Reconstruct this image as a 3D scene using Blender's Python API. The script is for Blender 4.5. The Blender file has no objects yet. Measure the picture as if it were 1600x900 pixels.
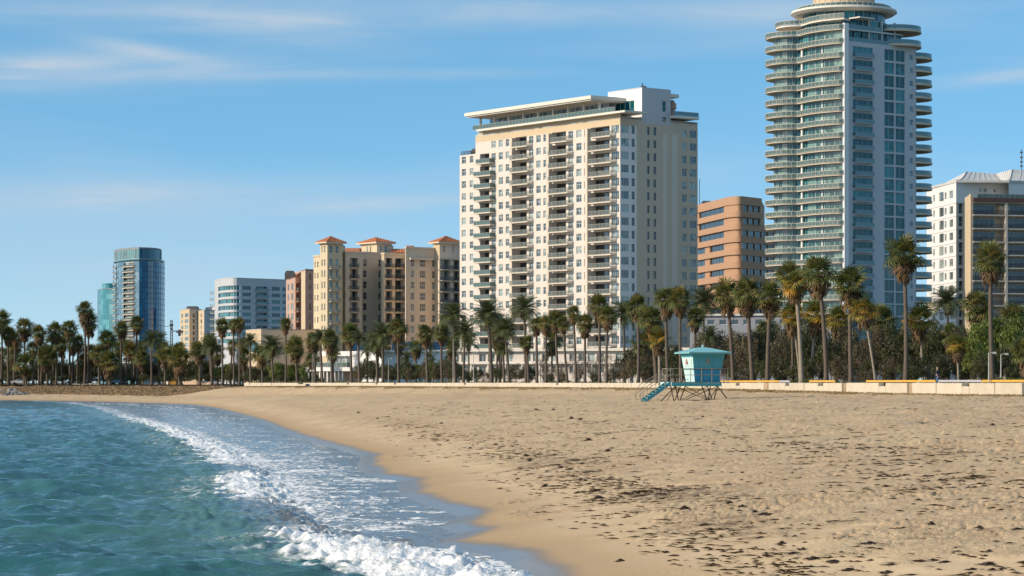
import bpy, math, random
import numpy as np
from math import radians, sin, cos, pi, atan2, hypot
from mathutils import Vector, Matrix
random.seed(7); RS = np.random.RandomState(7)
S = bpy.context.scene; COL = S.collection
# ------------------------------------------------------------------ camera
FPX = 4000.0; HOR = 598.0; EYE = 4.0
cam = bpy.data.cameras.new("camera"); camo = bpy.data.objects.new("camera", cam); COL.objects.link(camo)
camo.location = (0, 0, EYE); camo.rotation_euler = (radians(90), 0, 0)
cam.sensor_width = 36; cam.lens = 36 * FPX / 1600; cam.shift_y = (HOR - 450) / 1600
cam.clip_start = 0.5; cam.clip_end = 20000
S.camera = camo
# ------------------------------------------------------------------ sun, sky, exposure
SUN_EL = radians(25); SAZ = Vector((-0.93, -0.36)).normalized()
SUNV = Vector((SAZ.x * cos(SUN_EL), SAZ.y * cos(SUN_EL), sin(SUN_EL)))
sl = bpy.data.lights.new("sun", 'SUN'); sl.energy = 4.6; sl.angle = radians(0.5); sl.color = (1.0, 0.845, 0.65)
so = bpy.data.objects.new("sun", sl); COL.objects.link(so)
so.rotation_euler = SUNV.to_track_quat('Z', 'Y').to_euler()
W = bpy.data.worlds.new("World"); S.world = W; W.use_nodes = True
wn = W.node_tree; wn.nodes.clear(); WL = wn.links
def N(t, ty, **kw):
    n = t.nodes.new(ty)
    for k, v in kw.items(): setattr(n, k, v)
    return n
def mth(t, op, a, b=None, c=None, clamp=False):
    n = t.nodes.new('ShaderNodeMath'); n.operation = op; n.use_clamp = clamp
    for i, v in enumerate((a, b, c)):
        if v is None: continue
        if isinstance(v, (int, float)): n.inputs[i].default_value = v
        else: t.links.new(v, n.inputs[i])
    return n.outputs[0]
def mixc(t, f, a, b, mode='MIX'):
    n = t.nodes.new('ShaderNodeMix'); n.data_type = 'RGBA'; n.blend_type = mode
    for sk, v in ((n.inputs['Factor'], f), (n.inputs['A'], a), (n.inputs['B'], b)):
        if isinstance(v, (int, float)): sk.default_value = v
        elif isinstance(v, tuple): sk.default_value = (v + (1,))[:4]
        else: t.links.new(v, sk)
    return n.outputs['Result']
tc = N(wn, 'ShaderNodeTexCoord'); sx = N(wn, 'ShaderNodeSeparateXYZ'); WL.new(tc.outputs['Generated'], sx.inputs[0])
X_, Y_, Z_ = sx.outputs
# the lower sky is compressed so that the blue of a clear winter day begins low over the horizon
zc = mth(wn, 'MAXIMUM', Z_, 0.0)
z2 = mth(wn, 'ADD', mth(wn, 'MULTIPLY', mth(wn, 'SUBTRACT', 1.0, mth(wn, 'POWER', 2.718, mth(wn, 'MULTIPLY', zc, -5.5))), 0.42), 0.095)  # levels off higher up, keeping the unseen upper sky bright for fill
cb = N(wn, 'ShaderNodeCombineXYZ'); WL.new(X_, cb.inputs[0]); WL.new(Y_, cb.inputs[1]); WL.new(z2, cb.inputs[2])
nv = N(wn, 'ShaderNodeVectorMath', operation='NORMALIZE'); WL.new(cb.outputs[0], nv.inputs[0])
sky = N(wn, 'ShaderNodeTexSky', sky_type='NISHITA'); sky.sun_disc = False
sky.sun_elevation = SUN_EL; sky.sun_rotation = atan2(SAZ.x, SAZ.y)
sky.air_density = 1.0; sky.dust_density = 0.6; sky.ozone_density = 2.2; sky.altitude = 0
WL.new(nv.outputs[0], sky.inputs['Vector'])
# cirrus: noise in azimuth and elevation, long thin streaks
az = mth(wn, 'ARCTAN2', X_, Y_); el = mth(wn, 'ARCSINE', Z_)
def skynoise(sa, se, detail, dist, off=0.0, tilt=0.0):
    c = N(wn, 'ShaderNodeCombineXYZ')
    WL.new(mth(wn, 'MULTIPLY', az, sa), c.inputs[0])
    WL.new(mth(wn, 'MULTIPLY', mth(wn, 'ADD', el, mth(wn, 'MULTIPLY', az, tilt)), se), c.inputs[1]); c.inputs[2].default_value = off
    n = N(wn, 'ShaderNodeTexNoise'); n.inputs['Scale'].default_value = 1; n.inputs['Detail'].default_value = detail
    n.inputs['Roughness'].default_value = 0.55; n.inputs['Distortion'].default_value = dist
    WL.new(c.outputs[0], n.inputs['Vector']); return n.outputs[0]
def ramp(v, a, b):
    n = N(wn, 'ShaderNodeMapRange', interpolation_type='SMOOTHSTEP'); WL.new(v, n.inputs[0])
    n.inputs[1].default_value = a; n.inputs[2].default_value = b; return n.outputs[0]
def blob(px, py, rx, ry, tilt=0.0):
    a0 = math.atan((px - 800) / FPX); e0 = math.atan((HOR - py) / FPX)
    da = mth(wn, 'SUBTRACT', az, a0)
    de = mth(wn, 'SUBTRACT', mth(wn, 'SUBTRACT', el, e0), mth(wn, 'MULTIPLY', da, tilt))
    q = mth(wn, 'ADD', mth(wn, 'POWER', mth(wn, 'ABSOLUTE', mth(wn, 'DIVIDE', da, rx / FPX)), 2.0), mth(wn, 'POWER', mth(wn, 'ABSOLUTE', mth(wn, 'DIVIDE', de, ry / FPX)), 2.0))
    return mth(wn, 'POWER', 2.718, mth(wn, 'MULTIPLY', q, -1.0))
n1 = ramp(skynoise(9, 75, 6, 0.6), 0.40, 0.72)
n2 = ramp(skynoise(3.5, 22, 4, 0.3, 4.1), 0.42, 0.75)
cl = mth(wn, 'MULTIPLY', n2, 0.30)
acc = None
for b in (blob(150, 112, 260, 26, 0.02), blob(60, 122, 150, 22), blob(480, 118, 300, 9, 0.01), blob(150, 22, 330, 26), blob(230, 85, 90, 12, -0.15), blob(480, 50, 150, 26, -.1),
          blob(150, 312, 330, 26, 0.04), blob(620, 318, 170, 12, 0.06), blob(1560, 130, 130, 12, 0.10), blob(1150, 20, 260, 20), blob(620, 15, 300, 30)):
    acc = b if acc is None else mth(wn, 'ADD', acc, b)
streak = mth(wn, 'MULTIPLY', acc, mth(wn, 'ADD', mth(wn, 'MULTIPLY', n1, 0.60), 0.34))
cl = mth(wn, 'ADD', mth(wn, 'MULTIPLY', streak, 0.75), cl, clamp=True)
fade = ramp(el, 0.0, 0.03)
cl = mth(wn, 'ADD', mth(wn, 'MULTIPLY', cl, fade), mth(wn, 'MULTIPLY', ramp(el, 0.17, 0.6), mth(wn, 'ADD', mth(wn, 'MULTIPLY', n2, 0.3), 0.22)), clamp=True)  # second term: veil added above the view to whiten the fill light
hs = N(wn, 'ShaderNodeHueSaturation'); hs.inputs['Hue'].default_value = 0.485; hs.inputs['Saturation'].default_value = 1.22; hs.inputs['Value'].default_value = 1.30
WL.new(sky.outputs[0], hs.inputs['Color'])
skc0 = mixc(wn, mth(wn, 'MULTIPLY', ramp(el, 0.10, -0.01), 0.42), hs.outputs[0], (4.1, 4.45, 4.6))
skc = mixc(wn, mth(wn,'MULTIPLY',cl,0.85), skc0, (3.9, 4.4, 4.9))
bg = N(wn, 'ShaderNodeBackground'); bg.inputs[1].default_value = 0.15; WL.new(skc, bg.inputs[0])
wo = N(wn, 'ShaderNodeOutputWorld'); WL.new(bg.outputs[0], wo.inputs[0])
S.view_settings.view_transform = 'Standard'; S.view_settings.look = 'None'; S.view_settings.exposure = 0.0; S.view_settings.gamma = 1.0
# ------------------------------------------------------------------ helpers
def new_obj(name, data, parent=None, loc=(0, 0, 0), rz=0.0):
    o = bpy.data.objects.new(name, data); COL.objects.link(o); o.location = loc; o.rotation_euler = (0, 0, rz)
    if parent: o.parent = parent
    return o
def tag(o, label=None, cat=None, group=None, kind=None):
    if label: o['label'] = label
    if cat: o['category'] = cat
    if group: o['group'] = group
    if kind: o['kind'] = kind
    return o
def thing(name, label, cat, loc=(0, 0, 0), rz=0.0, group=None):
    return tag(new_obj(name, None, None, loc, rz), label, cat, group)
class MB:
    def __init__(s): s.v = []; s.f = []; s.m = []
    def quad(s, a, b, c, d, m=0):
        i = len(s.v); s.v += [a, b, c, d]; s.f.append((i, i + 1, i + 2, i + 3)); s.m.append(m)
    def tri(s, a, b, c, m=0):
        i = len(s.v); s.v += [a, b, c]; s.f.append((i, i + 1, i + 2)); s.m.append(m)
    def box(s, x0, y0, z0, x1, y1, z1, m=0):
        i = len(s.v)
        s.v += [(x0, y0, z0), (x1, y0, z0), (x1, y1, z0), (x0, y1, z0), (x0, y0, z1), (x1, y0, z1), (x1, y1, z1), (x0, y1, z1)]
        for q in ((0, 3, 2, 1), (4, 5, 6, 7), (0, 1, 5, 4), (1, 2, 6, 5), (2, 3, 7, 6), (3, 0, 4, 7)):
            s.f.append(tuple(i + k for k in q)); s.m.append(m)
        return s
    def prism(s, poly, z0, z1, m=0, mt=None):
        i = len(s.v); n = len(poly)
        s.v += [(p[0], p[1], z0) for p in poly] + [(p[0], p[1], z1) for p in poly]
        for k in range(n):
            k2 = (k + 1) % n; s.f.append((i + k, i + k2, i + n + k2, i + n + k)); s.m.append(m)
        s.f.append(tuple(i + n - 1 - k for k in range(n))); s.m.append(m)
        s.f.append(tuple(i + n + k for k in range(n))); s.m.append(m if mt is None else mt)
        return s
    def frustum(s, p0, p1, z0, z1, m=0):
        i = len(s.v); n = len(p0)
        s.v += [(p[0], p[1], z0) for p in p0] + [(p[0], p[1], z1) for p in p1]
        for k in range(n):
            k2 = (k + 1) % n; s.f.append((i + k, i + k2, i + n + k2, i + n + k)); s.m.append(m)
        s.f.append(tuple(i + n - 1 - k for k in range(n))); s.m.append(m)
        s.f.append(tuple(i + n + k for k in range(n))); s.m.append(m)
        return s
    def tube(s, pts, rad, n=6, m=0, cap=True):
        rings = []
        for k, p in enumerate(pts):
            p = Vector(p); a = Vector(pts[max(k - 1, 0)]); b = Vector(pts[min(k + 1, len(pts) - 1)])
            t = (b - a).normalized(); q = Vector((0, 0, 1)) if abs(t.z) < 0.9 else Vector((1, 0, 0))
            e1 = t.cross(q).normalized(); e2 = t.cross(e1).normalized()
            r = rad[k] if isinstance(rad, (list, tuple)) else rad
            i = len(s.v); rings.append(i)
            for j in range(n):
                w = 2 * pi * j / n; s.v.append(tuple(p + e1 * (r * cos(w)) + e2 * (r * sin(w))))
        for k in range(len(rings) - 1):
            for j in range(n):
                j2 = (j + 1) % n
                s.f.append((rings[k] + j, rings[k] + j2, rings[k + 1] + j2, rings[k + 1] + j)); s.m.append(m)
        if cap:
            s.f.append(tuple(rings[0] + j for j in range(n))); s.m.append(m)
            s.f.append(tuple(rings[-1] + n - 1 - j for j in range(n))); s.m.append(m)
        return s
    def mesh(s, name, mats, smooth=False):
        me = bpy.data.meshes.new(name); me.from_pydata(s.v, [], s.f)
        for m in (mats if isinstance(mats, (list, tuple)) else [mats]): me.materials.append(m)
        me.polygons.foreach_set('material_index', s.m)
        if smooth: me.polygons.foreach_set('use_smooth', [True] * len(s.f))
        me.update(); return me
    def build(s, name, mats, parent=None, loc=(0, 0, 0), rz=0.0, smooth=False):
        return new_obj(name, s.mesh(name, mats, smooth), parent, loc, rz)
def grid_mesh(name, XX, YY, ZZ, mat, attrs=None, keep=None):
    r, c = XX.shape
    co = np.stack([XX, YY, ZZ], -1).reshape(-1, 3).astype(np.float32)
    I = np.arange(r * c).reshape(r, c)
    F = np.stack([I[:-1, :-1], I[:-1, 1:], I[1:, 1:], I[1:, :-1]], -1).reshape(-1, 4)
    if keep is not None: F = F[keep.reshape(-1)]
    used = np.unique(F); mp = np.zeros(r * c, np.int64); mp[used] = np.arange(len(used)); F = mp[F]; co = co[used]
    me = bpy.data.meshes.new(name); me.vertices.add(len(co)); me.vertices.foreach_set('co', co.reshape(-1))
    me.loops.add(F.size); me.loops.foreach_set('vertex_index', F.reshape(-1).astype(np.int32))
    me.polygons.add(len(F)); me.polygons.foreach_set('loop_start', np.arange(0, F.size, 4, dtype=np.int32))
    me.polygons.foreach_set('loop_total', np.full(len(F), 4, np.int32))
    me.polygons.foreach_set('use_smooth', np.ones(len(F), bool))
    me.update(calc_edges=True); me.materials.append(mat)
    for k, v in (attrs or {}).items():
        a = me.attributes.new(k, 'FLOAT', 'POINT'); a.data.foreach_set('value', v.reshape(-1)[used].astype(np.float32))
    return new_obj(name, me)
# ------------------------------------------------------------------ materials
def MAT(name):
    m = bpy.data.materials.new(name); m.use_nodes = True; t = m.node_tree
    return m, t, t.nodes['Principled BSDF']
def mat(name, col, rough=0.7, var=0.12, scale=0.5, bump=0.0, bscale=4.0, metal=0.0, streak=False, objvar=0.0, spec=None):
    m, t, b = MAT(name); L = t.links
    tc = N(t, 'ShaderNodeTexCoord'); mp = N(t, 'ShaderNodeMapping'); L.new(tc.outputs['Object'], mp.inputs[0])
    if streak: mp.inputs['Scale'].default_value = (1, 1, 0.12)
    n = N(t, 'ShaderNodeTexNoise'); n.inputs['Scale'].default_value = scale; n.inputs['Detail'].default_value = 6; n.inputs['Roughness'].default_value = 0.6
    L.new(mp.outputs[0], n.inputs['Vector'])
    f = mth(t, 'MULTIPLY', mth(t, 'SUBTRACT', n.outputs[0], 0.5), 2 * var)
    if objvar:
        oi = N(t, 'ShaderNodeObjectInfo'); f = mth(t, 'ADD', f, mth(t, 'MULTIPLY', mth(t, 'SUBTRACT', oi.outputs['Random'], 0.5), 2 * objvar))
    v = mth(t, 'ADD', f, 1.0)
    vm = N(t, 'ShaderNodeVectorMath', operation='SCALE'); vm.inputs[0].default_value = col[:3]; L.new(v, vm.inputs['Scale'])
    L.new(vm.outputs[0], b.inputs['Base Color']); b.inputs['Roughness'].default_value = rough; b.inputs['Metallic'].default_value = metal
    if spec is not None: b.inputs['Specular IOR Level'].default_value = spec
    if bump:
        n2 = N(t, 'ShaderNodeTexNoise'); n2.inputs['Scale'].default_value = bscale; n2.inputs['Detail'].default_value = 5
        L.new(tc.outputs['Object'], n2.inputs['Vector'])
        bp = N(t, 'ShaderNodeBump'); bp.inputs['Strength'].default_value = 1.0; bp.inputs['Distance'].default_value = bump
        L.new(n2.outputs[0], bp.inputs['Height']); L.new(bp.outputs[0], b.inputs['Normal'])
    return m
def glass(name, dark, light, frac=0.35, rough=0.07, spec=0.8, wav=0.02):
    """window pane: reflective, body between a dark room and drawn curtains, differing from pane to pane"""
    m, t, b = MAT(name); L = t.links
    oi = N(t, 'ShaderNodeObjectInfo'); r = oi.outputs['Random']
    tc = N(t, 'ShaderNodeTexCoord')
    n = N(t, 'ShaderNodeTexNoise'); n.inputs['Scale'].default_value = 0.9; n.inputs['Detail'].default_value = 2
    n.noise_dimensions = '4D'; L.new(tc.outputs['Object'], n.inputs['Vector']); L.new(mth(t, 'MULTIPLY', r, 50.0), n.inputs['W'])
    f = mth(t, 'ADD', mth(t, 'MULTIPLY', r, 0.8), mth(t, 'MULTIPLY', mth(t, 'SUBTRACT', n.outputs[0], 0.5), 1.3))
    mr = N(t, 'ShaderNodeMapRange', interpolation_type='SMOOTHSTEP'); L.new(f, mr.inputs[0]); mr.inputs[1].default_value = 0.75 - frac; mr.inputs[2].default_value = 1.15 - frac
    L.new(mixc(t, mr.outputs[0], dark, light), b.inputs['Base Color'])
    b.inputs['Roughness'].default_value = rough; b.inputs['Specular IOR Level'].default_value = spec; b.inputs['IOR'].default_value = 1.6
    n3 = N(t, 'ShaderNodeTexNoise'); n3.inputs['Scale'].default_value = 0.35; L.new(tc.outputs['Object'], n3.inputs['Vector'])
    bp = N(t, 'ShaderNodeBump'); bp.inputs['Distance'].default_value = wav; L.new(n3.outputs[0], bp.inputs['Height']); L.new(bp.outputs[0], b.inputs['Normal'])
    return m
M = {}
def c(h): # sRGB-like triple to linear
    return tuple((x / 255 / 12.92) if x < 10 else ((x / 255 + 0.055) / 1.055) ** 2.4 for x in h)
M['cream'] = mat('cream_stucco', (0.58, 0.52, 0.46), 0.85, 0.08, 0.15, streak=True)
M['cream_warm'] = mat('warm_stucco', (0.52, 0.41, 0.27), 0.85, 0.08, 0.15, streak=True)
M['tan'] = mat('tan_stucco', (0.53, 0.44, 0.34), 0.85, 0.08, 0.15, streak=True)
M['white'] = mat('white_stucco', (0.68, 0.66, 0.63), 0.8, 0.06, 0.2, streak=True)
M['concrete'] = mat('concrete', (0.42, 0.39, 0.34), 0.85, 0.12, 0.6)
M['palegrey'] = mat('pale_grey_panel', (0.45, 0.46, 0.475), 0.6, 0.06, 0.2, streak=True)
M['slab'] = mat('balcony_slab', (0.55, 0.48, 0.39), 0.8, 0.08, 0.8)
M['slabw'] = mat('pale_balcony_slab', (0.62, 0.57, 0.49), 0.8, 0.08, 0.8)
M['frame'] = mat('white_window_frame', (0.55, 0.56, 0.55), 0.5, 0.05)
M['dframe'] = mat('dark_window_frame', (0.08, 0.09, 0.1), 0.5, 0.05)
M['rail'] = mat('grey_railing', (0.30, 0.30, 0.27), 0.5, 0.05, metal=0.2)
M['railpanel'] = mat('railing_glass_panel', (0.22, 0.25, 0.22), 0.25, 0.15, 0.5)
M['railclear'] = mat('pale_railing_glass', (0.075, 0.12, 0.11), 0.2, 0.12, 0.5)
M['railblue'] = mat('blue_railing_glass', (0.10, 0.22, 0.26), 0.2, 0.12, 0.5)
M['darkrail'] = mat('dark_railing', (0.035, 0.04, 0.05), 0.5, 0.1)
M['g_win'] = glass('window_glass', (0.03, 0.05, 0.055), (0.30, 0.36, 0.33), 0.42)
M['g_dark'] = glass('dark_window_glass', (0.012, 0.016, 0.022), (0.06, 0.07, 0.08), 0.3)
M['g_room'] = glass('balcony_door_glass', (0.02, 0.025, 0.028), (0.16, 0.16, 0.14), 0.3)
M['g_teal'] = glass('teal_glass', (0.0, 0.07, 0.085), (0.03, 0.20, 0.22), 0.42, spec=.35)
M['g_tealp'] = glass('pale_teal_glass', (0.015, 0.075, 0.075), (0.15, 0.27, 0.23), 0.48, spec=.4)
M['g_dark2b'] = glass('office_glass', (0.02, 0.03, 0.045), (0.09, 0.12, 0.16), 0.35, spec=.5)
M['g_blue'] = glass('blue_curtain_glass', (0.0, 0.075, 0.17), (0.0, 0.14, 0.27), 0.4, spec=.3)
M['g_blue2'] = glass('violet_grey_curtain_glass', (0.05, 0.075, 0.12), (0.09, 0.12, 0.17), 0.4)
M['g_cyan'] = glass('turquoise_curtain_glass', (0.01, 0.17, 0.21), (0.10, 0.34, 0.36), 0.35)
M['g_sky'] = glass('pale_blue_glass', (0.07, 0.14, 0.20), (0.17, 0.26, 0.31), 0.4)
M['orange'] = mat('orange_stone_panel', (0.40, 0.235, 0.14), 0.8, 0.08, 0.2, streak=True)
M['pink'] = mat('pink_stucco', (0.45, 0.30, 0.23), 0.85, 0.08, 0.2, streak=True)
M['ochre'] = mat('ochre_stucco', (0.54, 0.445, 0.30), 0.85, 0.08, 0.2, streak=True)
M['sandst'] = mat('sand_stucco', (0.60, 0.485, 0.365), 0.85, 0.08, 0.2, streak=True)
M['tile'] = mat('red_roof_tile', (0.36, 0.12, 0.05), 0.8, 0.35, 1.6)
M['roofgrey'] = mat('grey_roof', (0.50, 0.49, 0.46), 0.8, 0.15, 0.4)
M['roofdark'] = mat('dark_roof_gear', (0.08, 0.08, 0.085), 0.7, 0.2, 1)
M['bluefence'] = mat('blue_screen', (0.01, 0.06, 0.14), 0.5, 0.2, 0.6)
M['greywall'] = mat('grey_wall', (0.22, 0.23, 0.25), 0.8, 0.1, 0.4)
# ------------------------------------------------------------------ photo geometry -> world
def P(px, d): return Vector(((px - 800) / FPX * d, d))
def ZY(py, d): return EYE + (HOR - py) * d / FPX
# ------------------------------------------------------------------ shoreline, wall line and terrain
def px_line(pts, z): return [tuple(P(px, (EYE - z) * FPX / (py - HOR))) for px, py in pts]
SH = px_line([(790, 865), (742, 848), (775, 830), (742, 820), (772, 804), (716, 787), (668, 770), (664, 750), (616, 742), (590, 728), (596, 712), (545, 698),
              (482, 682), (445, 668), (420, 658), (382, 648), (342, 638), (300, 633), (240, 630.5), (170, 628.5), (90, 627), (0, 626)], 0.08)
SH = [(9, 5), (6.5, 22), (4.2, 38), (0.9, 50), (0.9, 56.5), tuple(P(830, 59))] + SH[1:] + [(-190, 590), (-300, 600), (-500, 610), (-1200, 640), (-3000, 700)]
SH = [(x - (1.15 if 50 < y < 400 else .5), y) for x, y in SH]
WA = P(1598, 182); WB = P(380, 560); WDIR = (WB - WA).normalized()
WALLL = [tuple(WA - WDIR * 180), tuple(WA), tuple(WB), tuple(P(330, 582)), tuple(P(260, 606)), tuple(P(180, 628)), tuple(P(60, 640)), (-230, 655), (-500, 670), (-3000, 760)]
def sdist(poly, X, Y):
    """signed distance to an open polyline, positive on its right-hand side"""
    best = np.full(X.shape, 1e9); sg = np.ones(X.shape)
    for (x0, y0), (x1, y1) in zip(poly[:-1], poly[1:]):
        dx, dy = x1 - x0, y1 - y0; L2 = dx * dx + dy * dy
        t = np.clip(((X - x0) * dx + (Y - y0) * dy) / L2, 0, 1)
        ex, ey = X - x0 - t * dx, Y - y0 - t * dy; d = np.hypot(ex, ey)
        s = np.sign(dy * (X - x0) - dx * (Y - y0)); s[s == 0] = 1
        k = d < best - 1e-9; best = np.where(k, d, best); sg = np.where(k, s, sg)
    return best * sg
def sm(x, a, b):
    t = np.clip((x - a) / (b - a), 0, 1); return t * t * (3 - 2 * t)
def fft_tile(n, lo, hi, power, seed, direc=None, spread=2.0):
    """periodic random height tile, wavelengths between n/hi and n/lo cells, unit standard deviation"""
    r = np.random.RandomState(seed); k = np.fft.fftfreq(n) * n; kx, ky = np.meshgrid(k, k); kk = np.hypot(kx, ky); kk[0, 0] = 1
    amp = np.where((kk > lo) & (kk < hi), kk ** power, 0)
    if direc is not None:
        c_ = (kx * cos(direc) + ky * sin(direc)) / kk; amp = amp * np.abs(c_) ** spread
    z = np.real(np.fft.ifft2(amp * np.exp(2j * pi * r.rand(n, n)))); return (z / z.std()).astype(np.float32)
def samp(T, X, Y, size):
    n = T.shape[0]; fx = (X / size * n) % n; fy = (Y / size * n) % n
    i = np.floor(fx).astype(int); j = np.floor(fy).astype(int); a = fx - i; b = fy - j; i %= n; j %= n; i2 = (i + 1) % n; j2 = (j + 1) % n
    return (T[j, i] * (1 - a) + T[j, i2] * a) * (1 - b) + (T[j2, i] * (1 - a) + T[j2, i2] * a) * b
T_foot = fft_tile(512, 20, 130, -0.95, 3); T_low = fft_tile(256, 2, 20, -1.3, 4); T_rip = fft_tile(512, 10, 160, -0.6, 9)
def base_z(X, Y):
    s = sdist(SH, X, Y); q = sdist(WALLL, X, Y)          # q > 0 behind the wall / bank line
    far = sm(Y, 420, 600)
    top = 3.25 * (1 - far) + 1.15 * far
    K = 19 * (1 - far) + 22 * far
    z = top * (1 - np.exp(-np.maximum(s, 0) / K)) + np.minimum(s, 0) * 0.07
    b = sm(q, -8 - 12 * far, 0.0) * sm(s, 3, 14)
    tgt = 3.0 + 0.35 * sm(Y, 185, 260) - 0.25 * far
    z = z + (np.maximum(tgt, z) - z) * b
    z = np.maximum(z, -3.0)
    return z, s, q
def wobble(X, Y, s, q):
    rough = sm(s + 1.6 * samp(T_low, X, Y, 31.0), 3.0, 6.5) * (1 - sm(q, 0, 1))
    near = 1 - sm(Y, 120, 330)
    lowf = 0.05 * samp(T_low, X, Y, 40.0) * sm(s, 4, 20) + 0.015 * samp(T_low, X, Y, 14.0) * sm(s, 1.5, 6)
    h = samp(T_foot, X, Y * 0.8, 11.5)
    dent = -np.maximum(-h - 0.35, 0) * 0.052 * (0.55 + 0.45 * np.clip(samp(T_low, X, Y, 33.0), -1, 1)) + np.maximum(h, 0) * 0.008
    return lowf + rough * (0.35 + 0.65 * near) * dent + sm(s, 0.5, 3) * 0.002 * samp(T_rip, X, Y, 9.0), rough
def gz(x, y):
    X = np.array([[x]]); Y = np.array([[y]]); z, s, q = base_z(X, Y); w, _ = wobble(X, Y, s, q); return float((z + w)[0, 0])
u_in = np.linspace(-0.215, 0.235, 600); u_l = -0.215 - np.geomspace(0.004, 2.6, 40)[::-1]; u_r = 0.235 + np.geomspace(0.004, 2.6, 40)
U = np.concatenate([u_l, u_in, u_r])
V = np.concatenate([np.linspace(4, 26, 10), np.geomspace(28, 250, 560), np.geomspace(251, 700, 150), np.geomspace(720, 9000, 24)])
YY, UU = np.meshgrid(V, U, indexing='ij'); XX = UU * YY
zz, s_, q_ = base_z(XX, YY); wz, rg = wobble(XX, YY, s_, q_)
ZZ = zz + wz
ZZ = np.where(q_ > 2, np.minimum(ZZ, 3.3), ZZ)
# ---- sand
m, t, b = MAT('beach_sand'); L = t.links
g = N(t, 'ShaderNodeNewGeometry'); sp = N(t, 'ShaderNodeSeparateXYZ'); L.new(g.outputs['Position'], sp.inputs[0])
def tnoise(t, vec, scale, detail=4, rough=0.55, dist=0.0, sc3=None):
    if sc3:
        mp = N(t, 'ShaderNodeMapping'); mp.inputs['Scale'].default_value = sc3; t.links.new(vec, mp.inputs[0]); vec = mp.outputs[0]
    n = N(t, 'ShaderNodeTexNoise'); n.inputs['Scale'].default_value = scale; n.inputs['Detail'].default_value = detail
    n.inputs['Roughness'].default_value = rough; n.inputs['Distortion'].default_value = dist; t.links.new(vec, n.inputs['Vector']); return n.outputs[0]
def mrange(t, v, a, b, lo=0.0, hi=1.0, smooth=True):
    n = N(t, 'ShaderNodeMapRange'); 
    if smooth: n.interpolation_type = 'SMOOTHSTEP'
    t.links.new(v, n.inputs[0]); n.inputs[1].default_value = a; n.inputs[2].default_value = b; n.inputs[3].default_value = lo; n.inputs[4].default_value = hi; return n.outputs[0]
def attr(t, name):
    n = N(t, 'ShaderNodeAttribute'); n.attribute_name = name; return n.outputs['Fac']
pos = g.outputs['Position']
wetn = mth(t, 'ADD', sp.outputs[2], mth(t, 'MULTIPLY', mth(t, 'SUBTRACT', tnoise(t, pos, 0.25, 4), 0.5), 0.16))
wet = mrange(t, wetn, 0.10, 0.24, 1, 0); damp = mrange(t, wetn, 0.20, 0.62, 1, 0)
big = tnoise(t, pos, 0.06, 5); med = tnoise(t, pos, 0.8, 6, 0.65); fine = tnoise(t, pos, 9.0, 4, 0.7)
dry = mixc(t, mrange(t, med, 0.3, 0.7), (0.46, 0.315, 0.175), (0.60, 0.435, 0.265))
dry = mixc(t, mrange(t, big, 0.40, 0.68), dry, (0.56, 0.41, 0.24))
dry = mixc(t, mth(t, 'MULTIPLY', mrange(t, mth(t, 'ADD', mth(t, 'MULTIPLY', fine, .4), mth(t, 'MULTIPLY', tnoise(t, pos, 3.6, 5, .75, .3, (.8, .5, 1)), .6)), 0.54, 0.66), mth(t, 'MULTIPLY', attr(t, 'rough'), 0.55)), dry, (0.32, 0.22, 0.13))
# thin drifts of dried seaweed dust among the footprints
wr = attr(t, 'wrack'); wn_ = tnoise(t, pos, 2.2, 6, 0.75, 0.4, (1, 0.6, 1))
wrf = mth(t, 'MULTIPLY', mrange(t, mth(t, 'ADD', wn_, mth(t, 'MULTIPLY', wr, 0.24)), 0.62, 0.86), 0.75)
dry = mixc(t, wrf, dry, (0.12, 0.075, 0.045))
dmp = mixc(t, damp, dry, (0.42, 0.285, 0.155)); col = mixc(t, wet, dmp, (0.20, 0.145, 0.095))
veg = mrange(t, mth(t, 'ADD', attr(t, 'veg'), mth(t, 'MULTIPLY', mth(t, 'SUBTRACT', tnoise(t, pos, 0.5, 5, 0.7), 0.5), 0.9)), 0.45, 0.62)
vc = mixc(t, mrange(t, tnoise(t, pos, 1.1, 5, 0.7), 0.4, 0.62), (0.22, 0.14, 0.08), (0.34, 0.24, 0.135))
col = mixc(t, mth(t, 'MULTIPLY', veg, 0.9), col, vc)
L.new(col, b.inputs['Base Color'])
L.new(mth(t, 'SUBTRACT', 0.92, mth(t, 'MULTIPLY', wet, 0.72)), b.inputs['Roughness'])
L.new(mth(t, 'ADD', 0.15, mth(t, 'MULTIPLY', wet, 0.45)), b.inputs['Specular IOR Level'])
bp = N(t, 'ShaderNodeBump'); L.new(mth(t, 'MULTIPLY', mth(t, 'ADD', tnoise(t, pos, 5.0, 5, 0.7), mth(t, 'MULTIPLY', fine, 0.4)), attr(t, 'rough')), bp.inputs['Height'])
bp.inputs['Distance'].default_value = 0.10; L.new(bp.outputs[0], b.inputs['Normal'])
M['sand'] = m
def gauss2(px, d, rx, ry):
    c_ = P(px, d); return np.exp(-((XX - c_.x) / rx) ** 2 - ((YY - c_.y) / ry) ** 2)
def dz(py, z=2.4): return (EYE - z) * FPX / (py - HOR)
wrack = np.zeros(XX.shape)
WRL = []
for _px, _py, _z in ((430, 622, 1.6), (560, 641, 1.6), (700, 664, 1.5), (850, 696, 1.5), (980, 744, 1.35), (1100, 790, 1.25), (1200, 822, 1.2), (1300, 876, 1.1), (1400, 930, 1.0)): WRL.append(tuple(P(_px, (EYE - _z) * FPX / (_py - HOR))))
WRL = WRL[::-1]
wrd = np.abs(sdist(WRL, XX, YY)); wrack += (0.24 + .35 * sm(YY, 110, 190)) * np.exp(-(wrd / (1.3 + YY * .006)) ** 2)
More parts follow.
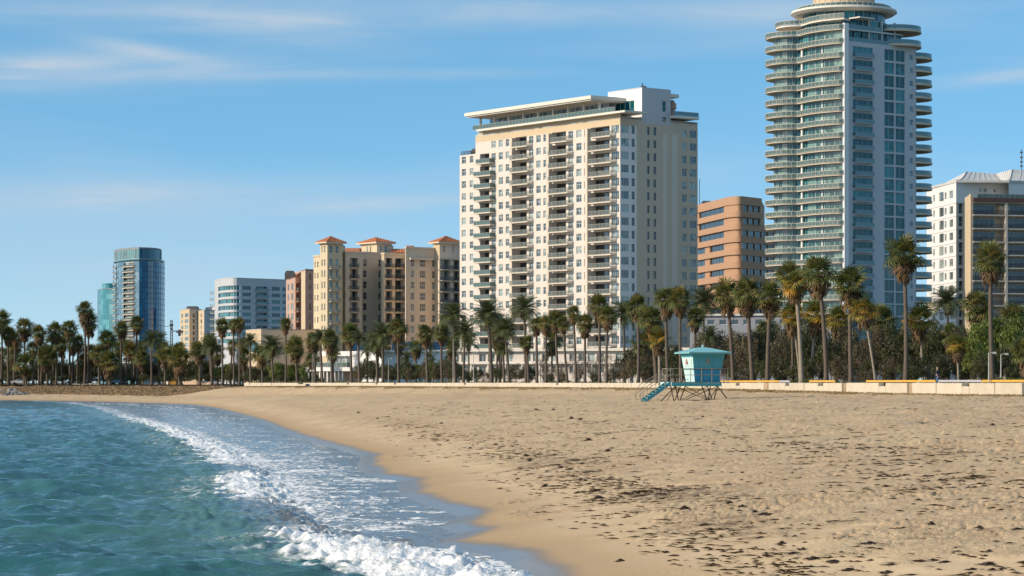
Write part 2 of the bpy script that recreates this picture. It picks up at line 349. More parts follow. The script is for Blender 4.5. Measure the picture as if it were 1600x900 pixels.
for px, py, z, rx, ry, a in ((870, 690, 1.7, 2.4, 7, 1), (930, 702, 1.7, 2.5, 6, .7), (1040, 728, 1.6, 1.6, 4, 1), (1110, 735, 1.6, 2.2, 4, .9), (1180, 750, 1.6, 2, 4, .7), (1440, 782, 1.7, 2.0, 2.6, .6), (1500, 790, 1.7, 1.6, 2.4, .5),
                            (1120, 790, 1.2, 1.6, 2.2, .9), (1190, 805, 1.2, 1.2, 2, .9), (780, 660, 1.5, 3, 14, .6), (1560, 870, 1.4, 1.2, 1.6, .8), (1230, 860, 1.0, 1, 1.2, .8), (700, 645, 1.6, 4, 16, .6)):
    wrack += .75 * a * gauss2(px, dz(py, z), rx, ry)
vegA = (sm(q_, -4.5, -1.2) * (1 - sm(q_, 0.3, 1.0))) * (0.48 + 0.4 * sm(YY, 400, 540)) + sm(YY, 530, 575) * sm(q_, -20, -14) * (1 - sm(q_, -2, 4)) * 0.9
vegA = np.clip(vegA, 0, 1) * (s_ > 6)
beach = grid_mesh('beach', XX, YY, ZZ, M['sand'], {'wrack': wrack, 'rough': rg, 'veg': vegA}); tag(beach, kind='structure')
# ---- park ground behind the wall
M['park'] = mat('park_ground', (0.085, 0.080, 0.040), 0.95, 0.45, 0.25, bump=0.05, bscale=3)
M['paving'] = mat('promenade_paving', (0.33, 0.30, 0.26), 0.85, 0.15, 0.5)
NRM = Vector((WDIR.y, -WDIR.x)) * -1
if NRM.y < 0: NRM = -NRM
def park_strip(name, off0, off1, z, m):
    mb = MB(); ln = [Vector(p) for p in WALLL]
    def shift(i, o):
        a = ln[max(i - 1, 0)]; b_ = ln[min(i + 1, len(ln) - 1)]; d = (b_ - a).normalized(); n = Vector((d.y, -d.x));
        n = n if n.y > 0 else -n
        return ln[i] + n * o
    for i in range(len(ln) - 1):
        a, b_, c_, d_ = shift(i, off0), shift(i + 1, off0), shift(i + 1, off1), shift(i, off1)
        mb.quad((a.x, a.y, z), (d_.x, d_.y, z), (c_.x, c_.y, z), (b_.x, b_.y, z))
    return tag(mb.build(name, m), kind='structure')
mb = MB(); ln = WALLL
pl = [(p[0] + NRM.x * .3, p[1] + NRM.y * .3) for p in ln] + [(-9000, 760), (-9000, 12000), (9000, 12000), (9000, 0), (ln[0][0] + 400, ln[0][1] - 60)]
i0 = 0; mb.v = [(x, y, 3.55) for x, y in pl]; mb.f = [tuple(range(len(pl)))]; mb.m = [0]
tag(mb.build('park_ground', M['park']), kind='structure')
park_strip('promenade_path', 5.0, 9.0, 3.556, M['paving'])
# ------------------------------------------------------------------ the sea
CR = px_line([(-60, 617), (60, 626), (110, 628.5), (155, 636), (195, 650), (260, 668), (305, 688), (345, 705), (378, 735), (392, 760), (405, 795), (440, 818), (465, 840), (560, 852), (650, 864), (700, 880), (748, 897)], 0.25)
CR = CR[::-1]; CR = [(CR[0][0] + 2.2, CR[0][1] - 3)] + CR
T_w1 = fft_tile(1024, 6, 60, -1.5, 21, radians(62), 1.4); T_w2 = fft_tile(1024, 24, 160, -1.6, 22, radians(80), 0.8); T_f = fft_tile(1024, 14, 150, -1.25, 23); T_f2 = fft_tile(512, 3, 60, -1.1, 24)
Vw = np.concatenate([np.linspace(4, 40, 12), np.geomspace(41, 260, 640), np.geomspace(261, 640, 120), np.geomspace(650, 5000, 16)])
Uw = np.concatenate([-0.215 - np.geomspace(0.004, 4, 36)[::-1], np.linspace(-0.215, 0.04, 520), 0.04 + np.geomspace(.004, .3, 10)])
YW, UW = np.meshgrid(Vw, Uw, indexing='ij'); XW = UW * YW
sw = sdist(SH, XW, YW); cw = sdist(CR, XW, YW)               # cw > 0 shoreward of the breaker
sea = sm(-cw, -0.5, 2.5)
farf = 1 - sm(YW, 130, 420) * 0.55
zw = sea * farf * (0.085 * samp(T_w1, XW * .7, YW, 56) + 0.045 * samp(T_w2, XW * .5 + YW * .12, YW, 31) + 0.06 * samp(T_w1, XW * .6 + 17, YW * .7, 90))
# swell lines running in behind the breaker
al = 0.7 + 0.5 * samp(T_low, XW, YW, 120)
brk = np.interp(YW, [40, 54, 60, 63, 66, 72, 78, 84, 95, 105, 112, 122, 150, 230, 290, 420, 700], [.36, .36, .34, .32, .30, .30, .22, .2, .30, .30, .14, .16, .28, .34, .24, .15, .1])
jit = 0.30 * samp(T_f2, XW, YW, 18)
cj = cw + jit
prof = np.where(cj > 0, np.exp(-(cj / 0.85) ** 2), np.exp(-(cj / 2.3) ** 2))
foamy = np.interp(YW, [40, 63, 66, 70, 78, 84, 88, 104, 112, 120, 124, 200, 260, 300, 420, 700], [1, 1, .5, .15, .35, .85, 1, 1, .35, .6, 1, 1, .9, .7, .6, .7])
zw = zw + brk * prof * (1 + 0.16 * samp(T_f2, XW, YW, 16))
seaw = np.interp(YW, [50, 58, 62.5, 70, 80, 200], [4.2, 2.3, .8, .8, 1.3, 1.3])
band = sm(cj, -seaw, -seaw * .45) * (1 - sm(cj, 1.4, 3.2))
chop = samp(T_f, XW, YW, 12)
zw = zw + band * foamy * 0.011 * chop * (1 - sm(YW, 150, 300))
for off, a in ((-7.5, .16), (-15, .13), (-24, .12)):
    cc = cw - off + 1.6 * samp(T_low, XW, YW, 60); zw = zw + a * np.exp(-(cc / 1.9) ** 2) * sea
sww = np.maximum(cw, 0)
zw = zw + (1 - sea) * (0.018 + 0.010 * samp(T_w2, XW, YW, 22) + 0.012 * chop * sm(sw, -9, -1) * 0)
# swash tongues: a low foam-edged lobe sheet over the wet sand
lob = samp(T_f2, XW * 0.5, YW, 34)
edge = sw + 1.5 + 1.5 * lob                                  # < 0 covered by the foamy sheet
edge = np.where(YW > 150, sw + 4 + 3 * lob, edge)
zw = zw + (1 - sea) * 0.02 * sm(-edge, 0, 0.6)
zw = np.where(sw > -0.6, np.minimum(zw, 0.022), zw)
foam = band * foamy * (0.70 + 0.22 * sm(samp(T_f2, XW, YW, 7), -1.0, .9))
# trailing foam behind the crest, laced with holes
back = sm(-cw, 0.0, .6) * (1 - sm(-cw, 1.0, 7.5)) * foamy * 0.40
lace = (1 - .5 * sm(YW, 112, 175)) * sm(cw, 0.3, 2.0) * (1 - sm(edge, -0.1, 0.15)) * (0.20 + 0.55 * np.exp(-sww / (2.0 + 2.6 * (1 - sm(YW, 100, 160)))) + 0.46 * sm(samp(T_f2, XW, YW * .5, 21), 0.0, 1.4))
lip = np.exp(-((edge + 0.2) / (0.12 + YW * .002)) ** 2) * 0.8 * (cw > 0.5)
lip2 = np.exp(-((edge + 2.2 + 1.2 * lob) / (.2 + YW * .002)) ** 2) * 0.7 * (cw > 0.5)
specks = 0.12 * sea
foam = np.clip(np.maximum(np.maximum(foam, back), np.maximum(lace * 0.92, np.maximum(lip, lip2))) + specks * 0, 0, 1)
shal = np.clip(sm(cw, -6.5, 1.0), 0, 1)
thin = sm(edge, -0.4, 0.3) * sm(cw, 1.2, 3.0)
m, t, b = MAT('sea_water'); L = t.links
g = N(t, 'ShaderNodeNewGeometry'); pos = g.outputs['Position']
fa = attr(t, 'foam'); sh = attr(t, 'shallow'); th = attr(t, 'thin')
fn = tnoise(t, pos, 2.4, 8, 0.66, 0.6, (0.36, 0.62, 1)); fn2 = tnoise(t, pos, 9, 5, 0.7, 0.3, (.8, .5, 1))
vn = N(t, 'ShaderNodeTexVoronoi', feature='DISTANCE_TO_EDGE'); vn.inputs['Scale'].default_value = 2.1
mpv = N(t, 'ShaderNodeMapping'); mpv.inputs['Scale'].default_value = (1, .55, 1); L.new(pos, mpv.inputs[0]); 
nw = N(t, 'ShaderNodeTexNoise'); nw.inputs['Scale'].default_value = 1.3; L.new(mpv.outputs[0], nw.inputs['Vector'])
vadd = N(t, 'ShaderNodeVectorMath', operation='ADD'); L.new(mpv.outputs[0], vadd.inputs[0]); 
vsc = N(t, 'ShaderNodeVectorMath', operation='SCALE'); L.new(nw.outputs['Color'], vsc.inputs[0]); vsc.inputs['Scale'].default_value = 0.9; L.new(vsc.outputs[0], vadd.inputs[1]); L.new(vadd.outputs[0], vn.inputs['Vector'])
web = mth(t, 'MULTIPLY', mrange(t, vn.outputs['Distance'], 0.0, 0.16, 0.13, -0.09), mrange(t, sh, 0.93, 1.0))
field = mth(t, 'ADD', mth(t, 'ADD', mth(t, 'MULTIPLY', fn, 0.75), mth(t, 'MULTIPLY', fn2, 0.25)), web)
fm = mrange(t, mth(t, 'ADD', field, mth(t, 'MULTIPLY', fa, 0.62)), 0.71, 0.97)
# scattered flecks on the open water
deep = mixc(t, mrange(t, tnoise(t, pos, 0.12, 4), 0.35, 0.65), (0.013, 0.080, 0.088), (0.032, 0.118, 0.116))
wc = mixc(t, mth(t, 'MULTIPLY', sh, 0.75), deep, (0.10, 0.20, 0.185)); wc = mixc(t, mrange(t, sh, 0.8, 1.0), wc, (0.19, 0.20, 0.20))
wc = mixc(t, th, wc, (0.17, 0.135, 0.10))
wc = mixc(t, fm, wc, (0.84, 0.83, 0.80))
L.new(wc, b.inputs['Base Color']); L.new(mth(t, 'ADD', mth(t, 'ADD', 0.09, mth(t, 'MULTIPLY', sh, 0.06)), mth(t, 'MULTIPLY', fm, 0.7)), b.inputs['Roughness'])
L.new(mth(t, 'SUBTRACT', 0.5, mth(t, 'MULTIPLY', fm, 0.35)), b.inputs['Specular IOR Level']); b.inputs['IOR'].default_value = 1.33
bn = tnoise(t, pos, 2.6, 5, 0.6, 0.5, (0.34, 1.0, 1)); bn2 = tnoise(t, pos, 0.8, 3, 0.5, 0.3, (0.33, 1.0, 1))
hgt = mth(t, 'ADD', mth(t, 'MULTIPLY', mth(t, 'ADD', bn, mth(t, 'MULTIPLY', bn2, 1.4)), mrange(t, sh, 0.75, 1.0, 1.0, 0.13)), mth(t, 'MULTIPLY', mth(t, 'MULTIPLY', fm, fn2), 0.55))
bp = N(t, 'ShaderNodeBump'); L.new(hgt, bp.inputs['Height']); bp.inputs['Distance'].default_value = 0.12; L.new(bp.outputs[0], b.inputs['Normal'])
M['sea'] = m
keep = (sw[:-1, :-1] < 2.0) | (sw[1:, 1:] < 2.0)
sea_o = grid_mesh('sea', XW, YW, zw, m, {'foam': foam, 'shallow': shal, 'thin': thin}, keep); tag(sea_o, kind='structure')
# ------------------------------------------------------------------ facade tools
class Fac:
    """a facade plane: local x runs along it (left to right from outside), y goes into the building, z up"""
    def __init__(s, p0, p1, root):
        s.p = Vector(p0); s.q = Vector(p1); d = s.q - s.p; s.len = d.length; s.u = d / s.len
        s.inn = Vector((-s.u.y, s.u.x)); s.rz = atan2(s.u.y, s.u.x); s.root = root
        rl = root.location; s.off = Vector((s.p.x - rl.x, s.p.y - rl.y))
    def a(s, px, y=0.0):
        p = s.p + s.inn * y; r = Vector(((px - 800) / FPX, 1))
        # p + a u = t r
        det = s.u.x * (-r.y) + r.x * s.u.y
        return ((-p.x) * (-r.y) + r.x * (-p.y)) / det
    def t(s, px, y=0.0): return (s.p + s.inn * y + s.u * s.a(px, y)).y
    def z(s, px, py, y=0.0): return ZY(py, s.t(px, y))
    def loc(s, a=0, y=0, z=0):
        w = s.off + s.u * a + s.inn * y; return (w.x, w.y, z)
    def put(s, name, me, a=0, y=0, z=0, parent=None):
        if parent is not None: o = new_obj(name, me, parent); o.location = (0, 0, 0); return o
        return new_obj(name, me, s.root, s.loc(a, y, z), s.rz)
    def sub(s, a0, a1, y):
        """a parallel facade moved outwards or inwards"""
        return Fac(s.p + s.u * a0 + s.inn * y, s.p + s.u * a1 + s.inn * y, s.root)
def uniq(v):
    v = sorted(v); o = [v[0]]
    for x in v[1:]:
        if x - o[-1] > 1e-4: o.append(x)
    return o
def wall(F, a0, a1, z0, z1, ops, mats, mfun=None, extra_z=(), extra_a=(), name='wall'):
    """wall sheet with real openings; each opening is (a0,a1,z0,z1,depth)"""
    ops = [o for o in ops if o[0] > a0 - 1e-3 and o[1] < a1 + 1e-3 and o[2] > z0 - 1e-3 and o[3] < z1 + 1e-3]
    A = uniq([a0, a1] + [o[0] for o in ops] + [o[1] for o in ops] + [x for x in extra_a if a0 < x < a1])
    Z = uniq([z0, z1] + [o[2] for o in ops] + [o[3] for o in ops] + [x for x in extra_z if z0 < x < z1])
    na, nz = len(A) - 1, len(Z) - 1; hole = np.zeros((nz, na), bool); Aa = np.array(A); Za = np.array(Z)
    for o in ops:
        i0 = int(np.argmin(abs(Aa - o[0]))); i1 = int(np.argmin(abs(Aa - o[1]))); j0 = int(np.argmin(abs(Za - o[2]))); j1 = int(np.argmin(abs(Za - o[3])))
        hole[j0:j1, i0:i1] = True
    mb = MB()
    for j in range(nz):
        for i in range(na):
            if hole[j, i]: continue
            m = mfun((A[i] + A[i + 1]) / 2, (Z[j] + Z[j + 1]) / 2) if mfun else 0
            mb.quad((A[i], 0, Z[j]), (A[i + 1], 0, Z[j]), (A[i + 1], 0, Z[j + 1]), (A[i], 0, Z[j + 1]), m)
    for o in ops:
        x0, x1, y0, y1, d = o[:5]; m = mfun((x0 + x1) / 2, y0 - .05) if mfun else 0
        mb.quad((x0, 0, y0), (x0, d, y0), (x1, d, y0), (x1, 0, y0), m); mb.quad((x0, 0, y1), (x1, 0, y1), (x1, d, y1), (x0, d, y1), m)
        mb.quad((x0, 0, y0), (x0, 0, y1), (x0, d, y1), (x0, d, y0), m); mb.quad((x1, 0, y0), (x1, d, y0), (x1, d, y1), (x1, 0, y1), m)
    return F.put(name, mb.mesh(name, mats))
MC = {}
def win_mesh(w, h, nx, ny, fm, gm, bar=0.08, d=0.08, transom=None):
    k = (round(w, 2), round(h, 2), nx, ny, fm, gm, bar, transom)
    if k in MC: return MC[k]
    mb = MB(); mb.box(0, 0, 0, w, d, bar); mb.box(0, 0, h - bar, w, d, h); mb.box(0, 0, bar, bar, d, h - bar); mb.box(w - bar, 0, bar, w, d, h - bar)
    for i in range(1, nx): x = w * i / nx; mb.box(x - bar / 2, 0.002, bar, x + bar / 2, d - .002, h - bar)
    zs = [h * j / ny for j in range(1, ny)] if transom is None else [h * transom]
    for z in zs: mb.box(bar, 0.004, z - bar / 2, w - bar, d - .004, z + bar / 2)
    p = MB(); p.quad((0.01, d * .6, 0.01), (w - .01, d * .6, 0.01), (w - .01, d * .6, h - .01), (0.01, d * .6, h - .01))
    MC[k] = (mb.mesh('window', M[fm]), p.mesh('pane', M[gm])); return MC[k]
def window(F, a0, a1, z0, z1, depth=0.22, nx=2, ny=1, fm='frame', gm='g_win', name='window', bar=0.08, transom=None, frac_open=None):
    f, p = win_mesh(a1 - a0, z1 - z0, nx, ny, fm, gm, bar, 0.08, transom)
    o = F.put(name, f, a0, depth - 0.09, z0); new_obj('pane', p, o); return o
def rail_mesh(w, dep, h, kind, sides=True):
    k = ('r', round(w, 2), round(dep, 2), h, kind, sides)
    if k in MC: return MC[k]
    mb = MB(); pm = {'bars': 'railpanel', 'clear': 'railclear', 'dark': 'darkrail', 'blue': 'railblue'}[kind]
    segs = [((0, -dep), (w, -dep))] + ([((0, 0), (0, -dep)), ((w, -dep), (w, 0))] if sides and dep > .2 else [])
    for (x0, y0), (x1, y1) in segs:
        L_ = hypot(x1 - x0, y1 - y0); ux, uy = (x1 - x0) / L_, (y1 - y0) / L_; nx, ny = -uy * .03, ux * .03
        def bx(s0, s1, z0, z1, m, th=1.0):
            a = [(x0 + ux * s0 - nx * th, y0 + uy * s0 - ny * th), (x0 + ux * s1 - nx * th, y0 + uy * s1 - ny * th), (x0 + ux * s1 + nx * th, y0 + uy * s1 + ny * th), (x0 + ux * s0 + nx * th, y0 + uy * s0 + ny * th)]
            mb.prism(a, z0, z1, m)
        bx(0, L_, h - .07, h, 0, 1.2); bx(0, L_, .05, .11, 0, .9)
        n = max(1, int(L_ / 1.3))
        for i in range(n + 1): s_ = L_ * i / n; bx(max(0, s_ - .04), min(L_, s_ + .04), 0, h - .02, 0, 1.1)
        if kind in ('clear', 'blue'): bx(.02, L_ - .02, .13, h - .1, 1, .3)
        else:
            n = max(2, int(L_ / .22))
            for i in range(1, n): s_ = L_ * i / n; bx(s_ - .035, s_ + .035, .11, h - .07, 1, .5)
    MC[k] = mb.mesh('railing', [M['rail'] if kind != 'dark' else M['darkrail'], M[pm]]); return MC[k]
def slab_mesh(w, dep, inn, th, m):
    k = ('s', round(w, 2), round(dep, 2), inn, th, m)
    if k not in MC: MC[k] = MB().box(0, -dep, -th, w, inn, 0).mesh('balcony', M[m])
    return MC[k]
def balcony(F, a0, a1, z, dep=1.5, inn=0.0, th=0.25, kind='bars', m='slab', h=1.05, name='balcony'):
    o = F.put(name, slab_mesh(a1 - a0, dep, inn, th, m), a0, 0, z)
    new_obj('railing', rail_mesh(a1 - a0 - .1, max(dep - .05, 0.01), h, kind), o, (0.05, 0, 0)); return o
def polywall(root, name, pts, z0, z1, mats, closed=False, m=0):
    """vertical sheet following plan points (root-local)"""
    mb = MB(); n = len(pts)
    for k in range(n if closed else n - 1):
        a, b = pts[k], pts[(k + 1) % n]; mb.quad((a[0], a[1], z0), (b[0], b[1], z0), (b[0], b[1], z1), (a[0], a[1], z1), m)
    return mb.build(name, mats, root)
def offs(pts, d, closed=False):
    """offset a plan polyline to its right by d"""
    n = len(pts); o = []
    for k in range(n):
        a = Vector(pts[k - 1] if (k > 0 or closed) else pts[k]); b = Vector(pts[(k + 1) % n] if (k < n - 1 or closed) else pts[k])
        t_ = (b - a).normalized(); o.append((pts[k][0] + t_.y * d, pts[k][1] - t_.x * d))
    return o
def strip(mb, pts, th, z0, z1, m=0):
    """thin solid strip along a polyline"""
    o = offs(pts, th / 2); i_ = offs(pts, -th / 2)
    for k in range(len(pts) - 1):
        mb.prism([o[k], i_[k], i_[k + 1], o[k + 1]][::-1], z0, z1, m)
def curved_rail(pts, h, kind='clear', post=1.3):
    mb = MB(); strip(mb, pts, .10, h - .08, h, 0); strip(mb, pts, .07, .04, .10, 0); strip(mb, pts, .03, .13, h - .1, 1)
    acc = 0
    for k in range(len(pts) - 1):
        a = Vector(pts[k]); b = Vector(pts[k + 1]); L_ = (b - a).length; s_ = (-acc) % post
        while s_ < L_:
            p = a + (b - a) * (s_ / L_); mb.box(p.x - .05, p.y - .05, 0, p.x + .05, p.y + .05, h - .02, 0); s_ += post
        acc += L_
    return mb.mesh('railing', [M['slab'] if kind == 'clear' else M['rail'], M[{'clear': 'railclear', 'blue': 'railblue', 'bars': 'railpanel'}[kind]]])
def roof_poly(root, pts, z, th, m, name='roof'):
    return MB().prism(pts, z - th, z).build(name, M[m], root)
DA = Vector((-3035, 4000)).normalized()      # street direction going back to the left
DB = Vector((5272, 4000)).normalized()       # street direction going back to the right
def rel(root, p): return (p[0] - root.location.x, p[1] - root.location.y)
def root_at(name, label, cat, p, z=3.55, group=None): return thing(name, label, cat, (p[0], p[1], 0), 0, group)
def gear(root, pts, sc=1.0, m='roofdark'):
    for (x, y, z, w, d, h) in pts:
        g_ = MB().box(-w / 2, -d / 2, 0, w / 2, d / 2, h * .8); g_.box(-w / 2 * .8, -d / 2 * .8, h * .8, w / 2 * .8, d / 2 * .8, h)
        g_.build('roof_unit', M[m], root, (x, y, z))

# ------------------------------------------------------------------ 1. cream condominium tower
A0 = P(969, 582)
cb_ = root_at('condominium_tower', 'tall cream condominium tower with four balcony columns and a white overhanging flat roof', 'building', A0)
FL = Fac(A0 + DA * 62, A0, cb_); FR = Fac(A0, A0 + DB * 23.4, cb_)
RZ = [61.75 - 3.0 * i for i in range(19)]                         # window row centres
ops = []; wl = []; lg = []
for k, (p0, p1, nx) in enumerate([(721.5, 728, 2), (734, 739.5, 2), (768, 774.5, 2), (779.3, 785.8, 2), (790.2, 795.6, 2), (826.5, 833.2, 2), (838, 844.8, 2), (849, 855, 2),
                                  (888, 895.5, 2), (900.5, 908.5, 2), (912.7, 918.5, 2), (955.3, 967.3, 4)]):
    a0, a1 = FL.a(p0), FL.a(p1)
    for r, zc_ in enumerate(RZ):
        if k < 2 and r < 1: continue
        z0, z1 = zc_ - .85, zc_ + .85
        if k == 11: z0, z1 = zc_ - .95, zc_ + .95
        if z0 < 5: continue
        ops.append((a0, a1, z0, z1, .28)); wl.append((a0, a1, z0, z1, nx))
bal = []
for k, (p0, p1, q0, q1) in enumerate([(750, 764.5, 739.5, 765.5), (804.5, 823, 795.5, 824), (862, 884.5, 855.5, 886.5), (922.5, 952.5, 918.5, 954)]):
    a0, a1, b0, b1 = FL.a(p0), FL.a(p1), FL.a(q0, -1.6), FL.a(q1, -1.6)
    for r, zc_ in enumerate(RZ):
        if k == 0 and r < 1: continue
        z0, z1 = zc_ - 1.45, zc_ + 1.0
        if z0 < 5: continue
        ops.append((a0, a1, z0, z1, 1.7)); lg.append((a0, a1, z0, z1)); bal.append((b0, b1, z0 + .02, k, r))
ZB = 64.6
def cbm(a, z):
    if z > ZB - 1.9: return 1
    return 0
zleft = 60.0; aL = FL.a(743)
wall(FL, aL, 62, 3.3, ZB, ops, [M['cream'], M['cream_warm']], cbm, extra_z=(ZB - 1.9,))
wall(FL, 0, aL, 3.3, zleft, ops, [M['cream'], M['cream_warm']], lambda a, z: 0, )
for (a0, a1, z0, z1, nx) in wl: window(FL, a0, a1, z0, z1, .24, nx, 1, 'frame', 'g_win', transom=.62 if nx == 2 else None)
rr = random.Random(5)
for (a0, a1, z0, z1) in lg:
    f, p = win_mesh(a1 - a0, z1 - z0, 3, 1, 'dframe', 'g_room'); o = FL.put('balcony_door', f, a0, 1.62, z0); new_obj('pane', p, o)
for (b0, b1, z, k, r) in bal:
    top = (r == 0 or (k == 0 and r == 1))
    if top: b0 = b0 + .9; b1 = b1 - .3
    balcony(FL, b0, b1, z, 1.6, 0.0, .26, 'bars' if k else 'clear', 'slab', 1.05)
# sun-side pier inside each balcony column
for q0, q1 in ((801, 804.4), (858, 861.9), (918.6, 922.4)):
    MB().box(0, -0.9, 5, FL.a(q1) - FL.a(q0), -0.003, 62.6).build('pier', M['slab'], cb_, FL.loc(FL.a(q0)), FL.rz)
# right-hand facade
ops = []; wl = []
for (p0, p1, nx, st) in [(971, 982.7, 3, 0), (987, 991.6, 1, 1), (1011, 1015, 1, 1), (1021, 1025.3, 1, 1), (1066, 1073.3, 2, 0), (1078, 1088.5, 2, 0)]:
    a0, a1 = FR.a(p0), FR.a(p1)
    for r, zc_ in enumerate(RZ):
        z0, z1 = zc_ - .9, zc_ + .9
        if z0 < 9: continue
        ops.append((a0, a1, z0, z1, .28)); wl.append((a0, a1, z0, z1, nx, st))
sa = [FR.a(x) for x in (984, 995, 1036, 1042, 1050, 1059)]
def frm(a, z):
    if a < sa[1]: return 0 if z < ZB - 2 else 1
    if (sa[2] < a < sa[3] or sa[4] < a < sa[5]) and z < ZB - 3.2: return 2
    return 1
wall(FR, 0, 23.4, 3.3, ZB, ops, [M['white'], M['tan'], M['cream']], frm, extra_z=(ZB - 3.2, ZB - 2), extra_a=sa)
for (a0, a1, z0, z1, nx, st) in wl: window(FR, a0, a1, z0, z1, .24, nx, 1, 'dframe' if st else 'frame', 'g_dark' if st else 'g_win')
# backs, roof, floor bands
B1 = A0 + DA * 62 + DB * 23.4; B0 = A0 + DA * 62
P4 = [rel(cb_, x) for x in (A0, A0 + DB * 23.4, B1, B0)]
polywall(cb_, 'wall', [P4[1], P4[2], P4[3]], 3.3, zleft, M['cream'])
A6 = A0 + DA * (62 - aL)
Q4 = [rel(cb_, x) for x in (A0, A0 + DB * 23.4, A6 + DB * 23.4, A6)]
polywall(cb_, 'wall', [Q4[1], Q4[2], Q4[3]], zleft - .5, ZB, M['cream'])
roof_poly(cb_, [Vector(p) * .999 for p in Q4], ZB - .05, .4, 'roofgrey')
roof_poly(cb_, [rel(cb_, x) for x in (A6 + DB * .05, A6 + DB * 23.3, B1 + DB * -.05 - DA * .05, B0 - DA * .05 + DB * .05)], zleft - .05, .4, 'roofgrey')
# expansion joints and stains are fine relief; the lower roof terrace at the left carries a railing
r_ = rail_mesh(aL - .6, 0.01, 1.0, 'dark', False); FL.put('railing', r_, 0.2, 0.3, zleft)
for k in range(5): MB().frustum([(-.4, -.4), (.4, -.4), (.4, .4), (-.4, .4)], [(-.7, -.7), (.7, -.6), (.6, .7), (-.7, .6)], 0, 1.0 + .5 * (k % 2)).build('planter', M['roofdark'], cb_, FL.loc(3.6 + .9 * k, 1.6, zleft), FL.rz)
# penthouse: terrace slab, glass storey, columns, big roof plate
aP0, aP1 = FL.a(746), FL.a(955)
mb = MB().box(FL.a(744, -1.6), -1.6, 65.15, FL.a(969.5, -1.6) + 1.5, 5, 65.6)
mb.build('terrace_slab', M['slabw'], cb_, FL.loc(), FL.rz)
mb = MB().box(aP0, 0.2, ZB, 61.8, 0.5, 65.14); mb.build('parapet', M['cream_warm'], cb_, FL.loc(), FL.rz)
g0, g1 = aP0 + .5, FL.a(952, 3.5); npn = 26; wpn = (g1 - g0) / npn
for i in range(npn): window(FL, g0 + i * wpn, g0 + (i + 1) * wpn - .02, 65.62, 68.55, 3.5, 1, 1, 'palegrey', 'g_sky', bar=.1)
for i in range(9):
    MB().box(-.22, -.22, 65.6, .22, .22, 68.6).build('column', M['slabw'], cb_, FL.loc(g0 + (g1 - g0) * i / 8, .6), FL.rz)
o = FL.put('terrace_railing', rail_mesh(FL.a(968) - aP0, 0.01, 1.1, 'clear', False), aP0, -1.4, 65.6)
# roof plate with a rising edge
x0, x1 = FL.a(725.5, -3.4), FL.a(923, -3.4); x2 = FL.a(954, 2.0)
mb = MB(); mb.prism([(x0, -3.4), (x1, -3.4), (x2, 3.0), (x2, 14), (x0, 14)], 68.9, 69.7)
mb.prism([(x0 + .5, -3.0), (x1 - .3, -3.0), (x2 - .4, 3.0), (x2 - .4, 13), (x0 + .5, 13)], 68.6, 68.9); mb.build('overhanging_roof', M['slabw'], cb_, FL.loc(), FL.rz)
gear(cb_, [FL.loc(x0 + 9, 5, 69.7) + (3.5, 2, .9), FL.loc(x0 + 13, 4, 69.7) + (2, 2, 1.1), FL.loc(x0 + 20, 5, 69.7) + (5, 2, .5)])
# raised white block at the right end
a6 = FR.a(1003); a7 = FR.a(1048)
WBp = FR.p + FR.u * a6; FW = Fac(WBp + DA * (FL.len - FL.a(950, a6)) , WBp, cb_)
z9 = 71.4
w0, w1 = FW.a(961), FW.a(991)
wall(FW, 0, FW.len, ZB - .2, z9, [(w0, w1, 66.2, 68.9, .3)], [M['white']]); window(FW, w0, w1, 66.2, 68.9, .26, 4, 1, 'frame', 'g_teal')
FW2 = FR.sub(a6, a7, -.003)
v0, v1 = FW2.a(1035), FW2.a(1041)
wall(FW2, 0, FW2.len, ZB + 1.2, z9, [(v0, v1, 66.4, 68.9, .3)], [M['palegrey']]); window(FW2, v0, v1, 66.4, 68.9, .26, 1, 1, 'frame', 'g_teal')
wall(FW2, 0, FW2.len, ZB - 1.2, ZB + 1.2, [(v0, v1, 64.0, 65.2, .3)], [M['palegrey']]); window(FW2, v0, v1, 64.0, 65.2, .26, 1, 1, 'dframe', 'g_dark')
Wq = [rel(cb_, x) for x in (WBp, FW2.q, FW2.q + DA * FW.len, WBp + DA * FW.len)]
polywall(cb_, 'wall', [Wq[1], Wq[2], Wq[3]], ZB - .1, z9, M['palegrey'])
roof_poly(cb_, [Vector(p) * 1.0 for p in Wq], z9 + .25, .3, 'palegrey')
mb = MB().box(FW2.len, .5, 70.0, FR.a(1063) - a6 , 8, 70.8); mb.build('canopy', M['slabw'], cb_, FW2.loc(), FW2.rz)
mb = MB().box(FR.a(1047), -1.2, 65.1, FR.a(1092.5, -1.2), 12, 65.6); mb.build('terrace_slab', M['slabw'], cb_, FR.loc(), FR.rz)
FR.put('terrace_railing', rail_mesh(FR.a(1091, -1) - FR.a(1048), .01, 1.1, 'blue', False), FR.a(1048), -1.1, 65.6)
mb = MB(); cc = FR.loc(FR.a(1060), 2.2)
mb.tube([(0, 0, 65.6), (0, 0, 67.3)], [.75, .6], 8); mb.tube([(0, 0, 67.3), (0, 0, 67.8), (0, 0, 68.2), (0, 0, 68.6), (0, 0, 69.2), (0, 0, 69.6)], [.7, 1.1, .85, 1.05, .6, .3], 8)
mb.build('chimney', M['pink'], cb_, cc)
gear(cb_, [FR.loc(a6 + 3, 3, z9 + .25) + (1.4, 1.2, .7), FR.loc(a6 + .6, .5, z9 + .25) + (.3, .3, 1.0)])
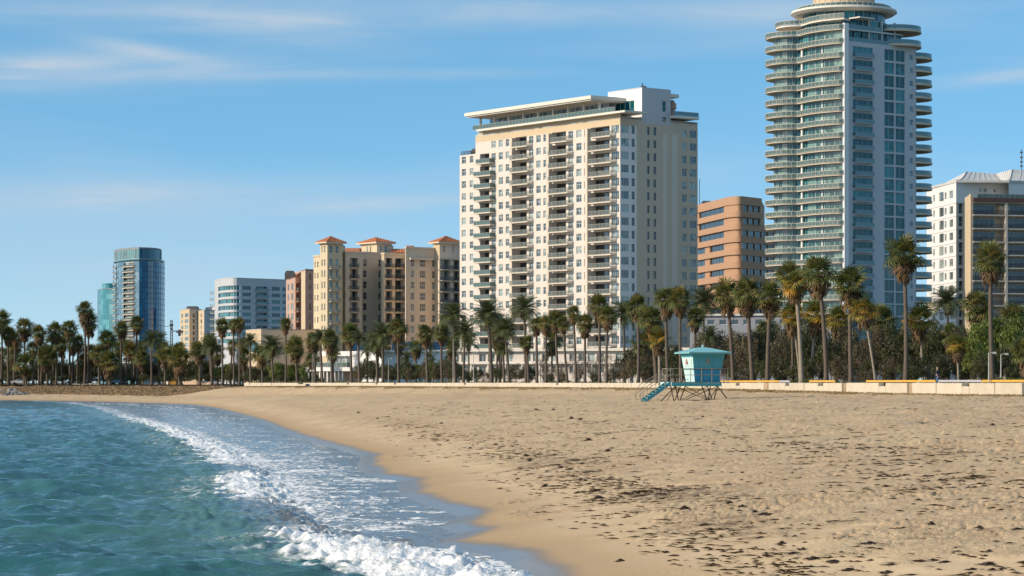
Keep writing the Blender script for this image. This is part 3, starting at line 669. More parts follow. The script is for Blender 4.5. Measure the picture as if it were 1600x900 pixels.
# low podium in front of it
pr = root_at('podium_building', 'low cream podium with window bands at the foot of the cream condominium tower', 'building', P(700, 560))
FP = Fac(P(672, 566), P(1092, 540), pr); FP1 = Fac(P(668, 520), P(800, 500), pr)
zt = FP.z(800, 531)
zt = FP.z(800, 547); ops = []; ws = []
for i in range(26):
    a0 = 1.2 + i * 2.15
    for z0, z1 in ((FP.z(800, 583), FP.z(800, 573)), (FP.z(800, 565), FP.z(800, 553))):
        if i % 5 != 4: ops.append((a0, a0 + 1.6, z0, z1, .4)); ws.append(ops[-1])
wall(FP, 0, FP.len, 3.3, zt, ops, [M['cream']])
for w_ in ws: window(FP, *w_[:4], .35, 2, 1, 'frame', 'g_win')
mb = MB().box(-.5, -1.0, FP.z(800, 569), FP.len + .5, -.002, FP.z(800, 567)); mb.build('cornice', M['slabw'], pr, FP.loc(), FP.rz)
mb = MB().box(-.5, -1.0, zt - .3, FP.len + .5, 20, zt + .3); mb.build('roof', M['slabw'], pr, FP.loc(), FP.rz)
polywall(pr, 'wall', [FP.loc(0, .01)[:2], FP.loc(0, 20)[:2]], 3.3, zt, M['cream']); polywall(pr, 'wall', [FP.loc(FP.len, .01)[:2], FP.loc(FP.len, 20)[:2]], 3.3, zt, M['cream'])
for i in range(14): MB().box(0, -.9, 3.4, .35, -.55, FP.z(800, 570)).build('column', M['slabw'], pr, FP.loc(2 + i * 4.1), FP.rz)

# ------------------------------------------------------------------ 2. round balconied glass tower
T0 = P(1320, 600)
tw = root_at('round_glass_tower', 'tallest tower, teal glass ringed by pale curved balconies, with a flat white right face', 'building', T0)
TR = Fac(T0, T0 + DB * 23.9, tw)
def tl(a, b): v = DA * a - DB * b; return (v.x, v.y)     # a back along the left side, b outwards
def arc(ca, cb2, r, t0, t1, n): return [(ca + r * cos(radians(t0 + (t1 - t0) * i / n)), cb2 + r * sin(radians(t0 + (t1 - t0) * i / n))) for i in range(n + 1)]
lob1 = [(0, .5), (.6, 1.1), (3, 1.9), (6, 2.35), (9, 2.35), (12, 1.8), (13.8, 1.1)]
lob2 = arc(20.4, -3.0, 6.75, 142, -60, 22)
plan = lob1 + [p for p in lob2 if p[0] > 14.3 or p[1] < 0]
glz = [(0, -.3), (3, .35), (6, .75), (9, .75), (12, .35), (14.2, -.2)] + arc(20.2, -3.6, 5.3, 140, -60, 14)
slabz = [60, 81, 102, 123.5, 144.6, 165, 184.6, 204, 224, 243.5, 262.5, 281.5, 301, 320.5, 339.4, 357.9, 376.7, 396, 414.8, 433.6, 452.4, 471, 490, 509, 528, 547]
tL = 617.0
ZS = [ZY(y, tL) for y in slabz]; ZS += [ZS[-1] - 2.9 * i for i in range(1, 4)]
sp_ = [tl(*p) for p in plan]; inner = [tl(22, -9), tl(2, -6), tl(0, -1)]
slab_poly = sp_ + inner
sm_ = MB().prism(slab_poly[::-1], -.24, 0).mesh('balcony', M['slab'])
rl_ = curved_rail(offs(sp_, -.18), 1.05, 'clear')
gp = [tl(*p) for p in glz]
def pane_mesh(a, b, h, gm, fm):
    d = Vector(b) - Vector(a); L_ = d.length; mb = MB(); p = MB()
    mb.box(0, -.06, 0, .12, .06, h); mb.box(.12, -.05, 0, L_, .05, .10); mb.box(.12, -.05, h - .10, L_, .05, h)
    mb.box(L_ * .5 - .03, -.04, .1, L_ * .5 + .03, .04, h - .1)
    p.quad((.0, 0, .0), (L_, 0, .0), (L_, 0, h), (0, 0, h)); return mb.mesh('window', M[fm]), p.mesh('pane', M[gm]), atan2(d.y, d.x)
PM = {}
for i, z in enumerate(ZS):
    if i > 0 and z > 3:
        o = new_obj('balcony', sm_, tw, (0, 0, z)); new_obj('railing', rl_, o)
    if i == 0: o = new_obj('balcony', sm_, tw, (0, 0, z)); new_obj('railing', rl_, o)
    h = (ZS[i - 1] - z - .45) if i else 2.55
    if z < 4 or i == 0: continue
    for k in range(len(gp) - 1):
        key = (k, round(h, 1))
        if key not in PM: PM[key] = pane_mesh(gp[k + 1], gp[k], round(h, 1) + .2, 'g_tealp' if k not in (4, 5) else 'g_teal', 'palegrey')
        f, p, rz = PM[key]; o = new_obj('window', f, tw, (gp[k + 1][0], gp[k + 1][1], z), rz); new_obj('pane', p, o)
# white corner fin at the arris and the pier between the lobes
for (a, b, w, d, top) in ((-.1, -.2, .6, 1.4, 36), (14.1, .2, .5, .5, 62), (6.8, .65, .35, .3, 62)):
    q = [tl(a - w / 2, b - d / 2), tl(a + w / 2, b - d / 2), tl(a + w / 2, b + d / 2), tl(a - w / 2, b + d / 2)]
    MB().prism(q, 3.3, ZY(top if top == 36 else 62, 600)).build('pier', M['white'], tw)
# right white face
zR = TR.z(1320, 63)
cols = [(1332.5, 1364, 4, 2.4, 'g_teal'), (1382, 1397.5, 2, 2.7, 'g_teal'), (1399.5, 1414, 2, 2.7, 'g_teal'), (1421, 1426.5, 1, 1.2, 'g_sky')]
ops = []; wl = []
TZ = [z * 1.0 for z in ZS]
trz = [ZY(y, 603) for y in [79 + 20.4 * i for i in range(12)]]; trz = [z - .0 for z in trz]
ycen = [81]
for i in range(26): ycen.append(ycen[-1] + (20.8 - 0.07 * i))
for j, (p0, p1, nx, h, gm) in enumerate(cols):
    a0, a1 = TR.a(p0), TR.a(p1)
    for yc in ycen:
        zc_ = ZY(yc, 603); z0, z1 = zc_ - h / 2, zc_ + h / 2
        if z1 > zR - .4 or z0 < 6: continue
        ops.append((a0, a1, z0, z1, .35)); wl.append((a0, a1, z0, z1, nx, gm, j))
wall(TR, 0, 23.9, 3.3, zR, ops, [M['palegrey']])
for (a0, a1, z0, z1, nx, gm, j) in wl:
    window(TR, a0, a1, z0, z1, .3, nx, 1, 'palegrey', gm, bar=.07, transom=.35 if j == 0 else None)
    if j == 0: balcony(TR, a0 + .3, a1 - .3, z0 - .05, .9, 0, .15, 'blue', 'palegrey', .95)
# balconies bulging round the right end
ce = (TR.u * 26.2 + DA * 5.2); circ = [(ce.x + 6.0 * cos(radians(t_)), ce.y + 6.0 * sin(radians(t_))) for t_ in range(-150, 100, 14)]
cm = MB().prism(circ, -.45, 0).mesh('balcony', M['tan']); crl = curved_rail(offs(circ, -.2), 1.05, 'blue')
ce2 = (TR.u * 22.4 + DA * 8.2); cyl = [(ce2.x + 6.2 * cos(radians(t_)), ce2.y + 6.2 * sin(radians(t_))) for t_ in range(-150, 100, 25)]
for yc in ycen[0:]:
    z = ZY(yc + 5.5, 612)
    if z < 4: continue
    o = new_obj('balcony', cm, tw, (0, 0, z)); new_obj('railing', crl, o)
polywall(tw, 'wall', cyl, 3.3, zR + .5, M['g_teal'])
bk = [tl(0, -.6), (TR.u.x * 23.9, TR.u.y * 23.9), (TR.u.x * 23.9 + DA.x * 20, TR.u.y * 23.9 + DA.y * 20), tl(26, -12), tl(24, -8), tl(16.5, -4), tl(12, -1.3), tl(3, -1.2)]
polywall(tw, 'wall', [bk[1], bk[2], bk[3], bk[4]], 3.3, zR, M['palegrey']); MB().prism([tl(1, -.8), tl(14, -1), tl(22, -6), tl(24, -14), tl(1, -22)][::-1], zR - .4, zR - .1).build('roof', M['roofgrey'], tw)
# crown: stepped terraces, round roof plate, drum
cc = TR.u * 10.5 + DA * 11; cx, cy = cc.x, cc.y
def disc(r, n=40, x=cx, y=cy, t0=0, t1=360): return [(x + r * cos(radians(t0 + (t1 - t0) * i / n)), y + r * sin(radians(t0 + (t1 - t0) * i / n))) for i in range(n)]
tC = T0.y + cy
z1_, z2_ = ZY(41, tC), ZY(22, tC)
up = [tl(*p) for p in [(0, 0.3), (2, 1), (6, 1.9), (10, 1.6), (13, .5)] + arc(19.2, -3.6, 5.6, 140, -40, 16)] + [tl(20, -12), tl(4, -8)]
o = MB().prism(up[::-1], -.45, 0).build('terrace_slab', M['slabw'], tw, (0, 0, z1_)); new_obj('railing', curved_rail(offs(up[:-2], -.2), 1.05, 'clear'), o)
ZT = ZS[0]
for (r, za, zb, n, gm) in ((10.4, zR - .3, z1_ + .1, 30, 'g_teal'), (9.8, z1_, z2_, 26, 'g_teal')):
    pts = disc(r, n)
    for k in range(n):
        f, p, rz = pane_mesh(pts[k], pts[(k + 1) % n], zb - za, gm, 'palegrey')
        ang = 360 * (k + .5) / n
        if 170 < ang < 360: o = new_obj('window', f, tw, (pts[k][0], pts[k][1], za), rz); new_obj('pane', p, o)
    MB().prism([(x * .99 + cx * .01, y * .99 + cy * .01) for x, y in disc(r - .3, n)], za, zb - .2).build('core', M['tan'], tw)
# terraces at the right shoulder
for (yy, pr_, rr_) in ((45, 1437, 7.0), (68, 1437, 7.0)):
    c3 = TR.u * 20.4 + DA * 4.6; zq = ZY(yy + 2, 612)
    ci = [(c3.x + rr_ * cos(radians(t_)), c3.y + rr_ * sin(radians(t_))) for t_ in range(-120, 90, 14)]
    o = MB().prism(ci + [(cx + 3, cy + 6), (cx, cy - 8)], -.5, 0).build('terrace_slab', M['tan'], tw, (0, 0, zq)); new_obj('railing', curved_rail(offs(ci, -.2), 1.05, 'blue'), o)
FT = TR.sub(.3, 19.5, .6); ops = []
for i in range(7):
    f, p = win_mesh(2.3, 2.6, 2, 1, 'dframe', 'g_teal'); o = FT.put('window', f, .6 + i * 2.7, 0, zR - .1); new_obj('pane', p, o)
    if i < 5: o = FT.put('window', f, .6 + i * 2.7, 1.2, zR + 3.1); new_obj('pane', p, o)
MB().box(.1, .1, zR + 2.6, 19.5, 8, zR + 3.0).build('terrace_slab', M['palegrey'], tw, TR.loc(), TR.rz)
TR.put('railing', rail_mesh(12, .01, 1.0, 'blue', False), .5, .2, zR + 3.0)
TR.put('railing', rail_mesh(23, .01, 1.0, 'blue', False), .4, .25, zR)
for a in (8.2, 12.5, 16.8): MB().box(a, .3, zR, a + .35, .65, zR + 5.6).build('column', M['palegrey'], tw, TR.loc(), TR.rz)
MB().box(3.5, -1.4, zR + 5.5, 8.5, 3, zR + 5.8).build('canopy', M['slabw'], tw, TR.loc(), TR.rz)
zd = ZY(24, tC)
mb = MB(); d1, d2 = disc(11.8, 48), disc(12.7, 48); mb.frustum(d1, d2, zd - .3, zd + .25); mb.frustum(d2, disc(12.6, 48), zd + .25, zd + .75); mb.build('roof_plate', M['slabw'], tw, smooth=False)
o = new_obj('railing', curved_rail(disc(11.2, 40) + disc(11.2, 40)[:1], .9, 'clear'), tw, (0, 0, zd + .75))
zdr = ZY(12, tC - 8)
mb = MB(); mb.frustum(disc(7.3, 40), disc(7.3, 40), zd + .75, ZY(-4, tC)); mb.frustum(disc(8.2, 40), disc(8.2, 40), ZY(-4, tC), ZY(-8, tC)); mb.frustum(disc(5, 30), disc(4.6, 30), ZY(-8, tC), ZY(-30, tC)); mb.build('roof_drum', M['cream_warm'], tw)
for k in range(24):
    a_ = radians(15 * k); MB().box(-.06, -.06, zd + 1.3, .06, .06, ZY(-4, tC)).build('drum_fin', M['slab'], tw, (cx + 7.35 * cos(a_), cy + 7.35 * sin(a_), 0), a_)

tw.location = (*P(1320, 540), .4); tw.scale = (.9, .9, .9)
# ------------------------------------------------------------------ 3. orange office block
O0 = P(1150, 745)
ob = root_at('office_block', 'orange stone office block with dark window bands and a rounded corner', 'building', O0)
OL = Fac(P(1062, 790), P(1136, 738), ob); OR = Fac(P(1160, 733.5), P(1189, 742), ob); OX = Fac(P(1158, 731.5), P(1212, 748), ob)
def orow(F, y0, px): return F.z(px, y0)
zt = OL.z(1134, 311)
rows = [(322.5, 332), (342, 351.5), (361.5, 371), (381, 390.5), (400.5, 410), (421, 430), (441, 450), (460, 469), (480, 489)]
rz_ = [(OL.z(1134, b), OL.z(1134, a)) for a, b in rows]
ops = []
aa = [(OL.a(1092), OL.a(1131))], [(OL.a(1065), OL.a(1101.5)), (OL.a(1109), OL.a(1131))]
for i, (z0, z1) in enumerate(rz_):
    for a0, a1 in aa[0 if i < 3 else 1]: ops.append((a0, a1, z0, z1, .5))
wall(OL, 0, OL.len, 3.3, zt, ops, [M['orange']])
for (a0, a1, z0, z1, d) in ops: window(OL, a0, a1, z0, z1, .45, 3 if a1 - a0 < 6 else 5, 1, 'dframe', 'g_dark', bar=.1)
# rounded corner
pA = rel(ob, OL.q); pB = rel(ob, OR.p)
cu = []
for i in range(25):
    t_ = i / 24; c0 = Vector(pA); c3 = Vector(pB); c1 = c0 + OL.u * 2.9; c2 = c3 - OR.u * 2.6
    cu.append(tuple((1 - t_) ** 3 * c0 + 3 * (1 - t_) ** 2 * t_ * c1 + 3 * (1 - t_) * t_ * t_ * c2 + t_ ** 3 * c3))
polywall(ob, 'wall', cu, 3.3, zt, M['orange'])
for i, (F, n) in enumerate(((OR, 3), (OX, 5))):
    lo, hi = (3, 99)
    ops = []; zlo, zhi = (OL.z(1134, 352), zt) if F is OR else (3.3, OL.z(1134, 351.9))
    for (z0, z1) in rz_:
        if z0 < zlo or z1 > zhi: continue
        w = (F.len - .8) / n
        for k in range(n): ops.append((.5 + k * w, .5 + k * w + w - .35, z0, z1, .4))
    wall(F, 0, F.len, zlo, zhi, ops, [M['orange']])
    for (a0, a1, z0, z1, d) in ops: window(F, a0, a1, z0, z1, .35, 2, 1, 'dframe', 'g_dark2b', bar=.08)
# projecting spandrel bands
pts_band = [rel(ob, OL.p)] + cu + [rel(ob, OR.q)]
for i, (z0, z1) in enumerate(rz_):
    zb = rz_[i + 1][1] + .15 if i + 1 < len(rz_) else z0 - 1.8
    mb = MB(); strip(mb, offs(pts_band, .3), .55, zb, z0 - .02); mb.build('spandrel_band', M['orange'], ob)
mb = MB(); strip(mb, offs(pts_band, .15), .3, rz_[0][1] + .1, zt + .35); mb.build('parapet', M['orange'], ob)
core = [rel(ob, OL.p), pA, pB, rel(ob, OR.q), rel(ob, OR.q + Vector((4, 30))), rel(ob, OL.p + Vector((4, 30)))]
polywall(ob, 'wall', core[3:] + core[:1], 3.3, zt, M['orange']); roof_poly(ob, core, zt - .1, .3, 'roofgrey')
roof_poly(ob, [rel(ob, x) for x in (OX.p, OX.q, OX.q + Vector((0, 20)), OX.p + Vector((0, 20)))], OL.z(1134, 352) - .05, .2, 'orange')
gear(ob, [rel(ob, P(1104, 770)) + (zt, 3, 2, 1.6), rel(ob, P(1122, 765)) + (zt, 2, 2, .8)])
MB().box(-.1, -.1, 0, .1, .1, 9).build('antenna', M['roofdark'], ob, rel(ob, P(1093, 780)) + (zt,))
# grey low building in front of the orange block
lg_ = root_at('low_grey_building', 'low grey building with small square windows over the trees below the orange block', 'building', P(1150, 520))
F = Fac(P(1078, 525), P(1322, 515), lg_); zt = F.z(1200, 493); ops = []
for i in range(12): ops.append((1.2 + i * 2.5, 2.7 + i * 2.5, F.z(1200, 507), F.z(1200, 499), .3))
wall(F, 0, F.len, 3.3, zt, ops, [M['greywall']])
for w_ in ops: window(F, *w_[:4], .25, 1, 1, 'frame', 'g_dark')
roof_poly(lg_, [F.loc(-.4, -.5)[:2], F.loc(F.len + .4, -.5)[:2], F.loc(F.len + .4, 18)[:2], F.loc(-.4, 18)[:2]], zt + .4, .4, 'roofgrey')
# ------------------------------------------------------------------ 4. white mansard building, far right
wr_ = root_at('mansard_building', 'white apartment building with a pale pleated mansard roof, right of the round tower', 'building', P(1494, 640))
WL_ = Fac(P(1448, 664), P(1494, 640), wr_); WR_ = Fac(P(1494, 640), P(1576, 646), wr_); WR2 = Fac(P(1576, 640), P(1680, 648), wr_)
pitch = 20.2; zt = WL_.z(1494, 284)
ops = []; wl = []
for (p0, p1, h, nx) in ((1458, 1460.5, 1.7, 1), (1467.5, 1474.5, 2.3, 2), (1476, 1478.8, 1.7, 1), (1483.5, 1489, 1.9, 2)):
    for i in range(11):
        zc_ = WL_.z(1490, 303 + pitch * i * 1.02 + (4 if i else 0))
        if zc_ < 12: continue
        ops.append((WL_.a(p0), WL_.a(p1), zc_ - h / 2, zc_ + h / 2, .3)); wl.append((nx,))
wall(WL_, 0, WL_.len, 3.3, zt, ops, [M['white']])
for o_, (nx,) in zip(ops, wl): window(WL_, *o_[:4], .25, nx, 1, 'frame', 'g_win')
for i in range(1, 11):
    zb = WL_.z(1490, 293.5 + pitch * i * 1.02 + 4); MB().box(-.1, -.12, zb, WL_.len + .1, -.003, zb + .25).build('string_course', M['white'], wr_, WL_.loc(), WL_.rz)
ops = []
for p0, p1 in ((1497.5, 1504.5),):
    for i in range(10):
        zc_ = WR_.z(1500, 326 + pitch * i)
        if zc_ < 12: continue
        ops.append((WR_.a(p0), WR_.a(p1), zc_ - 1.2, zc_ + 1.3, .9))
for p0, p1 in ((1530.5, 1533.5), (1537, 1541.5), (1553, 1556)): ops.append((WR_.a(p0), WR_.a(p1), WR_.z(1530, 300), WR_.z(1530, 294), .3))
wall(WR_, 0, WR_.len, 3.3, zt, ops, [M['tan'], M['white']], lambda a, z: 1 if z > WR_.z(1500, 316) else 0, extra_z=(WR_.z(1500, 316),))
for o_ in ops: window(WR_, *o_[:4], o_[4] - .05, 2 if o_[4] < .5 else 1, 1, 'frame', 'g_dark', transom=.4)
wall(WR2, 0, WR2.len, 3.3, zt, [], [M['white']])
polywall(wr_, 'wall', [rel(wr_, WR2.p), rel(wr_, WR_.q)], 3.3, zt, M['white'])
mb = MB(); mb.prism([WL_.loc(-.2, -.3)[:2], WR_.loc(-.2, -.3)[:2], WR2.loc(0, -.3)[:2], WR2.loc(WR2.len, -.3)[:2], WR2.loc(WR2.len, 1)[:2], WL_.loc(0, 1)[:2]], zt - .2, zt + .35); mb.build('cornice', M['roofgrey'], wr_)
# pleated mansard: foot line and ridge line, with ribs
foot = [WL_.loc(0, 0)[:2], WR_.loc(0, 0)[:2], WR_.loc(WR_.len, 0)[:2], WR2.loc(0, 0)[:2], WR2.loc(WR2.len, 0)[:2]]
zr = WR_.z(1530, 263.5); top_ = [rel(wr_, P(1452, 690)), rel(wr_, P(1510, 652)), rel(wr_, P(1556, 655)), rel(wr_, P(1581, 652)), rel(wr_, P(1680, 660))]
zf = zt + .3; zrs = [zr - 2.6, zr, zr - .3, zr + .6, zr + .6]
mb = MB(); NS = 6
def prof_(k, j): # concave profile
    t_ = j / NS; f = t_ ** .62; g_ = t_ ** 1.25
    a, b = Vector(foot[k]), Vector(top_[k]); p = a.lerp(b, f if k in (1, 2, 3) else t_); z = zf + (zrs[k] - zf) * g_; return p, z
for k in range(4):
    for j in range(NS):
        (a, za), (b_, zb), (c_, zc_), (d_, zd_) = prof_(k, j), prof_(k + 1, j), prof_(k + 1, j + 1), prof_(k, j + 1)
        mb.quad((a.x, a.y, za), (b_.x, b_.y, zb), (c_.x, c_.y, zc_), (d_.x, d_.y, zd_))
back = [(x, y + 30) for x, y in top_]
for k in range(4): mb.quad((*top_[k], zrs[k]), (*top_[k + 1], zrs[k + 1]), (*back[k + 1], zrs[k + 1] - .3), (*back[k], zrs[k] - .3))
mb.build('mansard_roof', M['roofgrey'], wr_)
for k in range(4):
    n = 8 if k == 0 else 7
    for i in range(n + 1):
        pts = []
        for j in range(NS + 1):
            (a, za), (b_, zb) = prof_(k, j), prof_(k + 1, j); p = a.lerp(b_, i / n); pts.append((p.x, p.y - .06, za + (zb - za) * i / n + .05))
        MB().tube(pts, .12 if i in (0, n) else .055, 4).build('roof_rib', M['white'], wr_)
mb = MB(); mb.tube([(0, 0, zr), (0, 0, zr + 6)], .12, 6)
for z_ in (1.5, 2.6, 3.7, 5): mb.box(-.35, -.08, zr + z_, .35, .08, zr + z_ + .35)
mb.build('antenna', M['roofdark'], wr_, rel(wr_, P(1596, 655)) + (0,))
# ------------------------------------------------------------------ 5. tan balcony block in front of it
tb = root_at('balcony_block', 'tan apartment block with wide dark balconies in bays, before the mansard roofed building', 'building', P(1518, 600))
TLf = Fac(P(1507.5, 612), P(1518, 600), tb); TF = Fac(P(1518, 600), P(1680, 606), tb)
zt = TF.z(1518, 303); wall(TLf, 0, TLf.len, 3.3, zt, [], [M['cream_warm']], name='end_wall')
slabs = [315.5, 336.5, 357.7, 378.5, 399, 419.3, 439.5, 459, 478.2, 498, 518]
bays = [(1520.5, 1569.5), (1573.5, 1625), (1629, 1676)]
ops = []
for i, y in enumerate(slabs[:-1]):
    z1 = TF.z(1518, y) - .1; z0 = TF.z(1518, slabs[i + 1]) + .0
    for p0, p1 in bays: ops.append((TF.a(p0), TF.a(p1), z0 + .25, z1 - .15, 1.9))
wall(TF, 0, TF.len, 3.3, TF.z(1518, 314), ops, [M['tan']])
for (a0, a1, z0, z1, d) in ops:
    w = (a1 - a0); 
    wd = w * .66; f, p = win_mesh(wd, z1 - z0 - .25, 4, 1, 'frame', 'g_dark', .09); o = TF.put('balcony_door', f, a0 + w * .12, d - .1, z0); new_obj('pane', p, o)
    MB().box(0, .0, 0, w, .05, z1 - z0).build('back_wall', M['tan'], tb, TF.loc(a0, d + .0, z0), TF.rz)
    balcony(TF, a0 - .1, a1 + .1, z0 - .02, .45, 0, .26, 'dark', 'slab', 1.05)
for p0 in (1569.6, 1625.2): MB().box(0, -.5, 3.3, .58, -.004, TF.z(1518, 316)).build('pier', M['slab'], tb, TF.loc(TF.a(p0)), TF.rz)
MB().box(TF.a(1519.5), -.7, TF.z(1518, 314.5), TF.len, 1.6, TF.z(1518, 309)).build('roof_edge', mat('brown_fascia', (.10, .045, .035), .7), tb, TF.loc(), TF.rz)
TF.put('roof_railing', rail_mesh(TF.len - 3, .01, 1.1, 'clear', False), 2, 1.2, TF.z(1518, 309))
MB().box(-.25, 0, 3.3, TF.a(1519.4), .9, zt).build('end_wall', M['cream_warm'], tb, TF.loc(0, .004), TF.rz)
for t_ in (0.1,): MB().box(0, 0, 0, 2.6, 2.4, 2.0).build('balcony_screen', M['cream_warm'], tb, TF.loc(TF.a(1562), .2, TF.z(1518, 334)), TF.rz)
polywall(tb, 'wall', [TLf.loc(0, .01)[:2], TLf.loc(0, 0)[:2]], 3.3, zt, M['tan'])

# ------------------------------------------------------------------ 6. tile-roofed resort block (Mediterranean)
mr_ = root_at('tile_roofed_block', 'sand coloured apartment block with three red tiled turret roofs', 'building', P(600, 690))
def vol(pl, pa, pr, d, ytop, left_mat, right_mat, lw=(), rw=(), rb=(), lb=(), zb=3.3, rows=None, vis_back=12, leftlen=None, roofm='sandst', toprow=0):
    """a square-cornered volume: arris at px pa and distance d, left face out to pl, right face out to pr"""
    A = P(pa, d); 
    tmp = Fac(A + DA * 40, A, mr_); al = 40 - tmp.a(pl) if pl < pa else (leftlen or vis_back)
    tmp2 = Fac(A, A + DB * 60, mr_); ar = tmp2.a(pr)
    FLn = Fac(A + DA * al, A, mr_); FRn = Fac(A, A + DB * ar, mr_); zt = ZY(ytop, d)
    for F, ws, bs, m in ((FLn, lw, lb, left_mat), (FRn, rw, rb, right_mat)):
        ops = []; it = []
        for r in rows or []:
            for (p0, p1, h, nx) in ws:
                zc_ = r; a0, a1 = F.a(p0), F.a(p1); o_ = (a0, a1, zc_ - h / 2, zc_ + h / 2, .28)
                if o_[3] < zt - .4 and o_[2] > 4: ops.append(o_); it.append((nx, 0))
            for (p0, p1) in bs:
                zc_ = r; a0, a1 = F.a(p0), F.a(p1); o_ = (a0, a1, zc_ - 1.3, zc_ + 1.25, 1.4)
                if o_[3] < zt - .4 and o_[2] > 4: ops.append(o_); it.append((2, 1))
        wall(F, 0, F.len, zb, zt, ops, [M[m]])
        for o_, (nx, b_) in zip(ops, it):
            if not b_: window(F, *o_[:4], .22, nx, 1, 'frame', 'g_win' if F is FLn else 'g_dark2', transom=.5)
            else:
                f, p = win_mesh(o_[1] - o_[0], o_[3] - o_[2], 3, 1, 'dframe', 'g_dark2'); q_o = F.put('balcony_door', f, o_[0], 1.3, o_[2]); new_obj('pane', p, q_o)
                balcony(F, o_[0] - .15, o_[1] + .15, o_[2], .7, 0, .18, 'dark', 'sandst', 1.0)
    c_ = [rel(mr_, x) for x in (A, FRn.q, FRn.q + Vector((0, 14)), FLn.p + Vector((0, 14)), FLn.p)]
    polywall(mr_, 'wall', c_[1:], zb, zt, M[right_mat]); roof_poly(mr_, c_, zt - .02 if zb < 10 else zt, .3, roofm)
    mb = MB(); strip(mb, offs([c_[4], c_[0], c_[1]], .1), .25, zt - .35, zt + .12); mb.build('cornice', M[right_mat], mr_)
    return FLn, FRn, zt, A, al, ar
M['g_dark2'] = glass('blue_dark_glass', (0.015, 0.03, 0.045), (0.12, 0.19, 0.21), 0.35)
M['tile2'] = mat('bright_red_roof_tile', (0.42, 0.15, 0.06), 0.8, 0.35, 2.2)  # brighter tile red, even over every roof side
rw0 = [ZY(407 + 17.35 * i, 690) for i in range(9)]
def rws(y0, d, n=9, p=17.35): return [ZY(y0 + p * i, d) for i in range(n)]
def hip(A, al, ar, zt, ypk, d, over=1.0):
    """hipped roof of tile rows over a turret"""
    c0 = Vector(rel(mr_, A)); ua, ub = DA, DB
    q = [c0 - ua * over - ub * over, c0 + ub * (ar + over) - ua * over, c0 + ub * (ar + over) + ua * (al + over), c0 + ua * (al + over) - ub * over]
    zp = ZY(ypk, d + 4); pk = c0 + ub * ar / 2 + ua * al / 2
    MB().prism([tuple(x) for x in q], zt, zt + .35).build('eaves', M['sandst'], mr_)
    sides = ((q[3], q[0]), (q[0], q[1]), (q[1], q[2]), (q[2], q[3])); N_ = 7
    for a, b_ in sides:
        for j in range(N_):
            t0, t1 = j / N_, (j + 1) / N_; mb = MB(); dz_ = (zp - zt - .35)
            A1, B1, C1, D1 = a.lerp(pk, t0), b_.lerp(pk, t0), b_.lerp(pk, t1), a.lerp(pk, t1); z0 = zt + .35 + dz_ * t0; z1 = zt + .35 + dz_ * t1
            n = max(2, int((B1 - A1).length / .8))
            for i in range(n):
                s0, s1 = i / n, (i + 1) / n; sm2 = (s0 + s1) / 2
                p00, p10, pm0 = A1.lerp(B1, s0), A1.lerp(B1, s1), A1.lerp(B1, sm2); p01, p11, pm1 = D1.lerp(C1, s0), D1.lerp(C1, s1), D1.lerp(C1, sm2)
                h = .14; mb.quad((*p00, z0 + .1), (*pm0, z0 + .1 + h), (*pm1, z1 + h), (*p01, z1)); mb.quad((*pm0, z0 + .1 + h), (*p10, z0 + .1), (*p11, z1), (*pm1, z1 + h))
                mb.quad((*p00, z0 - .02), (*pm0, z0 - .02), (*pm0, z0 + .1 + h), (*p00, z0 + .1)); mb.quad((*pm0, z0 - .02), (*p10, z0 - .02), (*p10, z0 + .1), (*pm0, z0 + .1 + h))
            mb.build('tile_course', M['tile2'], mr_)
# volumes from back to front
vol(557, 557.5, 598, 697, 393.5, 'sandst', 'sandst', rw=[(567.5, 573, 1.9, 1), (591.5, 595, 1.9, 1)], rows=rws(410, 697), leftlen=.3)
A_, B_, zt_, Aq, al_, ar_ = vol(564, 589, 611, 712, 380.2, 'ochre', 'sandst', lw=[(573, 575, 1.6, 1), (578, 580, 1.6, 1)], rw=[(594, 597, 1.6, 1), (601, 605, 1.7, 1)], rows=[ZY(388.5, 712)])
hip(Aq, al_, ar_, zt_, 371, 712)
vol(596, 600, 634, 690, 395.5, 'cream_warm', 'sandst', rb=[(602.5, 613), (617.5, 630)], rows=rws(410, 690))
vol(490, 500, 511, 700, 399, 'ochre', 'ochre', lw=[(491.5, 493, 1.6, 1), (495.5, 497.5, 1.6, 1)], rw=[(504, 507, 1.9, 1)], rows=rws(413, 700))
vol(527, 540, 566, 690, 393.5, 'ochre', 'sandst', lw=[(529, 530.8, 2.0, 1), (533, 534.6, 2.0, 1), (537, 538.6, 2.0, 1)], rb=[(547, 559)], rows=rws(410, 690))
A_, B_, zt_, Aq, al_, ar_ = vol(500, 511.5, 534, 684, 380, 'ochre', 'ochre', lw=[(502.3, 504.2, 1.8, 1), (506.4, 508.3, 1.8, 1)], rw=[(515, 519.5, 2.0, 1), (524.5, 528.5, 2.0, 1)], rows=[ZY(389, 684)] + rws(410, 684))
hip(Aq, al_, ar_, zt_, 370, 684)
mb = MB()
for k in range(9):
    z = rws(419, 684)[k]
    if z > 5: balcony(B_, .5, B_.len - .8, z, .9, 0, .18, 'bars', 'ochre', .9)
vol(634, 634, 688, 684, 386, 'sandst', 'sandst', rw=[(642, 647, 1.9, 2), (656, 664.5, 2.0, 3), (675.5, 681.5, 1.9, 2)], rows=rws(410.5, 684, 9), leftlen=.3)
MB().box(1.0, -.9, ZY(405.5, 684), 8.4, -.003, ZY(402.5, 684)).build('cornice', M['sandst'], mr_, Fac(P(634, 684), P(634, 684) + DB * 9, mr_).loc(), atan2(DB.y, DB.x))
A_, B_, zt_, Aq, al_, ar_ = vol(677, 687, 717, 688, 380, 'cream_warm', 'sandst', rw=[(692.5, 695.5, 1.9, 1), (698.5, 703.5, 2.3, 1), (707, 709.5, 1.9, 1)], rows=[ZY(388.5, 688)])
hip(Aq, al_, ar_, zt_, 369.5, 688)
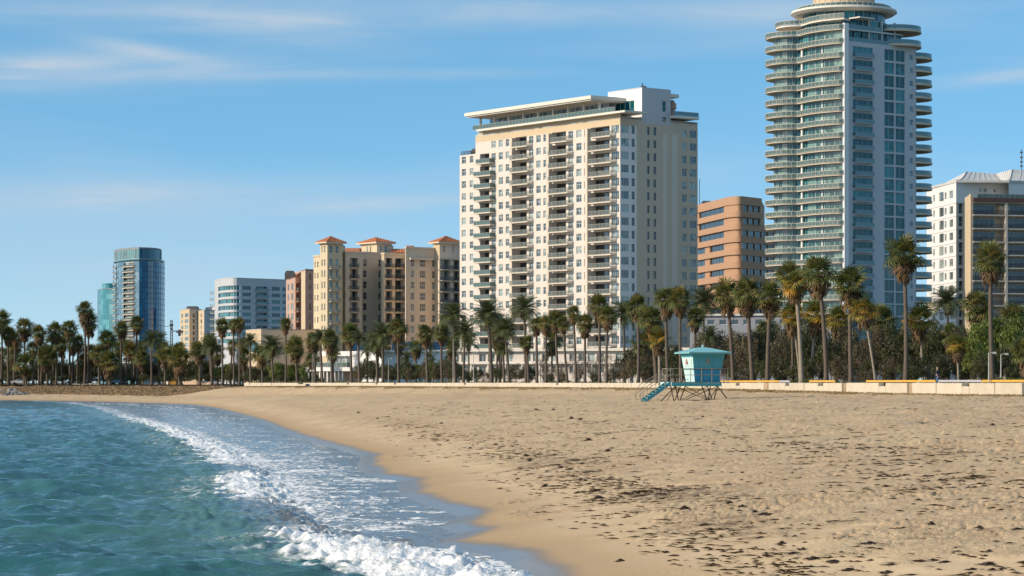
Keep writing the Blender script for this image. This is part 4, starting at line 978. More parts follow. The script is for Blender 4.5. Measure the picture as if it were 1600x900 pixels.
vol(686, 686.5, 722, 680, 403, 'sandst', 'sandst', rb=[(689, 703.5), (707.5, 719)], rows=rws(413, 680), leftlen=.3)
# tile ridges between the turrets
for (p0, p1, d, y0, y1) in ((535, 564, 712, 387, 393), (611, 634, 712, 388, 394.5), (634, 646, 700, 383, 387)):
    F = Fac(P(p0, d), P(p1, d), mr_); mb = MB(); za, zb = ZY(y1, d), ZY(y0, d)
    for i in range(int(F.len / .8)): x = i * .8; mb.quad((x, 0, za), (x + .4, -.14, za), (x + .4, 2.2, zb), (x, 2.4, zb)); mb.quad((x + .4, -.14, za), (x + .8, 0, za), (x + .8, 2.4, zb), (x + .4, 2.2, zb))
    mb.box(0, 2.5, za - 2, F.len, 2.7, zb); mb.build('tile_course', M['tile2'], mr_, F.loc(), F.rz)
# ------------------------------------------------------------------ 7. pink slab building
pk = root_at('pink_block', 'narrow pinkish apartment block left of the tile-roofed block', 'building', P(470, 760))
def simple_face(root, p0, d0, p1, d1, zb, ytop, m, cols, rows, frame='frame', gm='g_dark2', depth=.25, name='wall', bal=()):
    F = Fac(P(p0, d0), P(p1, d1), root); zt = ZY(ytop, d1 if p1 > p0 else d0) ; ops = []
    for (a, b_, h, nx, zoff) in cols:
        for y in rows:
            zc_ = ZY(y, (d0 + d1) / 2) + zoff; o_ = (F.a(a), F.a(b_), zc_ - h / 2, zc_ + h / 2, depth)
            if o_[3] < zt - .3 and o_[2] > 5: ops.append(o_ + (nx,))
    bo = []
    for (a, b_) in bal:
        for y in rows:
            zc_ = ZY(y, (d0 + d1) / 2); o_ = (F.a(a), F.a(b_), zc_ - 1.25, zc_ + 1.15, 1.3)
            if o_[3] < zt - .3 and o_[2] > 5: bo.append(o_)
    wall(F, 0, F.len, zb, zt, [o_[:5] for o_ in ops] + bo, [M[m]], name=name)
    for o_ in ops: window(F, *o_[:4], depth - .05, o_[5], 1, frame, gm)
    for o_ in bo:
        f, p = win_mesh(o_[1] - o_[0], o_[3] - o_[2], 2, 1, 'dframe', gm); q = F.put('balcony_door', f, o_[0], 1.2, o_[2]); new_obj('pane', p, q); balcony(F, o_[0] - .1, o_[1] + .1, o_[2], .6, 0, .2, 'bars', m, 1.0)
    return F, zt
rp = [433 + 15.6 * i for i in range(8)]
F1, z1 = simple_face(pk, 447, 775, 461.5, 756, 3.3, 432.5, 'pink', [(449.5, 452, 2, 1, 0), (455, 458, 2, 1, 0)], rp, gm='g_win')
F2, z2 = simple_face(pk, 461.5, 756, 470.5, 758, 3.3, 433, 'pink', [], rp, bal=[(463, 469)])
F3, z3 = simple_face(pk, 470.5, 752, 477, 744, 3.3, 421, 'cream_warm', [], rp)
F4, z4 = simple_face(pk, 477, 744, 492, 748, 3.3, 421, 'pink', [(482.5, 486.5, 2.1, 1, 0)], rp)
F5, z5 = simple_face(pk, 456, 790, 472, 770, 3.3, 422.5, 'pink', [], rp)
roof_poly(pk, [rel(pk, x) for x in (F1.p, F1.q, F2.q, F2.q + Vector((0, 20)), F1.p + Vector((0, 20)))], z1, .3, 'pink')
roof_poly(pk, [rel(pk, x) for x in (F5.p, F3.p, F3.q, F4.q, F4.q + Vector((0, 25)), F5.p + Vector((0, 12)))], z3, .3, 'pink')
polywall(pk, 'wall', [rel(pk, F2.q), rel(pk, F3.p)], 3.3, z3, M['pink']); gear(pk, [rel(pk, P(453, 775)) + (z1, 3, 2, 2.6)])
# ------------------------------------------------------------------ 8. curved blue-white block
cv = root_at('curved_white_block', 'white mid-rise block with teal window bands and a rounded left end', 'building', P(400, 1100))
zt = ZY(436.5, 1100); F = Fac(P(375, 1090), P(452, 1110), cv); rc = [451 + 10.3 * i for i in range(9)]; ops = []
for (a, b_, nx) in ((379, 392, 4), (400.5, 418, 5), (424.5, 437.5, 4), (441.5, 450, 3)):
    for y in rc:
        zc_ = ZY(y, 1100); ops.append((F.a(a), F.a(b_), zc_ - .85, zc_ + .85, 1.3 if a == 400.5 else .4, nx, a))
wall(F, 0, F.len, 3.3, zt, [o_[:5] for o_ in ops], [M['palegrey']])
for o_ in ops:
    window(F, *o_[:4], o_[4] - .06, o_[5], 1, 'palegrey', 'g_teal', bar=.12)
    if o_[6] == 400.5: balcony(F, o_[0] - .4, o_[1] + .4, o_[2] - .15, .9, 0, .3, 'blue', 'palegrey', 1.0)
e0 = Vector(rel(cv, F.p)); lp = Vector(rel(cv, P(336, 1135))); cur = []
for i in range(15):
    t_ = i / 14; c1 = lp + Vector((1.2, -22)); c2 = e0 - F.u * 9
    cur.append(tuple((1 - t_) ** 3 * lp + 3 * (1 - t_) ** 2 * t_ * c1 + 3 * (1 - t_) * t_ * t_ * c2 + t_ ** 3 * e0))
zr_ = [ZY(y, 1100) for y in rc]
def band_wall(root, pts, rows_, h, zb, zt, m, gm, k0, fm='palegrey'):
    """curved wall in bands, the glass set back between spandrels; first k0 bays solid"""
    edges = [zt] + [v for z in rows_ for v in (z + h, z - h)] + [zb]
    for i in range(0, len(edges) - 1, 2):
        if edges[i] > edges[i + 1]: polywall(root, 'wall', pts, edges[i + 1], edges[i], M[m])
    for z in rows_:
        polywall(root, 'wall', pts[:k0 + 1], z - h, z + h, M[m]); inn = offs(pts, -.35)
        for k in range(k0, len(pts) - 1):
            a, b_ = Vector(inn[k]), Vector(inn[k + 1]); L_ = (b_ - a).length
            f, p = win_mesh(L_, 2 * h, 1, 1, fm, gm, .12); o = new_obj('window', f, root, (a.x, a.y, z - h), atan2(b_.y - a.y, b_.x - a.x)); new_obj('pane', p, o)
        mb = MB()
        for zz_ in (z - h, z + h):
            for k in range(k0, len(pts) - 1): mb.quad((*pts[k], zz_), (*pts[k + 1], zz_), (*inn[k + 1], zz_), (*inn[k], zz_))
        mb.build('sill', M[m], root)
band_wall(cv, cur, zr_, .95, 3.3, zt, 'palegrey', 'g_teal', 6)
for z in zr_:
    for k in (2, 4):
        a, b_ = Vector(offs(cur, .04)[k]), Vector(offs(cur, .04)[k + 1]); f, p = win_mesh(min(2.2, (b_ - a).length * .7), 1.3, 2, 1, 'frame', 'g_win', .08)
        o = new_obj('window', f, cv, (a.x, a.y, z - .6), atan2(b_.y - a.y, b_.x - a.x)); new_obj('pane', p, o)
roof_poly(cv, cur + [rel(cv, F.q), rel(cv, F.q + Vector((0, 30))), (lp.x, lp.y + 20)], zt + .3, .4, 'roofgrey')
polywall(cv, 'wall', [cur[0], (lp.x, lp.y + 20)], 3.3, zt, M['white'])
for i, z in enumerate(zr_):
    s_ = MB().box(-2.2, -1.2, -.25, 0.3, 1.2, 0).build('balcony', M['slab'], cv, (lp.x, lp.y + 1.0, z - 1.0)); new_obj('railing', rail_mesh(2.2, 2.0, 1.0, 'bars'), s_, (-2.15, .9, 0))
# ------------------------------------------------------------------ 9. pair of small cream slabs
sl_ = root_at('small_cream_block', 'small cream block of two narrow towers right of the blue glass tower', 'building', P(305, 1300))
rs = [493 + 9.2 * i for i in range(7)]
a1_, _ = simple_face(sl_, 281.5, 1325, 296, 1300, 3.3, 482.5, 'cream_warm', [(283.5, 286, 2.0, 1, 0), (289, 294.5, 2.0, 2, 0)], rs, gm='g_win')
a2_, za_ = simple_face(sl_, 296, 1300, 310, 1304, 3.3, 482.5, 'tan', [(301, 304.5, 2.2, 1, 0)], rs)
a3_, _ = simple_face(sl_, 310, 1302, 319, 1288, 3.3, 485, 'cream_warm', [(313.5, 315.5, 2.0, 1, 0)], rs, gm='g_win')
a4_, zb_ = simple_face(sl_, 319, 1288, 337, 1296, 3.3, 485, 'palegrey', [(324, 329, 2.2, 1, 0), (332, 334.5, 2.2, 1, 0)], rs)
roof_poly(sl_, [rel(sl_, x) for x in (a1_.p, a1_.q, a2_.q, a2_.q + Vector((0, 30)), a1_.p + Vector((0, 20)))], za_ + .1, .5, 'tan')
roof_poly(sl_, [rel(sl_, x) for x in (a3_.p, a3_.q, a4_.q, a4_.q + Vector((0, 30)), a3_.p + Vector((0, 20)))], zb_ + .1, .5, 'tan')
gear(sl_, [rel(sl_, P(301, 1315)) + (za_, 6, 4, 1.6)])
s3 = root_at('white_far_block', 'white flat-topped building peeping out behind the two small cream towers', 'building', P(330, 1400))
F_, z_ = simple_face(s3, 321, 1420, 341, 1395, 3.3, 478.5, 'white', [(324, 327, 2.2, 1, 0), (333, 337, 2.2, 1, 0)], [487, 497, 507, 517])
F2_, _ = simple_face(s3, 341, 1395, 352, 1400, 3.3, 478.5, 'palegrey', [], [487]); roof_poly(s3, [rel(s3, x) for x in (F_.p, F_.q, F2_.q, F2_.q + Vector((0, 30)))], z_, .5, 'white')
# ------------------------------------------------------------------ 10. blue glass tower and its turquoise neighbour
bt = root_at('blue_glass_tower', 'rounded deep blue glass tower with a lit strip of cream balconies', 'building', P(217, 1400))
Ac = Vector((0, 0)); dT = 1400
def bp_(px, d): return Vector(rel(bt, P(px, d)))
def bez(p, a, b_, q, n): return [tuple((1 - i / n) ** 3 * p + 3 * (1 - i / n) ** 2 * (i / n) * a + 3 * (1 - i / n) * (i / n) ** 2 * b_ + (i / n) ** 3 * q) for i in range(n + 1)]
left = bez(bp_(177, 1432), bp_(177, 1416), bp_(190, 1402), bp_(217.5, 1392), 11)
right = bez(bp_(217.5, 1392), bp_(235, 1393), bp_(257, 1398), bp_(257.5, 1425), 12)
zt = ZY(405, 1400); zc1 = ZY(387, 1400); fl = [ZY(409 + 8.3 * i, 1400) for i in range(19)]
full = left + right[1:]
bandsm = [None] * 23
seq = ['g_sky', 'g_sky', 'BAL', 'BAL2', 'g_sky', 'g_sky', 'g_sky', 'BAL2', 'BAL2', 'BAL', 'g_sky', 'g_blue', 'g_blue', 'g_blue', 'g_blue2', 'g_blue2', 'g_blue', 'g_blue', 'g_blue', 'g_blue', 'g_blue2', 'g_blue', 'g_blue']
MBc = {}
for i, z in enumerate(fl):
    h = 2.9
    for k in range(len(full) - 1):
        a, b_ = Vector(full[k]), Vector(full[k + 1]); L_ = (b_ - a).length; rz = atan2(b_.y - a.y, b_.x - a.x); s_ = seq[k % len(seq)]
        if s_.startswith('BAL'):
            if (k, 0) not in MBc: MBc[(k, 0)] = (MB().box(0, -.9, -.3, L_, 1.2, 0).mesh('balcony', M['sandst']), rail_mesh(L_, .85, 1.0, 'clear', False), win_mesh(L_, 2.5, 2, 1, 'slab', 'g_dark' if s_ == 'BAL' else 'g_win', .25))
            s1, r1, (f, p) = MBc[(k, 0)]
            o = new_obj('balcony', s1, bt, (a.x, a.y, z - 2.7), rz); new_obj('railing', r1, o)
            u_ = Vector((cos(rz), sin(rz))); q = new_obj('balcony_door', f, bt, (a.x - u_.y * 1.0, a.y + u_.x * 1.0, z - 2.7), rz); new_obj('pane', p, q)
        else:
            if (k, 1) not in MBc:
                f = MB(); f.box(0, -.08, 0, .14, .04, h); f.box(.14, -.06, 0, L_, .03, .25); p = MB(); p.quad((0, 0, 0), (L_, 0, 0), (L_, 0, h), (0, 0, h)); MBc[(k, 1)] = (f.mesh('window', M['g_sky' if s_ == 'g_sky' else 'bluefence']), p.mesh('pane', M[s_]))
            f, p = MBc[(k, 1)]; q = new_obj('window', f, bt, (a.x, a.y, z - 2.9), rz); new_obj('pane', p, q)
ctr = Vector(rel(bt, P(217, 1420)))
ins = [tuple(Vector(p).lerp(ctr, .10)) for p in full]
MB().prism(ins + [bp_(250, 1450)[:], bp_(184, 1452)[:]], 3.3, zt - .6).build('core', M['railblue'], bt)
roof_poly(bt, [tuple(Vector(p) * 1.0) for p in full] + [tuple(bp_(250, 1450)), tuple(bp_(184, 1452))], zt, .6, 'railblue')
up_l = [tuple(Vector(p).lerp(ctr, .03)) for p in left]; up_r = [tuple(Vector(p).lerp(ctr, .12)) for p in right]; upf = up_l + up_r[1:]
for k in range(len(upf) - 1):
    a, b_ = Vector(upf[k]), Vector(upf[k + 1]); L_ = (b_ - a).length; nn = 2
    for j in range(nn):
        f, p = win_mesh(L_ / nn, zc1 - zt - .8, 2, 1, 'frame' if k < 11 else 'bluefence', 'g_teal' if k < 11 else 'g_cyan', .14)
        aa_ = a.lerp(b_, j / nn); q = new_obj('window', f, bt, (aa_.x, aa_.y, zt), atan2(b_.y - a.y, b_.x - a.x)); new_obj('pane', p, q)
roof_poly(bt, upf + [tuple(bp_(247, 1446)), tuple(bp_(186, 1448))], zc1, .9, 'greywall')
MB().prism([tuple(Vector(p).lerp(ctr, .14)) for p in upf], zt, zc1 - .9).build('core', M['railblue'], bt)
tt = root_at('turquoise_tower', 'shorter turquoise glass tower tucked against the left side of the blue glass tower', 'building', P(165, 1500))
L2 = bez(Vector(rel(tt, P(152.5, 1520))), Vector(rel(tt, P(152.5, 1500))), Vector(rel(tt, P(164, 1490))), Vector(rel(tt, P(184, 1488))), 8)
for i in range(16):
    z = ZY(452 + 8.0 * i, 1500)
    for k in range(8):
        a, b_ = Vector(L2[k]), Vector(L2[k + 1]); L_ = (b_ - a).length
        f, p = win_mesh(round(L_, 1), 3.0, 2, 1, 'railblue', 'g_cyan', .12); q = new_obj('window', f, tt, (a.x, a.y, z - 3.0), atan2(b_.y - a.y, b_.x - a.x)); new_obj('pane', p, q)
MB().prism([tuple(Vector(p) + Vector((.3, .4))) for p in L2] + [tuple(Vector(L2[-1]) + Vector((0, 30))), tuple(Vector(L2[0]) + Vector((0, 20)))], 3.3, ZY(452, 1500) - .2).build('core', M['railblue'], tt)
roof_poly(tt, L2 + [tuple(Vector(L2[-1]) + Vector((0, 30))), tuple(Vector(L2[0]) + Vector((0, 20)))], ZY(451, 1500), .5, 'greywall')
c2 = rel(tt, P(172, 1505)); MB().prism(disc(5, 16, c2[0], c2[1]), ZY(452, 1500), ZY(442.5, 1500)).build('roof_drum', M['g_cyan'], tt)
# ------------------------------------------------------------------ 11. low buildings and the mast
lw_ = root_at('low_podium', 'low long beige podium building below the curved white block', 'building', P(430, 700))
F, z = simple_face(lw_, 384, 705, 408, 690, 3.3, 515, 'cream_warm', [(386, 404, 2.6, 5, -4)], [520], gm='g_teal'); F2, z = simple_face(lw_, 408, 690, 497, 700, 3.3, 515, 'sandst', [(410, 430, 2.0, 5, -5), (434, 450, 2.0, 4, -5), (455, 475, 2, 4, -5)], [520])
roof_poly(lw_, [rel(lw_, x) for x in (F.p, F.q, F2.q, F2.q + Vector((0, 25)), F.p + Vector((0, 15)))], z, .3, 'sandst')
pv = root_at('white_pavilion', 'white two-storey pavilion with a glazed upper deck behind the palm trunks', 'building', P(520, 512))
F = Fac(P(476, 522), P(562, 512), pv); zz1, zz2, zz3 = F.z(520, 549), F.z(520, 574), F.z(520, 580)
MB().box(F.a(496), 0, F.z(520, 556.5), F.len, 12, zz1).build('parapet', M['white'], pv, F.loc(), F.rz); MB().box(0, -1, zz3, F.a(562), 12, zz2).build('balcony', M['white'], pv, F.loc(), F.rz)
nW = 9; w0 = F.a(508)
for i in range(nW): window(F, w0 + i * 1.03, w0 + i * 1.03 + .98, zz2 + .02, F.z(520, 556.6), 1.0, 1, 1, 'frame', 'g_win')
MB().box(F.a(547), 0.3, zz2, F.a(562), 11.5, F.z(520, 556.6)).build('wall', M['white'], pv, F.loc(), F.rz)
MB().box(F.a(478), 3, 3.3, F.a(560), 11.5, zz3 - .01).build('wall', M['tan'], pv, F.loc(), F.rz)
F.put('railing', rail_mesh(F.a(545) - F.a(492), .01, 1.0, 'clear', False), F.a(492), -.6, zz2)
for i in range(11): MB().box(-.14, -.14, 3.4, .14, .14, zz3).build('column', M['white'], pv, F.loc(.6 + i * 1.07, -.5), F.rz)
gw = root_at('white_annex', 'white walled annex below the long blue screen, right of the pavilion', 'building', P(620, 490))
F, z = simple_face(gw, 560, 486, 596, 480, 3.3, 548, 'white', [(569, 575, 1.6, 2, -2.6)], [558], gm='g_win'); F2, z2 = simple_face(gw, 596, 482, 704, 486, 3.3, 548.5, 'white', [(616, 623, 2.2, 2, -3), (634, 640, 2.2, 1, -1), (655, 664, 1.8, 2, -3)], [556])
roof_poly(gw, [rel(gw, x) for x in (F.p, F.q, F2.q, F2.q + Vector((0, 20)), F.p + Vector((0, 20)))], z + .1, .3, 'white')
bf = root_at('blue_screen', 'long dark blue mesh screen in front of the tile-roofed apartment block', 'fence', P(620, 500))
for i, (a, b_) in enumerate([(549, 576), (576, 598), (612, 634), (634, 656), (656, 676), (676, 698)]):
    F = Fac(P(a, 545), P(b_, 545), bf); MB().box(.05, 0, ZY(547, 545), F.len - .05, .08, ZY(534.5, 545)).build('screen_panel', M['bluefence'], bf, F.loc(), F.rz)
    MB().box(-.08, -.06, ZY(549, 545) - 8, .08, .14, ZY(534, 545)).build('post', M['greywall'], bf, F.loc(), F.rz)
fs = thing('mast', 'dark lattice mast between the blue tower and the small cream block', 'mast', (*P(268, 900), 0))
mb = MB(); s = 900 / FPX
for sx_ in (-.5, .5):
    for sy_ in (-.5, .5): mb.tube([(sx_, sy_, 3.5), (sx_ * .5, sy_ * .5, ZY(500, 900))], .12, 4)
z_ = 6
while z_ < ZY(503, 900): mb.tube([(-.5, -.5, z_), (.5, -.5, z_ + 1)], .07, 3); mb.tube([(.5, -.5, z_), (-.5, -.5, z_ + 1)], .07, 3); z_ += 1
mb.build('mast_frame', M['roofdark'], fs)
for y_, r in ((507, .9), (513, .55)): MB().frustum(disc(r * .5, 10, 0, 0), disc(r, 10, 0, 0), ZY(y_ + 2.5, 900), ZY(y_, 900)).build('platform', M['roofdark'], fs)
mb = MB(); mb.box(.3, -.3, ZY(518, 900), 4.2, .3, ZY(516.5, 900)); mb.box(2.4, -.6, ZY(525, 900), 3.2, .6, ZY(515, 900)); mb.box(1.8, -1.2, ZY(520, 900), 3.9, 1.2, ZY(518.2, 900)); mb.build('arm', M['roofdark'], fs)
mb = MB(); mb.tube([(0, 0, ZY(510, 900)), (-2.6, 0, ZY(510, 900))], .07, 4); mb.build('spar', M['roofdark'], fs)
sh = root_at('white_shed', 'small white flat-roofed kiosk among the palms below the antenna mast', 'kiosk', P(262, 700))
F, z = simple_face(sh, 249, 702, 262, 698, 3.3, 545, 'white', [(252, 257, 1.6, 1, -3)], [546]); F2, z = simple_face(sh, 262, 698, 272, 704, 3.3, 545, 'palegrey', [], []); roof_poly(sh, [rel(sh, x) for x in (F.p, F.q, F2.q, F2.q + Vector((0, 9)))], z + .2, .4, 'white')
# ------------------------------------------------------------------ palms and trees
def leafmat(name, c0, c1, c2=None, trans=0.25, rough=0.55, scale=0.8):
    m, t, b = MAT(name); L = t.links; oi = N(t, 'ShaderNodeObjectInfo'); tc = N(t, 'ShaderNodeTexCoord')
    n = N(t, 'ShaderNodeTexNoise'); n.inputs['Scale'].default_value = scale; n.inputs['Detail'].default_value = 4; L.new(tc.outputs['Object'], n.inputs['Vector'])
    f = mth(t, 'ADD', mth(t, 'MULTIPLY', oi.outputs['Random'], 0.6), mth(t, 'MULTIPLY', n.outputs[0], 0.5), clamp=True)
    colr = mixc(t, f, c0, c1)
    if c2:
        colr = mixc(t, mrange(t, mth(t, 'FRACT', mth(t, 'MULTIPLY', oi.outputs['Random'], 7.31)), 0.70, 0.92), colr, c2)
    L.new(colr, b.inputs['Base Color']); b.inputs['Roughness'].default_value = rough; b.inputs['Specular IOR Level'].default_value = 0.35
    tr = N(t, 'ShaderNodeBsdfTranslucent'); L.new(colr, tr.inputs[0]); mx = N(t, 'ShaderNodeMixShader'); mx.inputs[0].default_value = trans
    L.new(b.outputs[0], mx.inputs[1]); L.new(tr.outputs[0], mx.inputs[2]); L.new(mx.outputs[0], t.nodes['Material Output'].inputs[0]); return m
M['fan'] = leafmat('fan_palm_leaf', (0.048, 0.066, 0.016), (0.145, 0.155, 0.036), (0.20, 0.155, 0.04))
M['fanY'] = leafmat('yellowing_palm_leaf', (0.12, 0.125, 0.022), (0.34, 0.25, 0.035), (0.46, 0.24, 0.02))
M['date'] = leafmat('date_palm_leaf', (0.050, 0.068, 0.028), (0.14, 0.155, 0.058))
M['dead'] = leafmat('dead_palm_leaf', (0.07, 0.045, 0.024), (0.18, 0.115, 0.058), None, 0.1, 0.9)
M['bark'] = mat('palm_bark', (0.10, 0.076, 0.055), 0.9, 0.4, 2.0, bump=0.03, bscale=9)
M['barkp'] = mat('pale_bark', (0.24, 0.20, 0.15), 0.9, 0.35, 2.0, bump=0.03, bscale=7)
M['leafD'] = leafmat('dark_olive_leaf', (0.026, 0.032, 0.010), (0.085, 0.086, 0.024), None, 0.2)
M['leafB'] = leafmat('brown_olive_leaf', (0.055, 0.042, 0.020), (0.125, 0.094, 0.042), None, 0.15)
M['leafG'] = leafmat('bright_green_leaf', (0.050, 0.080, 0.012), (0.16, 0.19, 0.032), None, 0.3)
M['leafR'] = leafmat('dry_brown_leaf', (0.12, 0.085, 0.06), (0.21, 0.15, 0.105), None, 0.1)
rnd = random.Random(11)
def fan_frond(seed, droop, dead=False):
    r = random.Random(seed); mb = MB(); pet = 0.50
    pts = [(0, 0, 0), (pet * .5, 0, .012), (pet, 0, 0)]
    mb.tube(pts, [.018, .014, .011], 3, 1 if not dead else 0, cap=False)
    n = 17; hub = Vector((pet - .02, 0, 0)); prev = None
    for i in range(n):
        a = radians(-118 + 236 * i / (n - 1) + r.uniform(-3, 3)); ln = (0.52 if not dead else .5) * (0.78 + .22 * cos(a * .7)) * r.uniform(.9, 1.06)
        d = Vector((cos(a), sin(a), 0)); s = Vector((-sin(a), cos(a), 0)); w = .036
        z1 = .045 * cos(a * 1.5) + (.02 if i % 2 else -.02); b1 = hub + d * ln * .55 + Vector((0, 0, z1)); b2 = hub + d * ln * .86 + Vector((0, 0, z1 - droop * .6)); b3 = hub + d * ln + Vector((0, 0, z1 - droop * 1.5))
        h0 = tuple(hub); L1, R1 = b1 - s * w, b1 + s * w; L2, R2 = b2 - s * w * .55, b2 + s * w * .55
        mb.tri(h0, tuple(L1), tuple(R1)); mb.quad(tuple(L1), tuple(L2), tuple(R2), tuple(R1)); mb.tri(tuple(L2), tuple(b3), tuple(R2))
    return mb
def date_frond(seed, arch):
    r = random.Random(seed); mb = MB(); P_ = []
    for i in range(9):
        s = i / 8; P_.append(Vector((s * (1 - .12 * arch * s), 0, .28 * s - (.28 + arch * .42) * s * s)))
    mb.tube([tuple(p) for p in P_], [.02 * (1 - .8 * i / 8) + .003 for i in range(9)], 3, 0, cap=False)
    n = 24
    for i in range(1, n):
        s = .10 + .9 * i / n; k = min(7, int(s * 8)); p = P_[k].lerp(P_[k + 1], s * 8 - k); t_ = (P_[k + 1] - P_[k]).normalized()
        ln = .30 * (sin(pi * min(1, s * .9 + .12)) ** .7) + .03
        for sd in (-1, 1):
            d = (t_ * .75 + Vector((0, sd * .8, .32)) + Vector((r.uniform(-.1, .1), 0, r.uniform(-.15, .1)))).normalized(); q = p + d * ln; q.z -= .05; w = t_ * .017
            mb.quad(tuple(p - w), tuple(p + w), tuple(q + w * .5), tuple(q - w * .3))
    return mb
FANS = [fan_frond(i, d).mesh('frond', [M['fan'], M['fan']]) for i, d in enumerate((.02, .08, .14, .2))]
FANSY = [fan_frond(i + 9, d).mesh('frond', [M['fanY'], M['fanY']]) for i, d in enumerate((.05, .12, .2))]
DEADS = [fan_frond(i + 20, d, True).mesh('dead_frond', [M['dead'], M['dead']]) for i, d in enumerate((.25, .4))]
DATES = [date_frond(i, a).mesh('frond', [M['date']]) for i, a in enumerate((.5, .8, 1.1, 1.3))]
def skirt_mesh(seed):
    r = random.Random(seed); mb = MB()
    for i in range(90):
        a = r.uniform(0, 2 * pi); z0 = r.uniform(-.9, -.02); ra = .10 + .03 * r.random(); out = .20 + .26 * r.random() * (1 + z0 * .5)
        ln = r.uniform(.35, .6); d = Vector((cos(a), sin(a), 0)); s = Vector((-sin(a), cos(a), 0)) * r.uniform(.04, .1)
        p0 = d * ra + Vector((0, 0, z0)); p1 = d * out + Vector((0, 0, z0 - ln * .45)); p2 = d * (out * .8) + Vector((0, 0, z0 - ln))
        mb.quad(tuple(p0 - s * .4), tuple(p0 + s * .4), tuple(p1 + s), tuple(p1 - s)); mb.tri(tuple(p1 - s), tuple(p1 + s), tuple(p2))
    return mb.mesh('dead_frond_skirt', [M['dead']])
SKIRTS = [skirt_mesh(i) for i in range(3)]
def trunk_mesh(bend, seed, flare=1.7, ring=True, rt=.8):
    r = random.Random(seed); pts, rad = [], []; n = 14
    for i in range(n + 1):
        s = i / n; pts.append((bend * s * s + .15 * bend * sin(s * 6) * .3, .3 * bend * sin(s * 3), s)); rad.append((1 + (flare - 1) * math.exp(-s * 14)) * (1 - (1 - rt) * s) * r.uniform(.93, 1.07))
    # unit trunk: radius given in units of 1, height 1; scaled per tree
    mb = MB(); rings = []; K = 9
    for k, p in enumerate(pts):
        rings.append(len(mb.v))
        for j in range(K): w = 2 * pi * j / K; mb.v.append((p[0] + rad[k] * cos(w), p[1] + rad[k] * sin(w), p[2]))
    for k in range(n):
        for j in range(K): j2 = (j + 1) % K; mb.f.append((rings[k] + j, rings[k] + j2, rings[k + 1] + j2, rings[k + 1] + j)); mb.m.append(0)
    return mb
TRK = {}
def get_trunk(bq, rad, mt):
    k = (bq, mt)
    if k not in TRK: TRK[k] = [trunk_mesh(0, s).mesh('trunk', [M[mt]], True) for s in (1, 2, 3)]
    return rnd.choice(TRK[k])
CNT = [0]
LAND = [(0, 60, 'at the far left edge'), (60, 150, 'left of the turquoise tower'), (150, 262, 'below the blue glass tower'), (262, 335, 'below the small cream block'), (335, 447, 'below the curved white block'),
        (447, 500, 'below the pinkish block'), (500, 600, 'before the tile-roofed block'), (600, 718, 'before the tile-roofed block, right half'), (718, 860, 'before the cream tower, left half'), (860, 975, 'before the cream tower, right half'),
        (975, 1085, 'behind the lifeguard tower stairs'), (1085, 1200, 'before the orange block'), (1200, 1320, 'before the round tower balconies'), (1320, 1440, 'before the white slab face'), (1440, 1507, 'before the mansard building'), (1507, 1700, 'before the tan balcony block')]
ORD = 'first second third fourth fifth sixth seventh eighth ninth tenth eleventh twelfth thirteenth fourteenth fifteenth sixteenth seventeenth eighteenth nineteenth twentieth'.split()
REG = []
def place_name(px):
    for a, b_, n in LAND:
        if a <= px < b_: return n
    return 'at the far left edge' if px < 0 else 'at the right edge'
def wall_d(px): return 1 / (0.005495 - 3.04e-6 * (1598 - px)) if px > 380 else 560 + (380 - px) * .42 if px > 190 else 640
